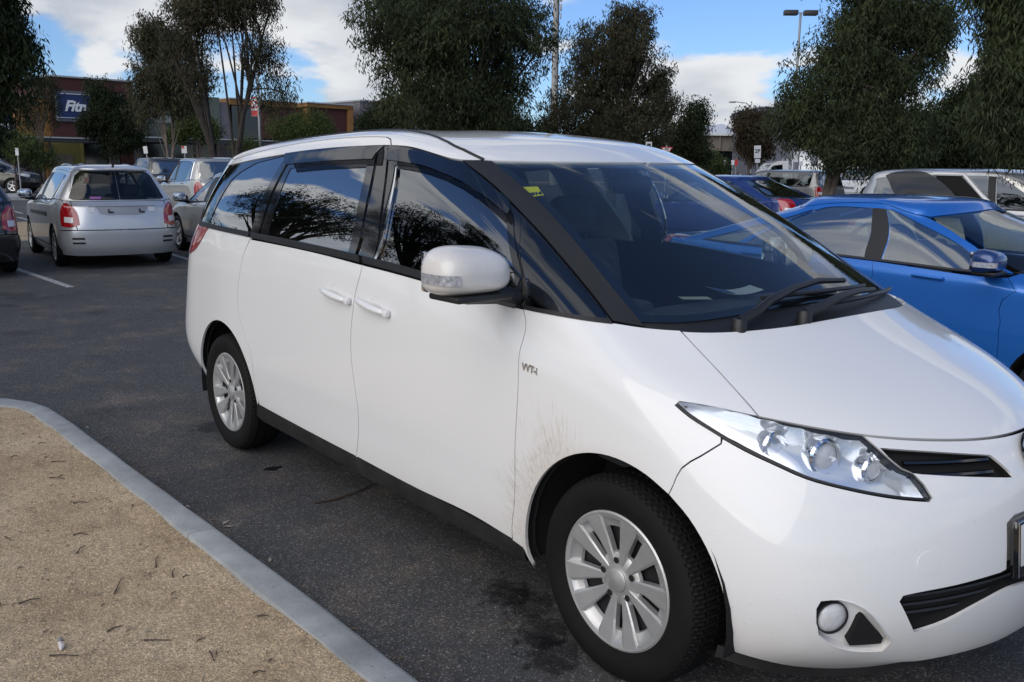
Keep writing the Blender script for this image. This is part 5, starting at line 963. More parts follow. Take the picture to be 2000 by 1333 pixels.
base = rp(nz(5, 8, .65).outputs['Fac'], [(.3, (.26, .275, .275)), (.5, (.33, .345, .345)), (.7, (.40, .415, .41))]); sp_d = rp(nz(70, 3, .6).outputs['Fac'], [(.27, .35), (.36, 1.)]); st = rp(nz(1.3, 6, .7).outputs['Fac'], [(.33, .72), (.5, 1.)])
c = mx(.7, base, sp_d, 'MULTIPLY'); c = mx(.8, c, st, 'MULTIPLY'); c = mx(.5, c, rp(nz(300, 2).outputs['Fac'], [(.3, .8), (.7, 1.2)]), 'MULTIPLY'); t.links.new(c, b.inputs['Base Color']); bump(nz(160, 5, .7).outputs['Fac'], .35, .004); M_conc = m
m, t, b, nz, rp, mx, bump = shader('road_paint', .75)
base = rp(nz(30, 6, .7).outputs['Fac'], [(.38, (.09, .09, .09)), (.55, (.50, .50, .48))]); t.links.new(base, b.inputs['Base Color']); M_line = m

def sheet(name, P, z, m, kind='structure', sub=0):
    bm = bmesh.new(); f = bm.faces.new([bm.verts.new((x, y, z)) for x, y in P]); bmesh.ops.triangulate(bm, faces=[f]); me = bpy.data.meshes.new(name); bm.normal_update()
    for q in bm.faces:
        if q.normal.z < 0: q.normal_flip()
    bm.to_mesh(me); bm.free(); me.materials.append(m); o = link(name, me); tag(o, kind=kind); return o
g = sheet('asphalt_ground', [(-700, -700), (700, -700), (700, 700), (-700, 700)], 0, M_asph); g['label'] = 'dark grey asphalt of the car park'
# nearby gravel island with its kerb
ko = [(3.2, -1.42), (-.253, -1.448), (-.861, -1.452), (-1.629, -1.472), (-2.561, -1.499), (-3.582, -1.522), (-4.02, -1.545), (-4.25, -1.60), (-4.42, -1.70), (-4.52, -1.84), (-4.56, -2.02), (-4.57, -6)]
ki = [(3.2, -1.54), (-.274, -1.563), (-.861, -1.575), (-1.643, -1.592), (-2.6, -1.614), (-3.56, -1.638), (-3.97, -1.662), (-4.15, -1.705), (-4.28, -1.78), (-4.37, -1.90), (-4.41, -2.04), (-4.42, -6)]
kerb = empty('kerb', (0, 0, 0), 0, 'grey concrete kerb round the near gravel island, cracked across at one joint', 'kerb')
cuts = [0, 3, 5, 9, 11]; KH = .12
def kerb_piece(a, b_, g0=.003, g1=.003, par=kerb):
    mb = MB(); o = [Vector(p) for p in ko[a:b_ + 1]]; i_ = [Vector(p) for p in ki[a:b_ + 1]]
    o[0] += (o[1] - o[0]).normalized() * g0; i_[0] += (i_[1] - i_[0]).normalized() * g0; o[-1] += (o[-2] - o[-1]).normalized() * g1; i_[-1] += (i_[-2] - i_[-1]).normalized() * g1
    def sub(L_):
        q = []
        for p, r_ in zip(L_[:-1], L_[1:]):
            k = 6; q += [p.lerp(r_, t / k) for t in range(k)]
        return q + [L_[-1]]
    o, i_ = sub(o), sub(i_); V = []
    for p, q in zip(o, i_):
        n = (p - q).normalized(); j = rng.normal(0, .0012, 6)
        for (w_, z) in ((p + n * .022, 0), (p + n * .004, KH - .022), (p - n * .004 + n * j[0], KH - .006), (p - n * .020, KH + j[1] * .6), (q + n * .03, KH + j[2] * .6), (q + n * (.006 + j[3]), KH - .004), (q, KH - .07)): V.append((w_.x, w_.y, z))
    k = 7; F = [(r_ * k + c_, (r_ + 1) * k + c_, (r_ + 1) * k + c_ + 1, r_ * k + c_ + 1) for r_ in range(len(o) - 1) for c_ in range(k - 1)] + [tuple(range(k)), tuple((len(o) - 1) * k + c_ for c_ in range(k))[::-1]]
    mb.add(V, F, smooth=True); return mb.build('kerb_block', M_conc, par, sharp=50)
for a, b_ in zip(cuts[:-1], cuts[1:]): kerb_piece(a, b_)
def hgt(x, y): return KH - .018 + .010 * math.sin(x * 2.1 + y) * math.cos(y * 1.7 - x * .4) + .004 * math.sin(x * 9 + y * 7)
# the gravel bed as a real undulating mesh
from mathutils.geometry import delaunay_2d_cdt as _cdt
B_p = [Vector((x, y + .006)) for x, y in ki] + [Vector((3.2, -6))]; dens = []
for a, b_ in zip(B_p, B_p[1:] + B_p[:1]):
    k = max(1, int((b_ - a).length / .08)) if (a - b_).length < 4 and a.y > -3 else 6
    dens += [a.lerp(b_, t / k) for t in range(k)]
pg = np.array([tuple(p) for p in dens]); X_, Y_ = np.meshgrid(np.arange(-4.5, 3.2, .07), np.arange(-6, -1.5, .07)); G_ = np.stack([X_.ravel(), Y_.ravel()], 1) + rng.normal(0, .008, (X_.size, 2)); G_ = G_[pip(G_, pg)]
dmin = np.array([np.min(np.hypot(*(pg - q).T)) for q in G_]); G_ = G_[dmin > .03]
vs, es, fs, *_ = _cdt([Vector(p) for p in np.concatenate([pg, G_]).tolist()], [(i, (i + 1) % len(pg)) for i in range(len(pg))], [], 1, 1e-6)
mb = MB(); mb.add([(p.x, p.y, hgt(p.x, p.y)) for p in vs], [tuple(f) for f in fs], smooth=True); go = mb.build('gravel_bed', M_grav); tag(go, kind='structure')
if sum(p.normal.z for p in go.data.polygons) < 0: go.data.flip_normals()
def in_island(x, y): return pip(np.array([[x, y]]), pg)[0]
# loose grit: thousands of small angular stones
def grit(n, name, area, zfun, smin, smax, cols, test=None, kind='stuff', dens_near=None):
    Vb = np.array([[1, 0, 0], [-1, 0, 0], [0, 1, 0], [0, -1, 0], [0, 0, 1], [0, 0, -1.]]); Fb = np.array([[0, 2, 4], [2, 1, 4], [1, 3, 4], [3, 0, 4], [2, 0, 5], [1, 2, 5], [3, 1, 5], [0, 3, 5]])
    P = np.stack([rng.uniform(area[0], area[1], n), rng.uniform(area[2], area[3], n)], 1)
    if test is not None: P = P[test(P)]
    n = len(P); s = smin * (smax / smin) ** (rng.random(n) ** 2.6); V = []
    A = rng.normal(size=(n, 3, 3)); Q_, _ = np.linalg.qr(A); sc3 = np.stack([s, s * rng.uniform(.6, 1, n), s * rng.uniform(.45, .8, n)], 1)
    V = np.einsum('nij,nkj->nki', Q_, Vb[None] * sc3[:, None] * rng.uniform(.7, 1.1, (n, 6, 1))); z = np.array([zfun(x, y) for x, y in P]) + s * .15; V += np.concatenate([P, z[:, None]], 1)[:, None]
    F = (Fb[None] + (np.arange(n) * 6)[:, None, None]).reshape(-1, 3); me = fast_mesh(name, V.reshape(-1, 3), F, cols); o = link(name, me); return tag(o, kind=kind)
m_g1 = mat('grit_stone', (.42, .34, .26), .9, var=.75, vscale=23); m_g2 = mat('asphalt_chips', (.17, .155, .135), .9, var=.8, vscale=40)
o = grit(60000, 'loose_grit', (-4.4, 1.2, -3.9, -1.5), hgt, .0012, .007, m_g1, lambda P: pip(P, pg)); o['label'] = 'loose grit over the gravel bed'
def along(P):
    d = (-1.44 - P[:, 1]); return (P[:, 1] > -1.43) & (rng.random(len(P)) < np.exp(-(P[:, 1] + 1.43) / .16) + .10)
o = grit(14000, 'gutter_grit', (-4.6, 1.4, -1.43, -.6), lambda x, y: .002, .0012, .0045, m_g2, along); o['label'] = 'grit washed along the kerb'
# twigs, leaves
M_twig = mat('twig_bark', (.055, .038, .028), .85, var=.3, vscale=30); M_leafd = mat('dry_leaf', (.16, .115, .075), .7, var=.4, vscale=20); M_leafp = mat('pale_leaf', (.30, .27, .22), .7, var=.3, vscale=20)
def twig(name, P, r0, r1, label, cat='twig', group=None):
    mb = MB(); mb.tube(P, np.linspace(r0, r1, len(P)), 6); o = mb.build(name, M_twig); return tag(o, label, cat, group)
twig('twig', [(-1.90, -.90, .006), (-1.88, -.80, .008), (-1.89, -.70, .01), (-1.93, -.60, .008), (-1.96, -.50, .006)], .0055, .003, 'long thin dark twig lying on the asphalt beside the sill of the white people mover')
GT = 'short dark twigs scattered over the gravel bed'
tw = [(-2.700, -1.848, -2.638, -1.797), (-3.138, -1.926, -3.154, -1.895), (-2.973, -1.780, -2.922, -1.728), (-2.308, -1.846, -2.277, -1.792), (-1.940, -1.938, -1.906, -1.890), (-1.747, -1.973, -1.804, -1.926), (-1.342, -1.956, -1.446, -1.903), (-1.461, -1.773, -1.564, -1.730), (-1.456, -2.231, -1.455, -2.164), (-1.075, -2.054, -1.082, -2.007), (-0.949, -1.981, -0.898, -1.912), (-1.038, -2.232, -0.976, -2.165), (-1.331, -1.757, -1.397, -1.726), (-1.304, -1.731, -1.302, -1.707), (-0.541, -1.802, -0.523, -1.769), (-0.869, -1.640, -0.844, -1.613), (-3.307, -1.767, -3.307, -1.732), (-2.086, -2.152, -2.032, -2.141), (-0.759, -1.846, -0.688, -1.859)]
for i, (x, y, x2, y2) in enumerate(tw):
    z1, z2 = hgt(x, y) + .004, hgt(x2, y2) + .004; cx_, cy_ = (x + x2) / 2 + random.uniform(-.006, .006), (y + y2) / 2 + random.uniform(-.006, .006)
    twig('twig', [(x, y, z1), (cx_, cy_, max(z1, z2) + .004), (x2, y2, z2)], .0028, .0014, 'short dark twig lying loose on the gravel bed', 'twig', GT)
mb = MB()
def leaf_at(mb, x, y, z, l, w_, a):
    ca, sa = math.cos(a), math.sin(a); cu = random.uniform(-.004, .008)
    P = [(-l/2, 0, 0), (-l*.15, w_/2, cu), (l/2, 0, cu * .4), (-l*.15, -w_/2, cu * .6)]; mb.add([(x + p*ca - q*sa, y + p*sa + q*ca, z + r_ + .003) for p, q, r_ in P], [(0, 1, 2), (0, 2, 3)])
for k in range(420):
    x, y = random.uniform(-4.2, .6), random.uniform(-3.4, -1.62)
    if in_island(x, y): leaf_at(mb, x, y, hgt(x, y), random.uniform(.012, .045), random.uniform(.003, .007), random.uniform(0, PI))
for k in range(90):
    x, y = random.uniform(-4.3, .8), -1.42 + abs(random.gauss(0, .07)); leaf_at(mb, x, y, .001, random.uniform(.015, .05), random.uniform(.005, .010), random.uniform(0, PI))
for k in range(60):
    x, y = random.uniform(-7, .8), random.uniform(-1.4, -.2); leaf_at(mb, x, y, .001, random.uniform(.01, .03), random.uniform(.004, .009), random.uniform(0, PI))
o = mb.build('leaf_litter', M_leafd); tag(o, 'dry leaf fragments strewn over gravel and gutter', kind='stuff')
LG = 'pale dry leaves in the gutter beside the kerb'
for x, y in [(-1.929, -1.318), (-1.878, -1.328), (-1.447, -1.335), (-3.848, -1.388), (-2.226, -1.377)]:
    mb = MB(); leaf_at(mb, x, y, .002, .05, .016, random.uniform(0, PI)); o = mb.build('fallen_leaf', M_leafp); tag(o, 'pale dry leaf lying in the gutter beside the near kerb', 'leaf', LG)
fx_, fy_ = (-1.074, -2.193); mb = MB(); P = [(fx_ - .028, fy_ + .0, hgt(fx_, fy_) + .006), (fx_ - .01, fy_ + .004, hgt(fx_, fy_) + .010), (fx_ + .012, fy_ + .002, hgt(fx_, fy_) + .010), (fx_ + .026, fy_ - .004, hgt(fx_, fy_) + .005)]; mb.tube(P, [.002, .007, .009, .003], 8); tag(mb.build('feather', mat('off_white', (.62, .58, .56), .5)), 'small white curled feather lying on the near gravel at lower left', 'feather')
mb = MB(); mb.lathe([(0, .008), (.007, .006), (.010, .001), (.006, -.004), (0, -.005)], c=(fx_ - .045, fy_ + .01, hgt(fx_, fy_) + .004), axis='z', seg=7); tag(mb.build('pebble', mat('pebble_grey', (.25, .23, .21), .8)), 'grey angular pebble touching the white feather on the gravel', 'pebble')
# dark spots on the asphalt
M_oil = mat('oil_stain', (.007, .007, .007), .5)
def stain(x, y, rx, ry, label):
    P = [(x + rx * math.cos(a) * (1 + .25 * math.sin(3 * a + x * 9)), y + ry * math.sin(a) * (1 + .2 * math.cos(4 * a + y * 7))) for a in np.linspace(0, 2 * PI, 26)[:-1]]; o = sheet('oil_stain', P, .004, M_oil); o['label'] = label
stain(-2.488, -.836, .028, .045, 'small black oil spot on the asphalt between kerb and van')
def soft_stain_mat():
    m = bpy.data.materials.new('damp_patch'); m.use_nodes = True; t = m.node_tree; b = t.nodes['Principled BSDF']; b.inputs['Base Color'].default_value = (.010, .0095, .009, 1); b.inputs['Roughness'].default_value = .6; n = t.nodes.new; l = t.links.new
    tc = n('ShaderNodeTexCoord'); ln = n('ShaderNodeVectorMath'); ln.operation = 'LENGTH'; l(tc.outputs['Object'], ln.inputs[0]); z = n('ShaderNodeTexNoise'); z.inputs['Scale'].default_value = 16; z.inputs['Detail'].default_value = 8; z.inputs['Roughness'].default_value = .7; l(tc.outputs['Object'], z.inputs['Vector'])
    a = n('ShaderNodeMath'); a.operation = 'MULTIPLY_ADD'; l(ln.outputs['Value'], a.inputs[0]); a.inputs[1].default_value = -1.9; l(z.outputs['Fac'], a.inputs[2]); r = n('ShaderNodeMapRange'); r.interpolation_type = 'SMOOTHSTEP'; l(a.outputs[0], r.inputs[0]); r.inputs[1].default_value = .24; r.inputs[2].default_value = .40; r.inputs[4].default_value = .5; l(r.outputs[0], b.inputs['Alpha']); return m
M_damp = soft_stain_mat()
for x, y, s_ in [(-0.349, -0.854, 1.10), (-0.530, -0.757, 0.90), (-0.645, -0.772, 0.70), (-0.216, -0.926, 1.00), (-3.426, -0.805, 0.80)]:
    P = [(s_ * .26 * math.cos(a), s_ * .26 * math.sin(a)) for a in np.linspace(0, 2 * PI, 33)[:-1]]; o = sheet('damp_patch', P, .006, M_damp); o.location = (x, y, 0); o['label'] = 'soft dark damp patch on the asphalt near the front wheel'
# far islands, footpath, bay lines
def slab(name, P, h, m, label, cat=None, kind=None, edge=None):
    mb = MB(); mb.prism(P, 0, h, mi=0); o = mb.build(name, m); o.data.flip_normals() if o.data.polygons[1].normal.z < 0 else None; return tag(o, label, cat, kind=kind)
slab('far_island', [(-22.6, -9), (-16.75, -9), (-16.75, 12), (-22.6, 12)], .13, M_conc, 'low kerb edge of the planted island behind the silver hatchback', kind='structure')
slab('far_island_bed', [(-22.4, -8.8), (-16.9, -8.8), (-16.9, 11.8), (-22.4, 11.8)], .135, M_grav, 'gravel of the far island', kind='structure')
slab('median', [(-45.779, 1.961), (-44.211, 6.692), (-39.563, 5.800), (-40.604, 1.432)], .13, M_conc, 'pale median kerb across the far lane', kind='structure')
slab('footpath', [(-51.069, -57.512), (-60.801, 82.149), (-68.084, 81.642), (-58.352, -58.019)], .15, mat('paving', (.30, .25, .20), .9, var=.3, vscale=2), 'pale footpath in front of the shops', kind='structure')
def line(a, b_, w_=.10):
    a, b_ = Vector(a), Vector(b_); d = (b_ - a).normalized(); n = Vector((-d.y, d.x)) * w_ / 2
    k = max(2, int((b_ - a).length / .25)); L1 = [a.lerp(b_, t / k) for t in range(k + 1)]; P = [tuple(p + n * random.uniform(.85, 1.05)) for p in L1] + [tuple(p - n * random.uniform(.85, 1.05)) for p in L1[::-1]]
    o = sheet('bay_line', P, .004, M_line); o['label'] = 'worn white parking bay line'
for a, b_ in [((-13.19, .075), (-10.53, .18)), ((-26.94, 2.87), (-24.6, 2.80)), ((-14.6, 2.74), (-12.7, 2.58)), ((-13.2, -2.45), (-10.5, -2.35)), ((-13.4, 5.3), (-10.6, 5.2)), ((-33, 3.6), (-29, 3.4)), ((-2.6, 2.05), (1.6, 2.0))]: line(a, b_)

# ------------------------------------------------------------------ trees
def bark(name, c): return mat(name, c, .9, var=.45, vscale=6, bump=.6, bscale=18)
M_bark = bark('gum_bark', (.085, .068, .056)); M_barkd = bark('dark_bark', (.035, .028, .024)); M_barkp = bark('pale_bark', (.16, .13, .105))
def leafmat(name, c, var=.5):
    m = bpy.data.materials.new(name); m.use_nodes = True; t = m.node_tree; b = t.nodes['Principled BSDF']; b.inputs['Roughness'].default_value = .7; b.inputs['Specular IOR Level'].default_value = .15
    tcn = t.nodes.new('ShaderNodeTexCoord'); n = t.nodes.new('ShaderNodeTexNoise'); n.inputs['Scale'].default_value = .9; n.inputs['Detail'].default_value = 6; n.inputs['Roughness'].default_value = .75; t.links.new(tcn.outputs['Object'], n.inputs['Vector'])
    r = t.nodes.new('ShaderNodeValToRGB'); r.color_ramp.elements[0].position = .34; r.color_ramp.elements[1].position = .68; r.color_ramp.elements[0].color = (c[0] * (1 - var), c[1] * (1 - var), c[2] * (1 - var * .8), 1); r.color_ramp.elements[1].color = (c[0] * (1 + var), c[1] * (1 + var), c[2] * (1 + var * .6), 1)
    t.links.new(n.outputs['Fac'], r.inputs[0]); t.links.new(r.outputs[0], b.inputs['Base Color'])
    tr = t.nodes.new('ShaderNodeBsdfTranslucent'); t.links.new(r.outputs[0], tr.inputs[0]); x = t.nodes.new('ShaderNodeMixShader'); x.inputs[0].default_value = .18; o = t.nodes['Material Output']
    t.links.new(b.outputs[0], x.inputs[1]); t.links.new(tr.outputs[0], x.inputs[2]); t.links.new(x.outputs[0], o.inputs[0]); return m
LM = dict(gum=leafmat('gum_leaves', (.046, .059, .029)), dark=leafmat('dark_leaves', (.024, .034, .015)), light=leafmat('light_leaves', (.060, .085, .028)), red=leafmat('russet_leaves', (.050, .038, .024)), brown=leafmat('brown_leaves', (.058, .056, .034)), olive=leafmat('olive_leaves', (.058, .08, .026)))
def tree(name, label, loc, blobs, n, leaf=(.16, .030), mname='gum', barkm=None, trunks=((0, 0),), tr=.16, droop=.75, clump=.45, per=34, fork=.35, top=None, cat='tree', group=None, hollow=.35, limbs=26, seed=0, lobes=0, lr=.7):
    """blobs: (dx, dy, z, rx, ry, rz) ellipsoids of the crown in metres above the tree base; dx, dy in the picture's right/away sense"""
    rg = np.random.default_rng(seed + 11); r_ = empty(name, (*loc, 0), R(50.4), label, cat, group); bl = np.array(blobs, float)
    if lobes:                                                        # break the crown into many uneven boughs
        v_ = (bl[:, 3] * bl[:, 4] * bl[:, 5]) ** .75; kk = rg.choice(len(bl), lobes, p=v_ / v_.sum()); dr = rg.normal(size=(lobes, 3)); dr /= np.linalg.norm(dr, axis=1, keepdims=True)
        ce = bl[kk, :3] + dr * (rg.uniform(.25, 1.02, lobes) ** .5)[:, None] * (bl[kk, 3:6] - lr * .35); rr_ = lr * rg.uniform(.5, 1.3, lobes)
        bl = np.concatenate([ce, np.stack([rr_ * rg.uniform(.8, 1.3, lobes), rr_ * rg.uniform(.8, 1.2, lobes), rr_ * rg.uniform(.7, 1.25, lobes)], 1)], 1)
    vol = bl[:, 3] * bl[:, 4] * bl[:, 5]; pr = vol ** .8 / (vol ** .8).sum(); nc = max(8, n // per)
    k = rg.choice(len(bl), nc, p=pr); d = rg.normal(size=(nc, 3)); d /= np.linalg.norm(d, axis=1, keepdims=True); rad = hollow + (1 - hollow) * rg.random(nc) ** .55
    rad *= 1 + rg.normal(0, .05, nc); C_ = bl[k, :3] + d * rad[:, None] * bl[k, 3:6]
    sz = clump * rg.uniform(.55, 1.25, nc); per_ = rg.poisson(per, nc); idx = np.repeat(np.arange(nc), per_); m_ = len(idx)
    dd = rg.normal(size=(m_, 3)); dd /= np.linalg.norm(dd, axis=1, keepdims=True); dd *= (rg.random(m_) ** .45)[:, None]; dd[:, 2] *= .65 + .5 * droop; P = C_[idx] + dd * sz[idx][:, None]; P[:, 2] -= droop * .25 * sz[idx] * rg.random(m_)
    ln = leaf[0] * rg.uniform(.6, 1.3, m_); wd = leaf[1] * rg.uniform(.7, 1.3, m_)
    ax = rg.normal(size=(m_, 3)); ax[:, 2] = ax[:, 2] * (1 - droop) - droop * 1.9; ax /= np.linalg.norm(ax, axis=1, keepdims=True); sd = np.cross(ax, rg.normal(size=(m_, 3))); sd /= np.linalg.norm(sd, axis=1, keepdims=True) + 1e-9
    V = np.stack([P, P + ax * (ln * .35)[:, None] + sd * (wd / 2)[:, None], P + ax * ln[:, None], P + ax * (ln * .35)[:, None] - sd * (wd / 2)[:, None]], 1).reshape(-1, 3); V[:, 2] = np.maximum(V[:, 2], .05)
    F = np.arange(m_ * 4).reshape(-1, 4); me = fast_mesh('crown', V, F, LM[mname]); link('crown', me, r_)
    bm_ = barkm or M_bark; cz = bl[:, 2].min(); zc_ = (bl[:, 2] * pr).sum(); topz = (bl[:, 2] + bl[:, 5]).max()
    for ti, (tx, ty) in enumerate(trunks):
        mb = MB(); n_ = 9; P0 = np.array([0, 0, -.05]); P1 = np.array([tx, ty, topz * (.72 if lobes else .86)]); Pm = P1 * .5 + np.array([-tx * .22, -ty * .2, 0]); ts = np.linspace(0, 1, n_)[:, None]
        Pt = (1 - ts)**2 * P0 + 2 * ts * (1 - ts) * Pm + ts**2 * P1; Pt[1:-1] += rg.normal(0, .03 * topz / 8, (n_ - 2, 3)) * [1, 1, 0]; rr = tr * (1 - .86 * ts[:, 0] ** .8); rr[0] *= 1.25; mb.tube(Pt, rr, 10); mb.build('trunk', bm_, r_)
        lb = MB(); near = [c_ for c_ in C_ if len(trunks) == 1 or np.argmin([np.hypot(c_[0] - a, c_[1] - b_) for a, b_ in trunks]) == ti]; rg.shuffle(near)
        for c_ in near[:limbs // len(trunks)]:
            t0 = rg.uniform(fork, .9); q0 = Pt[int(t0 * (n_ - 1))]
            if c_[2] < q0[2] - .6: q0 = Pt[max(1, int(fork * (n_ - 1)))]
            mid = (q0 + c_) / 2 + [0, 0, .12 * np.linalg.norm(c_ - q0)]; s_ = np.linspace(0, 1, 6)[:, None]; Q_ = (1 - s_)**2 * q0 + 2 * s_ * (1 - s_) * mid + s_**2 * c_; r0 = tr * .36 * (1 - t0 * .55); lb.tube(Q_, np.linspace(r0, r0 * .18 + .004, 6), 6)
        lb.build('limbs', bm_, r_)
    return r_
def E(x, z, rx, rz, y=0, ry=None): return (x, y, z, rx, ry or rx * .9, rz)
tree('gum_tree', 'broad dense grey green gum tree rising behind the roof of the white people mover', (-20.348, 13.653), [E(-0.27, 5.55, 2.53, 1.84, -0.84), E(-1.72, 4.78, 1.30, 1.46, -0.27), E(1.04, 4.82, 1.46, 1.46, 0.35), E(-0.45, 7.51, 1.99, 1.38, 0.13), E(-0.71, 3.44, 1.76, 0.74, -0.57), E(1.43, 3.69, 0.77, 0.89, -0.04), E(-2.34, 5.38, 0.64, 0.92, -0.01), E(1.95, 5.58, 0.64, 1.07, -0.18), E(-1.36, 6.30, 1.38, 1.07, 0.26), E(0.36, 3.30, 0.92, 0.61, -0.28), E(-2.56, 4.02, 0.43, 0.77, -0.04), E(2.12, 4.22, 0.46, 0.77, 0.01)], 100000, leaf=(0.16, 0.036), mname='gum', tr=0.26, hollow=0.0, seed=1, clump=0.38, per=46, limbs=60, lobes=130, lr=0.85)
tree('gum_tree', 'rounded dark gum with many upright stems right of the tall mast', (-22.501, 22.218), [E(0.52, 6.56, 1.06, 0.81, -0.06), E(-0.05, 5.80, 1.64, 0.97, 0.11), E(-0.52, 4.94, 1.64, 0.97, 0.31), E(1.22, 4.96, 0.97, 0.97, 0.35), E(-1.28, 3.89, 1.20, 0.97, -0.21), E(0.17, 3.90, 1.55, 0.97, 0.18), E(1.71, 4.02, 0.77, 0.93, 0.12), E(-1.95, 3.22, 0.81, 0.70, -0.13), E(0.85, 2.96, 1.55, 0.62, -0.62), E(-0.88, 2.85, 1.55, 0.58, 0.59), E(2.00, 4.49, 0.54, 0.81, -0.09), E(0.62, 7.04, 0.66, 0.39, -0.10)], 62000, leaf=(0.16, 0.038), mname='brown', tr=0.16, trunks=((-1.1, 0.2), (-0.4, 0.5), (0.3, -0.2), (0.9, 0.3), (1.3, -0.3)), barkm=M_barkd, hollow=0.0, clump=0.34, per=40, seed=42, limbs=80, lobes=125, lr=0.74)
tree('street_tree', 'loose dark tree between the rounded gum and the white gabled roof', (-24.706, 29.126), [E(0.40, 4.07, 0.59, 0.55, 0.19), E(-0.04, 3.08, 0.86, 0.82, 0.06), E(0.66, 3.44, 0.36, 0.45, -0.01), E(-0.60, 2.56, 0.77, 0.68, 0.17), E(0.54, 2.42, 0.50, 0.45, -0.19), E(0.15, 2.01, 0.77, 0.45, 0.13)], 20000, leaf=(0.15, 0.04), mname='dark', tr=0.13, seed=3)
tree('street_tree', 'small russet tinged tree in front of the tan hall, 2P sign at its foot', (-26.605, 36.402), [E(-0.21, 3.90, 0.73, 0.68, -0.07), E(0.40, 3.60, 0.78, 0.78, -0.26), E(0.04, 2.88, 0.68, 0.73, 0.09), E(0.51, 2.63, 0.73, 0.68, 0.25)], 18000, leaf=(0.16, 0.05), mname='red', tr=0.1, seed=4, per=40)
tree('shrub', 'small round green shrub below the tan hall wall', (-30.308, 38.321), [E(-0.00, 1.97, 0.62, 0.48, -0.15), E(0.23, 1.58, 0.57, 0.40, 0.06)], 2500, leaf=(0.15, 0.06), mname='light', tr=0.05, seed=5, cat='shrub')
tree('gum_tree', 'large spreading gum on the right with bare pale limbs and sky showing through', (-11.726, 19.247), [E(0.35, 4.42, 0.79, 0.82, -0.13), E(-0.70, 3.34, 0.68, 0.93, 0.13), E(0.89, 5.37, 0.85, 0.89, 0.15), E(1.63, 5.64, 1.09, 1.09, -0.25), E(1.04, 4.03, 0.95, 0.82, 0.25), E(0.23, 3.01, 1.09, 0.75, 0.14), E(-0.52, 2.64, 0.61, 0.44, 0.09), E(0.73, 6.97, 1.50, 0.95, 0.38), E(1.92, 3.90, 0.49, 0.55, -0.03), E(2.14, 2.57, 0.75, 0.55, 0.16), E(0.61, 5.20, 0.52, 0.46, 0.16), E(0.24, 2.34, 0.68, 0.41, -0.22), E(1.05, 2.42, 0.95, 0.61, 0.27), E(-0.93, 3.14, 0.46, 0.82, -0.04), E(-1.02, 2.67, 0.38, 0.49, -0.01), E(-0.33, 3.88, 0.68, 0.82, -0.19), E(2.52, 5.25, 0.61, 0.95, 0.10), E(0.92, 2.08, 0.68, 0.38, -0.11), E(1.18, 2.96, 1.09, 0.68, 0.32), E(1.71, 4.44, 0.82, 0.82, -0.15)], 125000, leaf=(0.15, 0.032), mname='gum', tr=0.13, trunks=((0.6, 0.3), (1.9, -0.2)), barkm=M_bark, hollow=0.0, clump=0.34, per=42, seed=6, limbs=60, fork=0.3, lobes=190, lr=0.72)
tree('gum_tree', 'drooping gum filling the upper right corner nearest to the cars', (-3.476, 12.441), [E(-1.02, 3.80, 0.55, 0.69, 0.03), E(-1.28, 3.12, 0.38, 0.61, -0.03), E(-0.78, 2.90, 0.61, 0.69, 0.06), E(-1.49, 4.40, 0.42, 0.54, -0.10), E(-1.08, 2.41, 0.48, 0.35, -0.12), E(-0.25, 3.51, 0.69, 0.84, 0.14), E(-0.74, 2.26, 0.46, 0.31, 0.09)], 75000, leaf=(0.14, 0.022), mname='gum', tr=0.16, droop=0.92, hollow=0.0, clump=0.26, seed=7, lobes=85, lr=0.48)
tree('dark_tree', 'black green tree between the two large gums on the right', (-13.230, 28.592), [E(0.02, 2.78, 1.09, 1.06, 0.06), E(-0.59, 2.17, 1.02, 0.67, 0.34), E(0.72, 3.57, 0.79, 1.06, -0.19), E(0.56, 2.18, 1.06, 0.70, 0.30), E(-1.56, 2.16, 1.06, 0.63, -0.28), E(1.44, 2.37, 1.06, 0.70, 0.39), E(2.67, 2.38, 1.06, 0.63, 0.10)], 45000, leaf=(0.18, 0.05), mname='dark', tr=0.18, seed=8, hollow=0.3)
tree('gum_tree', 'very dark gum whose crown hangs in at the top left corner', (-13.483, -0.397), [E(0.53, 3.49, 0.43, 0.74, 0.04), E(0.96, 3.13, 0.24, 0.38, 0.09), E(0.13, 2.97, 0.63, 0.96, 0.14), E(0.60, 2.51, 0.27, 0.27, 0.06), E(0.26, 4.43, 0.81, 0.66, -0.29), E(1.08, 3.71, 0.07, 0.15, -0.01)], 60000, leaf=(0.13, 0.024), mname='dark', tr=0.22, droop=0.85, hollow=0.0, clump=0.24, seed=9, lobes=75, lr=0.42)
tree('street_tree', 'thin leafed tree against the ochre wall left of the gym sign', (-49.635, 8.693), [E(0.59, 5.05, 0.57, 0.84, -0.19), E(0.71, 3.90, 0.42, 0.94, -0.10), E(-0.40, 4.40, 0.68, 0.57, -0.16), E(-0.65, 3.50, 0.57, 0.42, 0.16), E(0.17, 5.51, 0.47, 0.37, -0.14)], 3600, leaf=(0.18, 0.04), mname='dark', tr=0.08, seed=10, hollow=0.2, per=26)
tree('sapling', 'light green sapling in a tree guard at the far left kerb', (-44.896, 6.427), [E(0.58, 2.19, 0.93, 0.51, -0.15), E(-0.22, 2.45, 0.56, 0.42, -0.00), E(1.19, 1.83, 0.65, 0.47, 0.18), E(0.29, 2.64, 0.51, 0.28, 0.19)], 5000, leaf=(0.17, 0.04), mname='light', tr=0.07, seed=11, per=30)
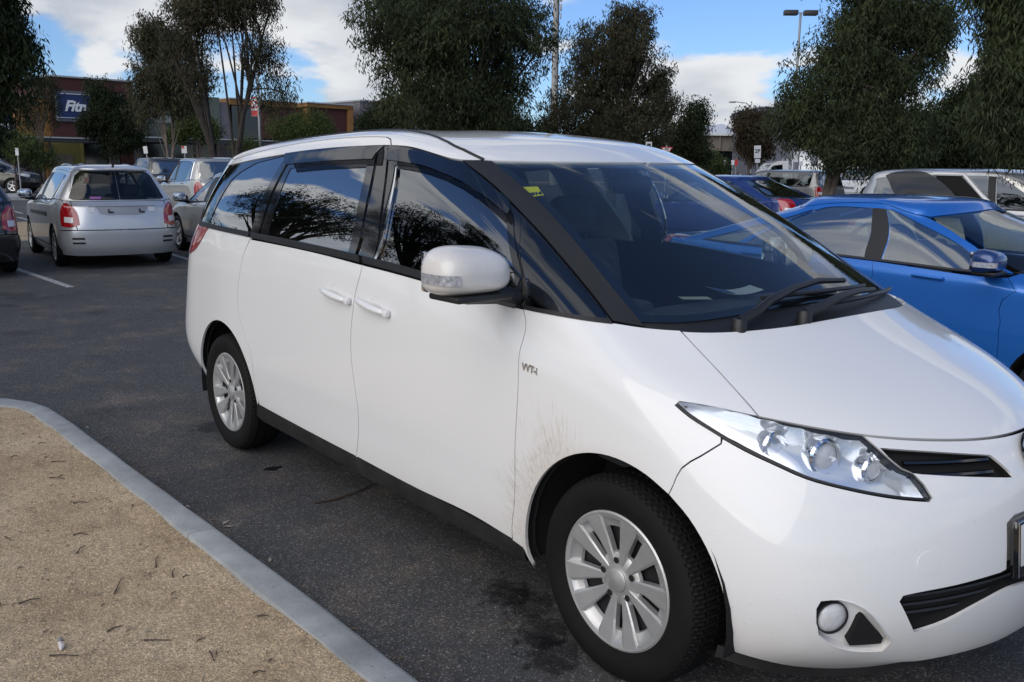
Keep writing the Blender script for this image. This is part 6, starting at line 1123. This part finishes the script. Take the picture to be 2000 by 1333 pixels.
tree('street_tree', 'dense round dark tree covering the right end of the gym sign', (-51.707, 12.574), [E(-0.15, 4.97, 1.19, 1.02, 0.20), E(0.51, 4.42, 1.02, 1.02, -0.23), E(-0.34, 3.71, 1.25, 1.08, 0.04), E(0.66, 3.11, 1.02, 0.97, 0.17), E(-0.04, 2.32, 0.97, 0.68, -0.35)], 30000, leaf=(0.18, 0.055), mname='dark', tr=0.1, seed=12, hollow=0.0, clump=0.36, lobes=34, lr=0.62)
tree('street_tree', 'narrow olive tree beside the right edge of the gym', (-53.876, 14.745), [E(-0.09, 4.60, 0.48, 0.72, 0.07), E(0.04, 3.56, 0.51, 0.84, -0.05)], 2500, leaf=(0.18, 0.045), mname='olive', tr=0.06, seed=13)
tree('street_tree', 'medium brownish gum left of the twin trunked tree, pale stem', (-36.243, 10.464), [E(-0.20, 6.17, 0.95, 0.88, 0.07), E(-0.71, 5.03, 0.71, 0.88, 0.10), E(0.44, 5.25, 0.95, 1.05, 0.13), E(0.88, 4.02, 0.74, 0.63, 0.01), E(-0.70, 3.69, 0.46, 0.38, 0.02), E(0.00, 6.80, 0.80, 0.59, -0.19), E(0.24, 4.32, 0.84, 0.67, -0.00), E(-0.29, 5.04, 1.05, 1.05, -0.31)], 42000, leaf=(0.15, 0.036), mname='brown', tr=0.09, trunks=((-0.3, 0), (0.35, 0.2)), barkm=M_barkp, seed=14, hollow=0.0, clump=0.34, lobes=46, lr=0.62)
tree('street_tree', 'low olive tree under the twin trunked tree in front of the green grey shops', (-45.561, 15.188), [E(-0.10, 3.63, 0.91, 0.59, -0.01), E(0.57, 3.25, 0.64, 0.48, 0.02), E(-1.03, 3.05, 0.64, 0.37, 0.14)], 9000, leaf=(0.17, 0.045), mname='olive', tr=0.07, seed=15)
tree('gum_tree', 'tall open gum with two dark forking trunks above the parked cars', (-26.812, 9.063), [E(-0.17, 6.17, 1.15, 0.69, -0.10), E(-1.07, 5.51, 0.63, 0.79, -0.24), E(0.91, 5.94, 0.69, 0.63, 0.02), E(1.33, 4.97, 0.33, 0.56, -0.08), E(-0.81, 4.30, 0.43, 0.49, 0.08), E(1.64, 3.76, 0.40, 0.20, -0.04), E(0.48, 7.55, 1.65, 0.82, -0.16), E(-1.90, 6.31, 0.66, 0.63, 0.22), E(1.81, 6.52, 0.43, 0.53, -0.04), E(-1.64, 5.51, 0.49, 0.49, -0.06), E(1.17, 4.16, 0.30, 0.30, -0.04), E(-0.50, 6.57, 1.15, 0.49, -0.02), E(0.82, 6.51, 0.99, 0.49, -0.32)], 34000, leaf=(0.15, 0.032), mname='brown', tr=0.15, trunks=((-2.3, 0.1), (1.5, -0.1)), barkm=M_barkd, seed=16, hollow=0.0, per=22, clump=0.36, lobes=60, lr=0.6, limbs=34, fork=0.3, droop=0.8)
tree('shrub', 'rounded light olive shrub in front of the maroon shop wall', (-44.877, 20.792), [E(-0.93, 3.54, 0.97, 0.68, 0.04), E(0.34, 3.89, 1.14, 0.74, 0.38), E(1.20, 3.43, 0.74, 0.57, 0.04), E(-0.08, 3.22, 1.42, 0.51, 0.28)], 16000, leaf=(0.16, 0.04), mname='olive', tr=0.08, seed=17, cat='shrub')
tree('shrub', 'small bright green shrub at the foot of the banner pole', (-41.005, 15.889), [E(-0.24, 2.47, 0.45, 0.35, 0.16), E(0.34, 2.38, 0.35, 0.30, 0.10)], 1800, leaf=(0.15, 0.04), mname='light', tr=0.05, seed=18, cat='shrub')
tree('shrub', 'dark bushy shrub before the lilac grey block', (-40.151, 23.291), [E(0.21, 4.46, 0.82, 0.65, 0.16), E(-0.33, 3.92, 0.93, 0.65, 0.23), E(0.63, 3.67, 0.82, 0.60, 0.21), E(-0.95, 3.78, 0.60, 0.49, -0.12)], 15000, leaf=(0.17, 0.05), mname='dark', tr=0.08, seed=19, cat='shrub')
tree('dark_tree', 'dark low trees filling in beneath the broad gum behind the people mover roof', (-33.396, 25.044), [E(-2.02, 3.52, 1.50, 0.45, -0.02), E(-0.02, 3.66, 1.75, 0.60, -0.22), E(1.98, 3.44, 1.25, 0.50, -0.24), E(8.24, 2.53, 1.00, 0.55, 0.06), E(5.99, 2.63, 1.75, 0.55, -0.25)], 26000, leaf=(0.18, 0.05), mname='dark', tr=0.1, seed=20)
tree('spreading_tree', 'spreading umbrella shaped tree seen only as a reflection in the sliding door window', (-20.5, -9.2), [(0, 0, 6.6, 4.2, 3.5, 1.0), (-2.2, 0, 5.6, 2.6, 2.4, .9), (2.4, .3, 5.4, 2.6, 2.2, .9), (0, 0, 4.4, 3.4, 2.4, .8)], 20000, leaf=(.16, .05), mname='dark', tr=.30, trunks=((-1.5, 0), (1.2, .2), (0, .4)), barkm=M_barkd, hollow=.3, seed=31, droop=.2, limbs=60, fork=.2)
tree('gum_tree', 'tall dark tree seen only as a reflection in the front door window', (-14.2, -10.4), [(0, 0, 7.4, 1.8, 1.8, 1.6), (-1.2, 0, 5.6, 2.0, 1.8, 1.3), (1.6, 0, 5.8, 1.9, 1.6, 1.5), (0, 0, 4.0, 2.6, 2.0, 1.2)], 18000, leaf=(.15, .05), mname='dark', tr=.24, barkm=M_barkd, hollow=.3, seed=32, droop=.4, limbs=50, fork=.2)
tree('gum_tree', 'dark tree behind the viewer reflected low in the quarter light', (-7.0, -13.5), [(0, 0, 5.0, 2.2, 2, 1.8), (1, 0, 3.6, 2.4, 2, 1.3)], 12000, leaf=(.15, .05), mname='dark', tr=.2, barkm=M_barkd, seed=33, droop=.4, limbs=30)
tree('dark_tree', 'low row of dark bushes behind the viewer reflected along the window sills', (-31, -12), [(0, 0, 2.2, 4, 2, 1.6), (5, 0, 2.0, 4, 2, 1.3), (-6, 0, 2.4, 4, 2, 1.6), (11, 0, 2.4, 4, 2, 1.6)], 9000, leaf=(.2, .07), mname='dark', tr=.15, barkm=M_barkd, seed=34, droop=.2, limbs=20)
tree('gum_tree', 'tall broad tree behind the viewer reflected beside the door mirror', (-11.2, -11.2), [(0, 0, 9.2, 2.2, 2, 1.8), (-1, 0, 6.4, 2.6, 2, 2.0), (1.6, 0, 7.0, 2.0, 1.8, 1.8), (0, 0, 4.2, 2.2, 1.8, 1.2)], 26000, leaf=(.15, .05), mname='dark', tr=.24, barkm=M_barkd, seed=35, droop=.4, limbs=50, hollow=.0, lobes=50, lr=.8, clump=.4)


# ------------------------------------------------------------------ shops on the far side
def F_(o, s, y, z): return (s, y, z)
bw = mat('brick_maroon', (.060, .018, .016), .85, var=.15, vscale=1.5); M_och = mat('ochre_panel', (.22, .105, .028), .7, var=.12, vscale=1); M_dglass = mat('shop_glass', (.006, .008, .010), .08, coat=.6); M_ggrey = mat('green_grey_render', (.10, .12, .10), .85, var=.12, vscale=1); M_pgrey = mat('pale_green_render', (.17, .20, .18), .85, var=.12, vscale=1)
M_lil = mat('lilac_grey_render', (.13, .12, .135), .85, var=.12, vscale=1); M_can = mat('awning_grey', (.035, .04, .045), .6, var=.2, vscale=1); M_edge = mat('metal_edge', (.35, .37, .39), .5); M_cream = mat('cream_shutter', (.16, .14, .115), .7, var=.12, vscale=3); M_lime = mat('lime_render', (.20, .19, .06), .8, var=.15, vscale=1); M_blue = mat('sign_blue', (.006, .022, .095), .5); M_wh = mat('sign_white', (.62, .64, .66), .5)
FO = (-62.918, 11.832); FA = 1.6404
def shop(name, label, parts, texts=()):
    r_ = empty(name, (*FO, 0), FA, label, 'building')
    for nm, m_, s0, s1, z0, z1, y0, y1 in parts:
        mb = MB(); mb.box(((s0 + s1) / 2, (y0 + y1) / 2, (z0 + z1) / 2), (abs(s1 - s0), y1 - y0, z1 - z0)); mb.build(nm, m_, r_)
    return r_
sh_ = shop('shop', 'ochre panelled shop block left of the gym sign, dark glass under its awning', [('wall', M_och, -1.53, 0.45, 3.07, 5.54, 0.00, 9.00), ('parapet_edge', M_edge, -1.55, 0.42, 5.53, 5.60, -0.10, 9.00), ('shopfront', M_dglass, -5.84, 0.10, 0.00, 2.76, 0.20, 0.50), ('pillar', M_och, -0.01, 0.27, 0.00, 2.81, -0.15, 0.40), ('wall', mat("left_block", (.05, .05, .055), .8), -6.79, -1.62, 2.72, 3.97, 0.10, 9.00), ('shop_sign', M_blue, -4.14, -1.93, 3.49, 4.41, -0.12, 0.00), ('sign_band', M_wh, -4.20, -1.99, 3.52, 3.86, -0.16, -0.13)])
gym = shop('gym_building', 'maroon brick gym building with a dark blue sign and pale roof edge', [('wall', bw, 0.47, 5.74, 3.11, 6.84, -0.30, 10.00), ('parapet_edge', M_edge, 0.38, 5.76, 6.86, 6.96, -0.45, 10.00), ('sign_frame', mat("sign_frame", (.10, .11, .13), .6), 0.73, 4.84, 4.11, 6.03, -0.55, -0.31), ('sign_panel', M_blue, 0.82, 4.67, 4.27, 5.86, -0.62, -0.56), ('sign_rule', M_wh, 0.81, 4.65, 5.81, 5.85, -0.66, -0.63), ('sign_rule', M_wh, 0.69, 4.54, 4.32, 4.35, -0.66, -0.63), ('window', M_dglass, 2.27, 4.64, 3.19, 4.05, -0.34, -0.31), ('lime_wall', M_lime, 0.38, 2.43, 0.00, 2.88, 0.10, 0.60), ('roller_door', M_cream, 0.37, 1.66, 0.00, 1.99, 0.00, 0.08), ('pillar', M_lime, 2.20, 2.36, 0.00, 2.87, -0.10, 0.09), ('shopfront', M_dglass, 2.46, 4.86, 0.00, 2.90, 0.10, 0.50), ('brick_pier', bw, 4.78, 5.68, 0.00, 2.94, -0.10, 0.60)])
text_obj('sign_lettering', 'Fitn', 0.91, frame((1.16, -.68, 5.05), (1, 0, 0), (0, 0, 1)), M_wh, gym, .02, .035, align='LEFT', shear=.35, sx=.92)
sh_ = shop('shop', 'green grey rendered shops between the gym and the ochre framed block, black glass below', [('wall', M_ggrey, 5.80, 6.60, 3.20, 6.03, -0.15, 9.00), ('wall', M_pgrey, 6.59, 12.06, 4.28, 5.87, -0.10, 9.00), ('wall', M_ggrey, 6.55, 12.05, 3.23, 4.29, 0.05, 9.00), ('window', M_dglass, 6.54, 7.50, 3.23, 4.23, -0.16, -0.12), ('window', M_dglass, 8.33, 9.11, 3.28, 4.23, -0.16, -0.12), ('window', M_dglass, 10.01, 10.77, 3.33, 4.29, -0.16, -0.12), ('parapet_edge', M_edge, 5.69, 12.02, 5.83, 5.93, -0.20, 9.00), ('pillar', M_ggrey, 10.74, 11.90, 3.28, 6.22, -0.30, -0.17), ('shopfront', M_dglass, 5.86, 11.66, 0.00, 3.04, 0.20, 0.50), ('grey_pier', M_lil, 11.77, 12.72, 0.00, 5.92, -0.20, 0.60)])
sh_ = shop('shop', 'ochre topped shop with dark glass wall and maroon cladding behind the banner pole', [('top_band', M_och, 12.68, 18.10, 5.79, 6.20, -0.30, 9.00), ('parapet_edge', M_edge, 12.63, 18.05, 6.19, 6.27, -0.40, 9.00), ('glass_wall', M_dglass, 12.92, 15.18, 3.43, 5.73, -0.10, 9.00), ('wall', bw, 15.12, 18.15, 3.43, 5.86, -0.20, 9.00), ('shopfront', M_dglass, 12.85, 18.27, 0.00, 3.14, 0.20, 0.50)])
sh_ = shop('shop', 'low block framed in ochre around a maroon wall, beside the lilac grey block', [('top_band', M_och, 19.12, 23.37, 5.94, 6.25, -0.30, 9.00), ('parapet_edge', M_edge, 19.07, 23.30, 6.24, 6.33, -0.40, 9.00), ('wall', bw, 19.29, 23.17, 0.00, 5.95, 0.00, 9.00), ('ochre_leg', M_och, 22.92, 23.36, 0.00, 6.04, -0.30, 0.40), ('ochre_leg', M_och, 19.11, 19.43, 0.00, 5.84, -0.30, 0.40), ('link', M_can, 18.82, 19.88, 0.00, 5.38, 1.00, 9.00), ('link', M_can, 24.22, 24.88, 0.00, 5.74, 1.00, 9.00)])
sh_ = shop('shop', 'lilac grey rendered block with flat roof behind the dark shrub', [('wall', M_lil, 24.21, 41.33, 0.00, 6.71, 0.00, 9.00), ('parapet_edge', M_edge, 24.14, 41.24, 6.67, 6.79, -0.10, 9.00)])
sh_ = shop('awning', 'long dark grey awning with a pale edge running over the shop fronts', [('awning_slab', M_can, -7.40, 4.72, 2.76, 3.02, -2.60, -0.70), ('awning_edge', M_edge, -7.42, 4.69, 2.98, 3.06, -2.70, -0.60), ('awning_slab', M_can, 4.71, 16.64, 2.91, 3.20, -2.60, -0.70), ('awning_edge', M_edge, 4.67, 16.59, 3.17, 3.25, -2.70, -0.60), ('awning_post', M_can, -0.44, -0.37, 0.00, 2.80, -2.40, -2.25), ('awning_post', M_can, 4.78, 4.87, 0.00, 2.94, -2.40, -2.25), ('awning_post', M_can, 11.17, 11.27, 0.00, 3.11, -2.40, -2.25)])

# ------------------------------------------------------------------ poles, lamps and signs
M_galv = mat('galvanised_steel', (.30, .31, .32), .5, .6); M_sign = mat('sign_face', (.62, .63, .64), .4); M_signr = mat('sign_red', (.45, .02, .02), .4); M_mast = mat('mast_grey', (.30, .29, .27), .6, var=.2, vscale=2); M_dk = mat('lamp_housing_dark', (.03, .03, .03), .5)
def pole(name, label, cat, loc, h, r0, r1, m_=None, group=None):
    r_ = empty(name, (*loc, 0), R(50.4), label, cat, group); mb = MB(); mb.tube([(0, 0, 0), (0, 0, h / 2), (0, 0, h)], [r0, (r0 + r1) / 2, r1], 12); mb.build('pole', m_ or M_galv, r_); return r_
p_ = pole('parking_sign', 'small plain white parking sign leaning left over the roof of the farthest estate car', 'road sign', (-41.930, 11.589), 2.32, .03, .03)
mb = MB(); mb.box((0, -.05, 2.15), (0.19, .02, 0.33)); s_ = mb.build('sign_plate', M_sign, p_)
p_.rotation_euler = (0, R(-6), R(50.4))
p_ = pole('parking_sign', 'small white parking sign with a red top patch above the silver four wheel drive', 'road sign', (-40.922, 12.801), 2.33, .03, .03)
mb = MB(); mb.box((0, -.05, 2.17), (0.24, .02, 0.33)); s_ = mb.build('sign_plate', M_sign, p_)
mb = MB(); mb.box((-0.239 * .22, -.065, 2.17 + 0.334 * .32), (0.239 * .5, .01, 0.334 * .3)); mb.build('sign_patch', M_signr, p_)
p_ = pole('parking_sign', 'small white sign on the sapling at the far left', 'road sign', (-43.627, 6.360), 2.13, .03, .03)
mb = MB(); mb.box((0, -.05, 1.97), (0.14, .02, 0.32)); s_ = mb.build('sign_plate', M_sign, p_)
p_ = pole('parking_sign', 'white 2P parking sign in front of the russet tree', 'road sign', (-23.833, 33.364), 2.66, .03, .03)
mb = MB(); mb.box((0, -.05, 2.37), (0.31, .02, 0.57)); s_ = mb.build('sign_plate', M_sign, p_)
p_.rotation_euler = (0, R(-3), R(50.4))
text_obj('sign_text', '2P', 0.573 * .42, frame((0, -.065, 2.37 + 0.573 * .05), (1, 0, 0), (0, 0, 1)), M_dk, s_, .003, .006); mb = MB(); mb.box((0, -.05, 2.37 - 0.573 * .72), (0.310 * .75, .02, 0.573 * .3)); mb.build('lower_plate', M_sign, p_)
p_ = pole('road_sign', 'tall white sign standing behind the white cab truck rack', 'road sign', (-23.933, 36.430), 2.48, .03, .03)
mb = MB(); mb.box((0, -.05, 2.21), (0.23, .02, 0.55)); s_ = mb.build('sign_plate', M_sign, p_)
p_ = pole('road_sign', 'small square blue and white sign between truck rack and large gum', 'road sign', (-21.436, 33.060), 1.94, .03, .03)
mb = MB(); mb.box((0, -.05, 1.84), (0.16, .02, 0.20)); s_ = mb.build('sign_plate', M_sign, p_)
p_ = pole('road_sign', 'large pale grey sign panel close beside the trunk of the large gum', 'road sign', (-22.200, 35.328), 2.52, .03, .03)
mb = MB(); mb.box((0, -.05, 2.14), (0.33, .02, 0.76)); s_ = mb.build('sign_plate', M_galv, p_)
p_ = pole('road_sign', 'square white sign with dark writing left of the give way sign', 'road sign', (-18.194, 19.433), 2.39, .03, .03)
mb = MB(); mb.box((0, -.05, 2.28), (0.20, .02, 0.23)); s_ = mb.build('sign_plate', M_sign, p_)
mb = MB(); mb.box((0, -.065, 2.28 + 0.231 * .1), (0.198 * .6, .01, 0.231 * .3)); mb.build('sign_print', M_dk, p_)
p_ = pole('road_sign', 'tiny red sign post beside the green shrub in the distance', 'road sign', (-35.787, 47.664), 2.20, .03, .03)
mb = MB(); mb.box((0, -.05, 2.00), (0.17, .02, 0.41)); s_ = mb.build('sign_plate', M_signr, p_)
p_ = pole('road_sign', 'tiny white round topped post left of the red sign post', 'road sign', (-37.534, 48.749), 2.16, .03, .03)
mb = MB(); mb.box((0, -.05, 2.00), (0.18, .02, 0.32)); s_ = mb.build('sign_plate', M_sign, p_)
p_ = pole('road_sign', 'tiny pale blue white sign just left of the tiny red one', 'road sign', (-36.568, 48.318), 2.16, .03, .03)
mb = MB(); mb.box((0, -.05, 2.00), (0.21, .02, 0.31)); s_ = mb.build('sign_plate', M_sign, p_)
p_ = pole('give_way_sign', 'red bordered white give way triangle above the windscreen edge of the people mover', 'road sign', (-17.825, 19.876), 2.29, .03, .03)
mb = MB(); mb.prism([(-.19, 2.24), (.19, 2.24), (0, 1.91)], .05, .06, fn=lambda p: (p[0], -p[2], p[1])); mb.build('sign_border', M_signr, p_)
mb = MB(); mb.prism([(-.145, 2.21), (.145, 2.21), (0, 1.97)], .062, .066, fn=lambda p: (p[0], -p[2], p[1])); s_ = mb.build('sign_plate', M_sign, p_)
text_obj('sign_text', 'GIVE', .065, frame((0, -.068, 2.17), (1, 0, 0), (0, 0, 1)), M_dk, s_, .002, .003); text_obj('sign_text', 'WAY', .05, frame((0, -.068, 2.10), (1, 0, 0), (0, 0, 1)), M_dk, s_, .002, .003)
p_ = pole('banner_pole', 'slim grey lamp column carrying a red and white banner before the ochre topped shop', 'lamp post', (-46.366, 19.000), 7.63, .11, .05)
mb = MB(); mb.tube([(0, 0, 7.53), (-.15, 0, 7.88), (-.32, 0, 7.93)], .035, 6); mb.build('lamp_arm', M_galv, p_)
mb = MB(); mb.box((-.24, 0, 4.64), (.34, .02, 1.02)); b_ = mb.build('banner', M_signr, p_); mb = MB(); mb.box((-.24, 0, 4.49), (.345, .024, .10)); mb.build('banner_band', M_wh, b_)
text_obj('banner_mark', 'S', .62, frame((-.24, -.014, 4.81), (1, 0, 0), (0, 0, 1)), M_wh, b_, .002, .03)
for z_ in (5.15, 4.13):
    mb = MB(); mb.tube([(0, 0, z_), (-.42, 0, z_)], .015, 6); mb.build('banner_arm', M_galv, p_)
p_ = pole('floodlight_pole', 'tall grey light pole with two square dark lamp heads against the sky', 'lamp post', (-33.476, 50.444), 11.51, .12, .07)
for s_ in (1, -1):
    mb = MB(); mb.box((s_ * .64, 0, 11.51), (.86, .5, .30), bev=.03); mb.build('lamp_head', M_dk, p_)
    mb = MB(); mb.tube([(0, 0, 11.51), (s_ * .3, 0, 11.51)], .03, 6); mb.build('lamp_arm', M_galv, p_)
p_ = pole('telecom_mast', 'thick pale grey mast between the two central gums with small antennas', 'mast', (-58.682, 51.987), 18.83, .34, .20, M_mast)
for z_, w_ in ((15.80, .22), (15.04, .16), (14.37, .10)):
    mb = MB(); mb.box((.42, 0, z_), (w_, .2, .55), bev=.03); mb.build('antenna', M_galv, p_)
mb = MB(); mb.tube([(.30, -.1, 1), (.22, -.1, 17.94)], .05, 6); mb.build('cable_tray', M_dk, p_)
p_ = pole('street_lamp', 'far street lamp with a thin curved arm over the russet tree', 'lamp post', (-41.309, 56.955), 4.99, .10, .05)
mb = MB(); mb.tube([(0, 0, 4.89), (-.15, 0, 6.09), (-.6, 0, 6.54), (-1.5, 0, 6.64)], .035, 6); mb.build('lamp_arm', M_galv, p_); mb = MB(); mb.box((-1.7, 0, 6.61), (.5, .2, .12), bev=.03); mb.build('lamp_head', M_galv, p_)
r_ = empty('hall', (-62.42, 71.39, 0), R(50.4), 'tan walled hall with a white sloping roof beyond the car park', 'building')
mb = MB(); mb.box((3.78, 6.00, 4.30), (7.56, 12.00, 1.75)); mb.build('wall', mat("tan_wall", (.17, .15, .125), .85, var=.1, vscale=.6), r_)
mb = MB(); mb.box((3.78, 6.30, 1.71), (7.56, 11.40, 3.43)); mb.build('base_wall', M_dglass, r_)
mb = MB(); mb.box((5.53, -0.15, 4.32), (0.16, 0.29, 1.75)); mb.build('pilaster', mat("tan_wall", (.17, .15, .125), .85, var=.1, vscale=.6), r_)
mb = MB(); mb.add([(-0.54, -.6, 5.23), (7.83, -.6, 5.23), (7.83, 9, 6.64), (-0.54, 9, 5.64), (-0.54, -.6, 4.98), (7.83, -.6, 4.98), (7.83, 9, 6.34), (-0.54, 9, 5.34)], [(0, 1, 2, 3), (7, 6, 5, 4), (0, 4, 5, 1), (1, 5, 6, 2), (2, 6, 7, 3), (3, 7, 4, 0)]); mb.build('roof', mat("hall_roof", (.60, .62, .63), .5), r_)
r_ = empty('office_block', (-48.46, 67.48, 0), R(50.4), 'blue grey flat roofed block peeping out right of the russet tree', 'building')
mb = MB(); mb.box((2.14, 5.00, 3.16), (3.73, 10.00, 6.31)); mb.build('wall', mat("grey_block", (.12, .125, .15), .8, var=.1, vscale=.5), r_)
mb = MB(); mb.box((2.00, 4.75, 6.70), (4.01, 10.50, 0.59)); mb.build('roof_storey', mat("grey_block", (.12, .125, .15), .8, var=.1, vscale=.5), r_)
mb = MB(); mb.box((2.00, 4.60, 7.05), (4.10, 10.80, 0.09)); mb.build('roof_edge', M_edge, r_)

# ------------------------------------------------------------------ papers lying on the dashboard
pp_ = paper('parking_permit', 'curled white and blue permit slip lying on the dashboard behind the windscreen', (-.53, .36, 1.056), .21, .15, R(58), .020, mat('permit_paper', (.55, .62, .62), .6))
paper('ticket', 'flat pale ticket with a yellow edge lying on the dashboard left of the permit', (-.51, .09, 1.056), .12, .075, R(55), .0, mat('ticket_paper', (.55, .57, .42), .6))
mb = MB(); mb.add([(-.085, -.06, .0185), (-.01, -.06, .006), (-.01, .06, .006), (-.085, .06, .0185)], [(0, 1, 2, 3)]); mb.build('permit_print', mat('permit_blue', (.03, .10, .28), .6), pp_)
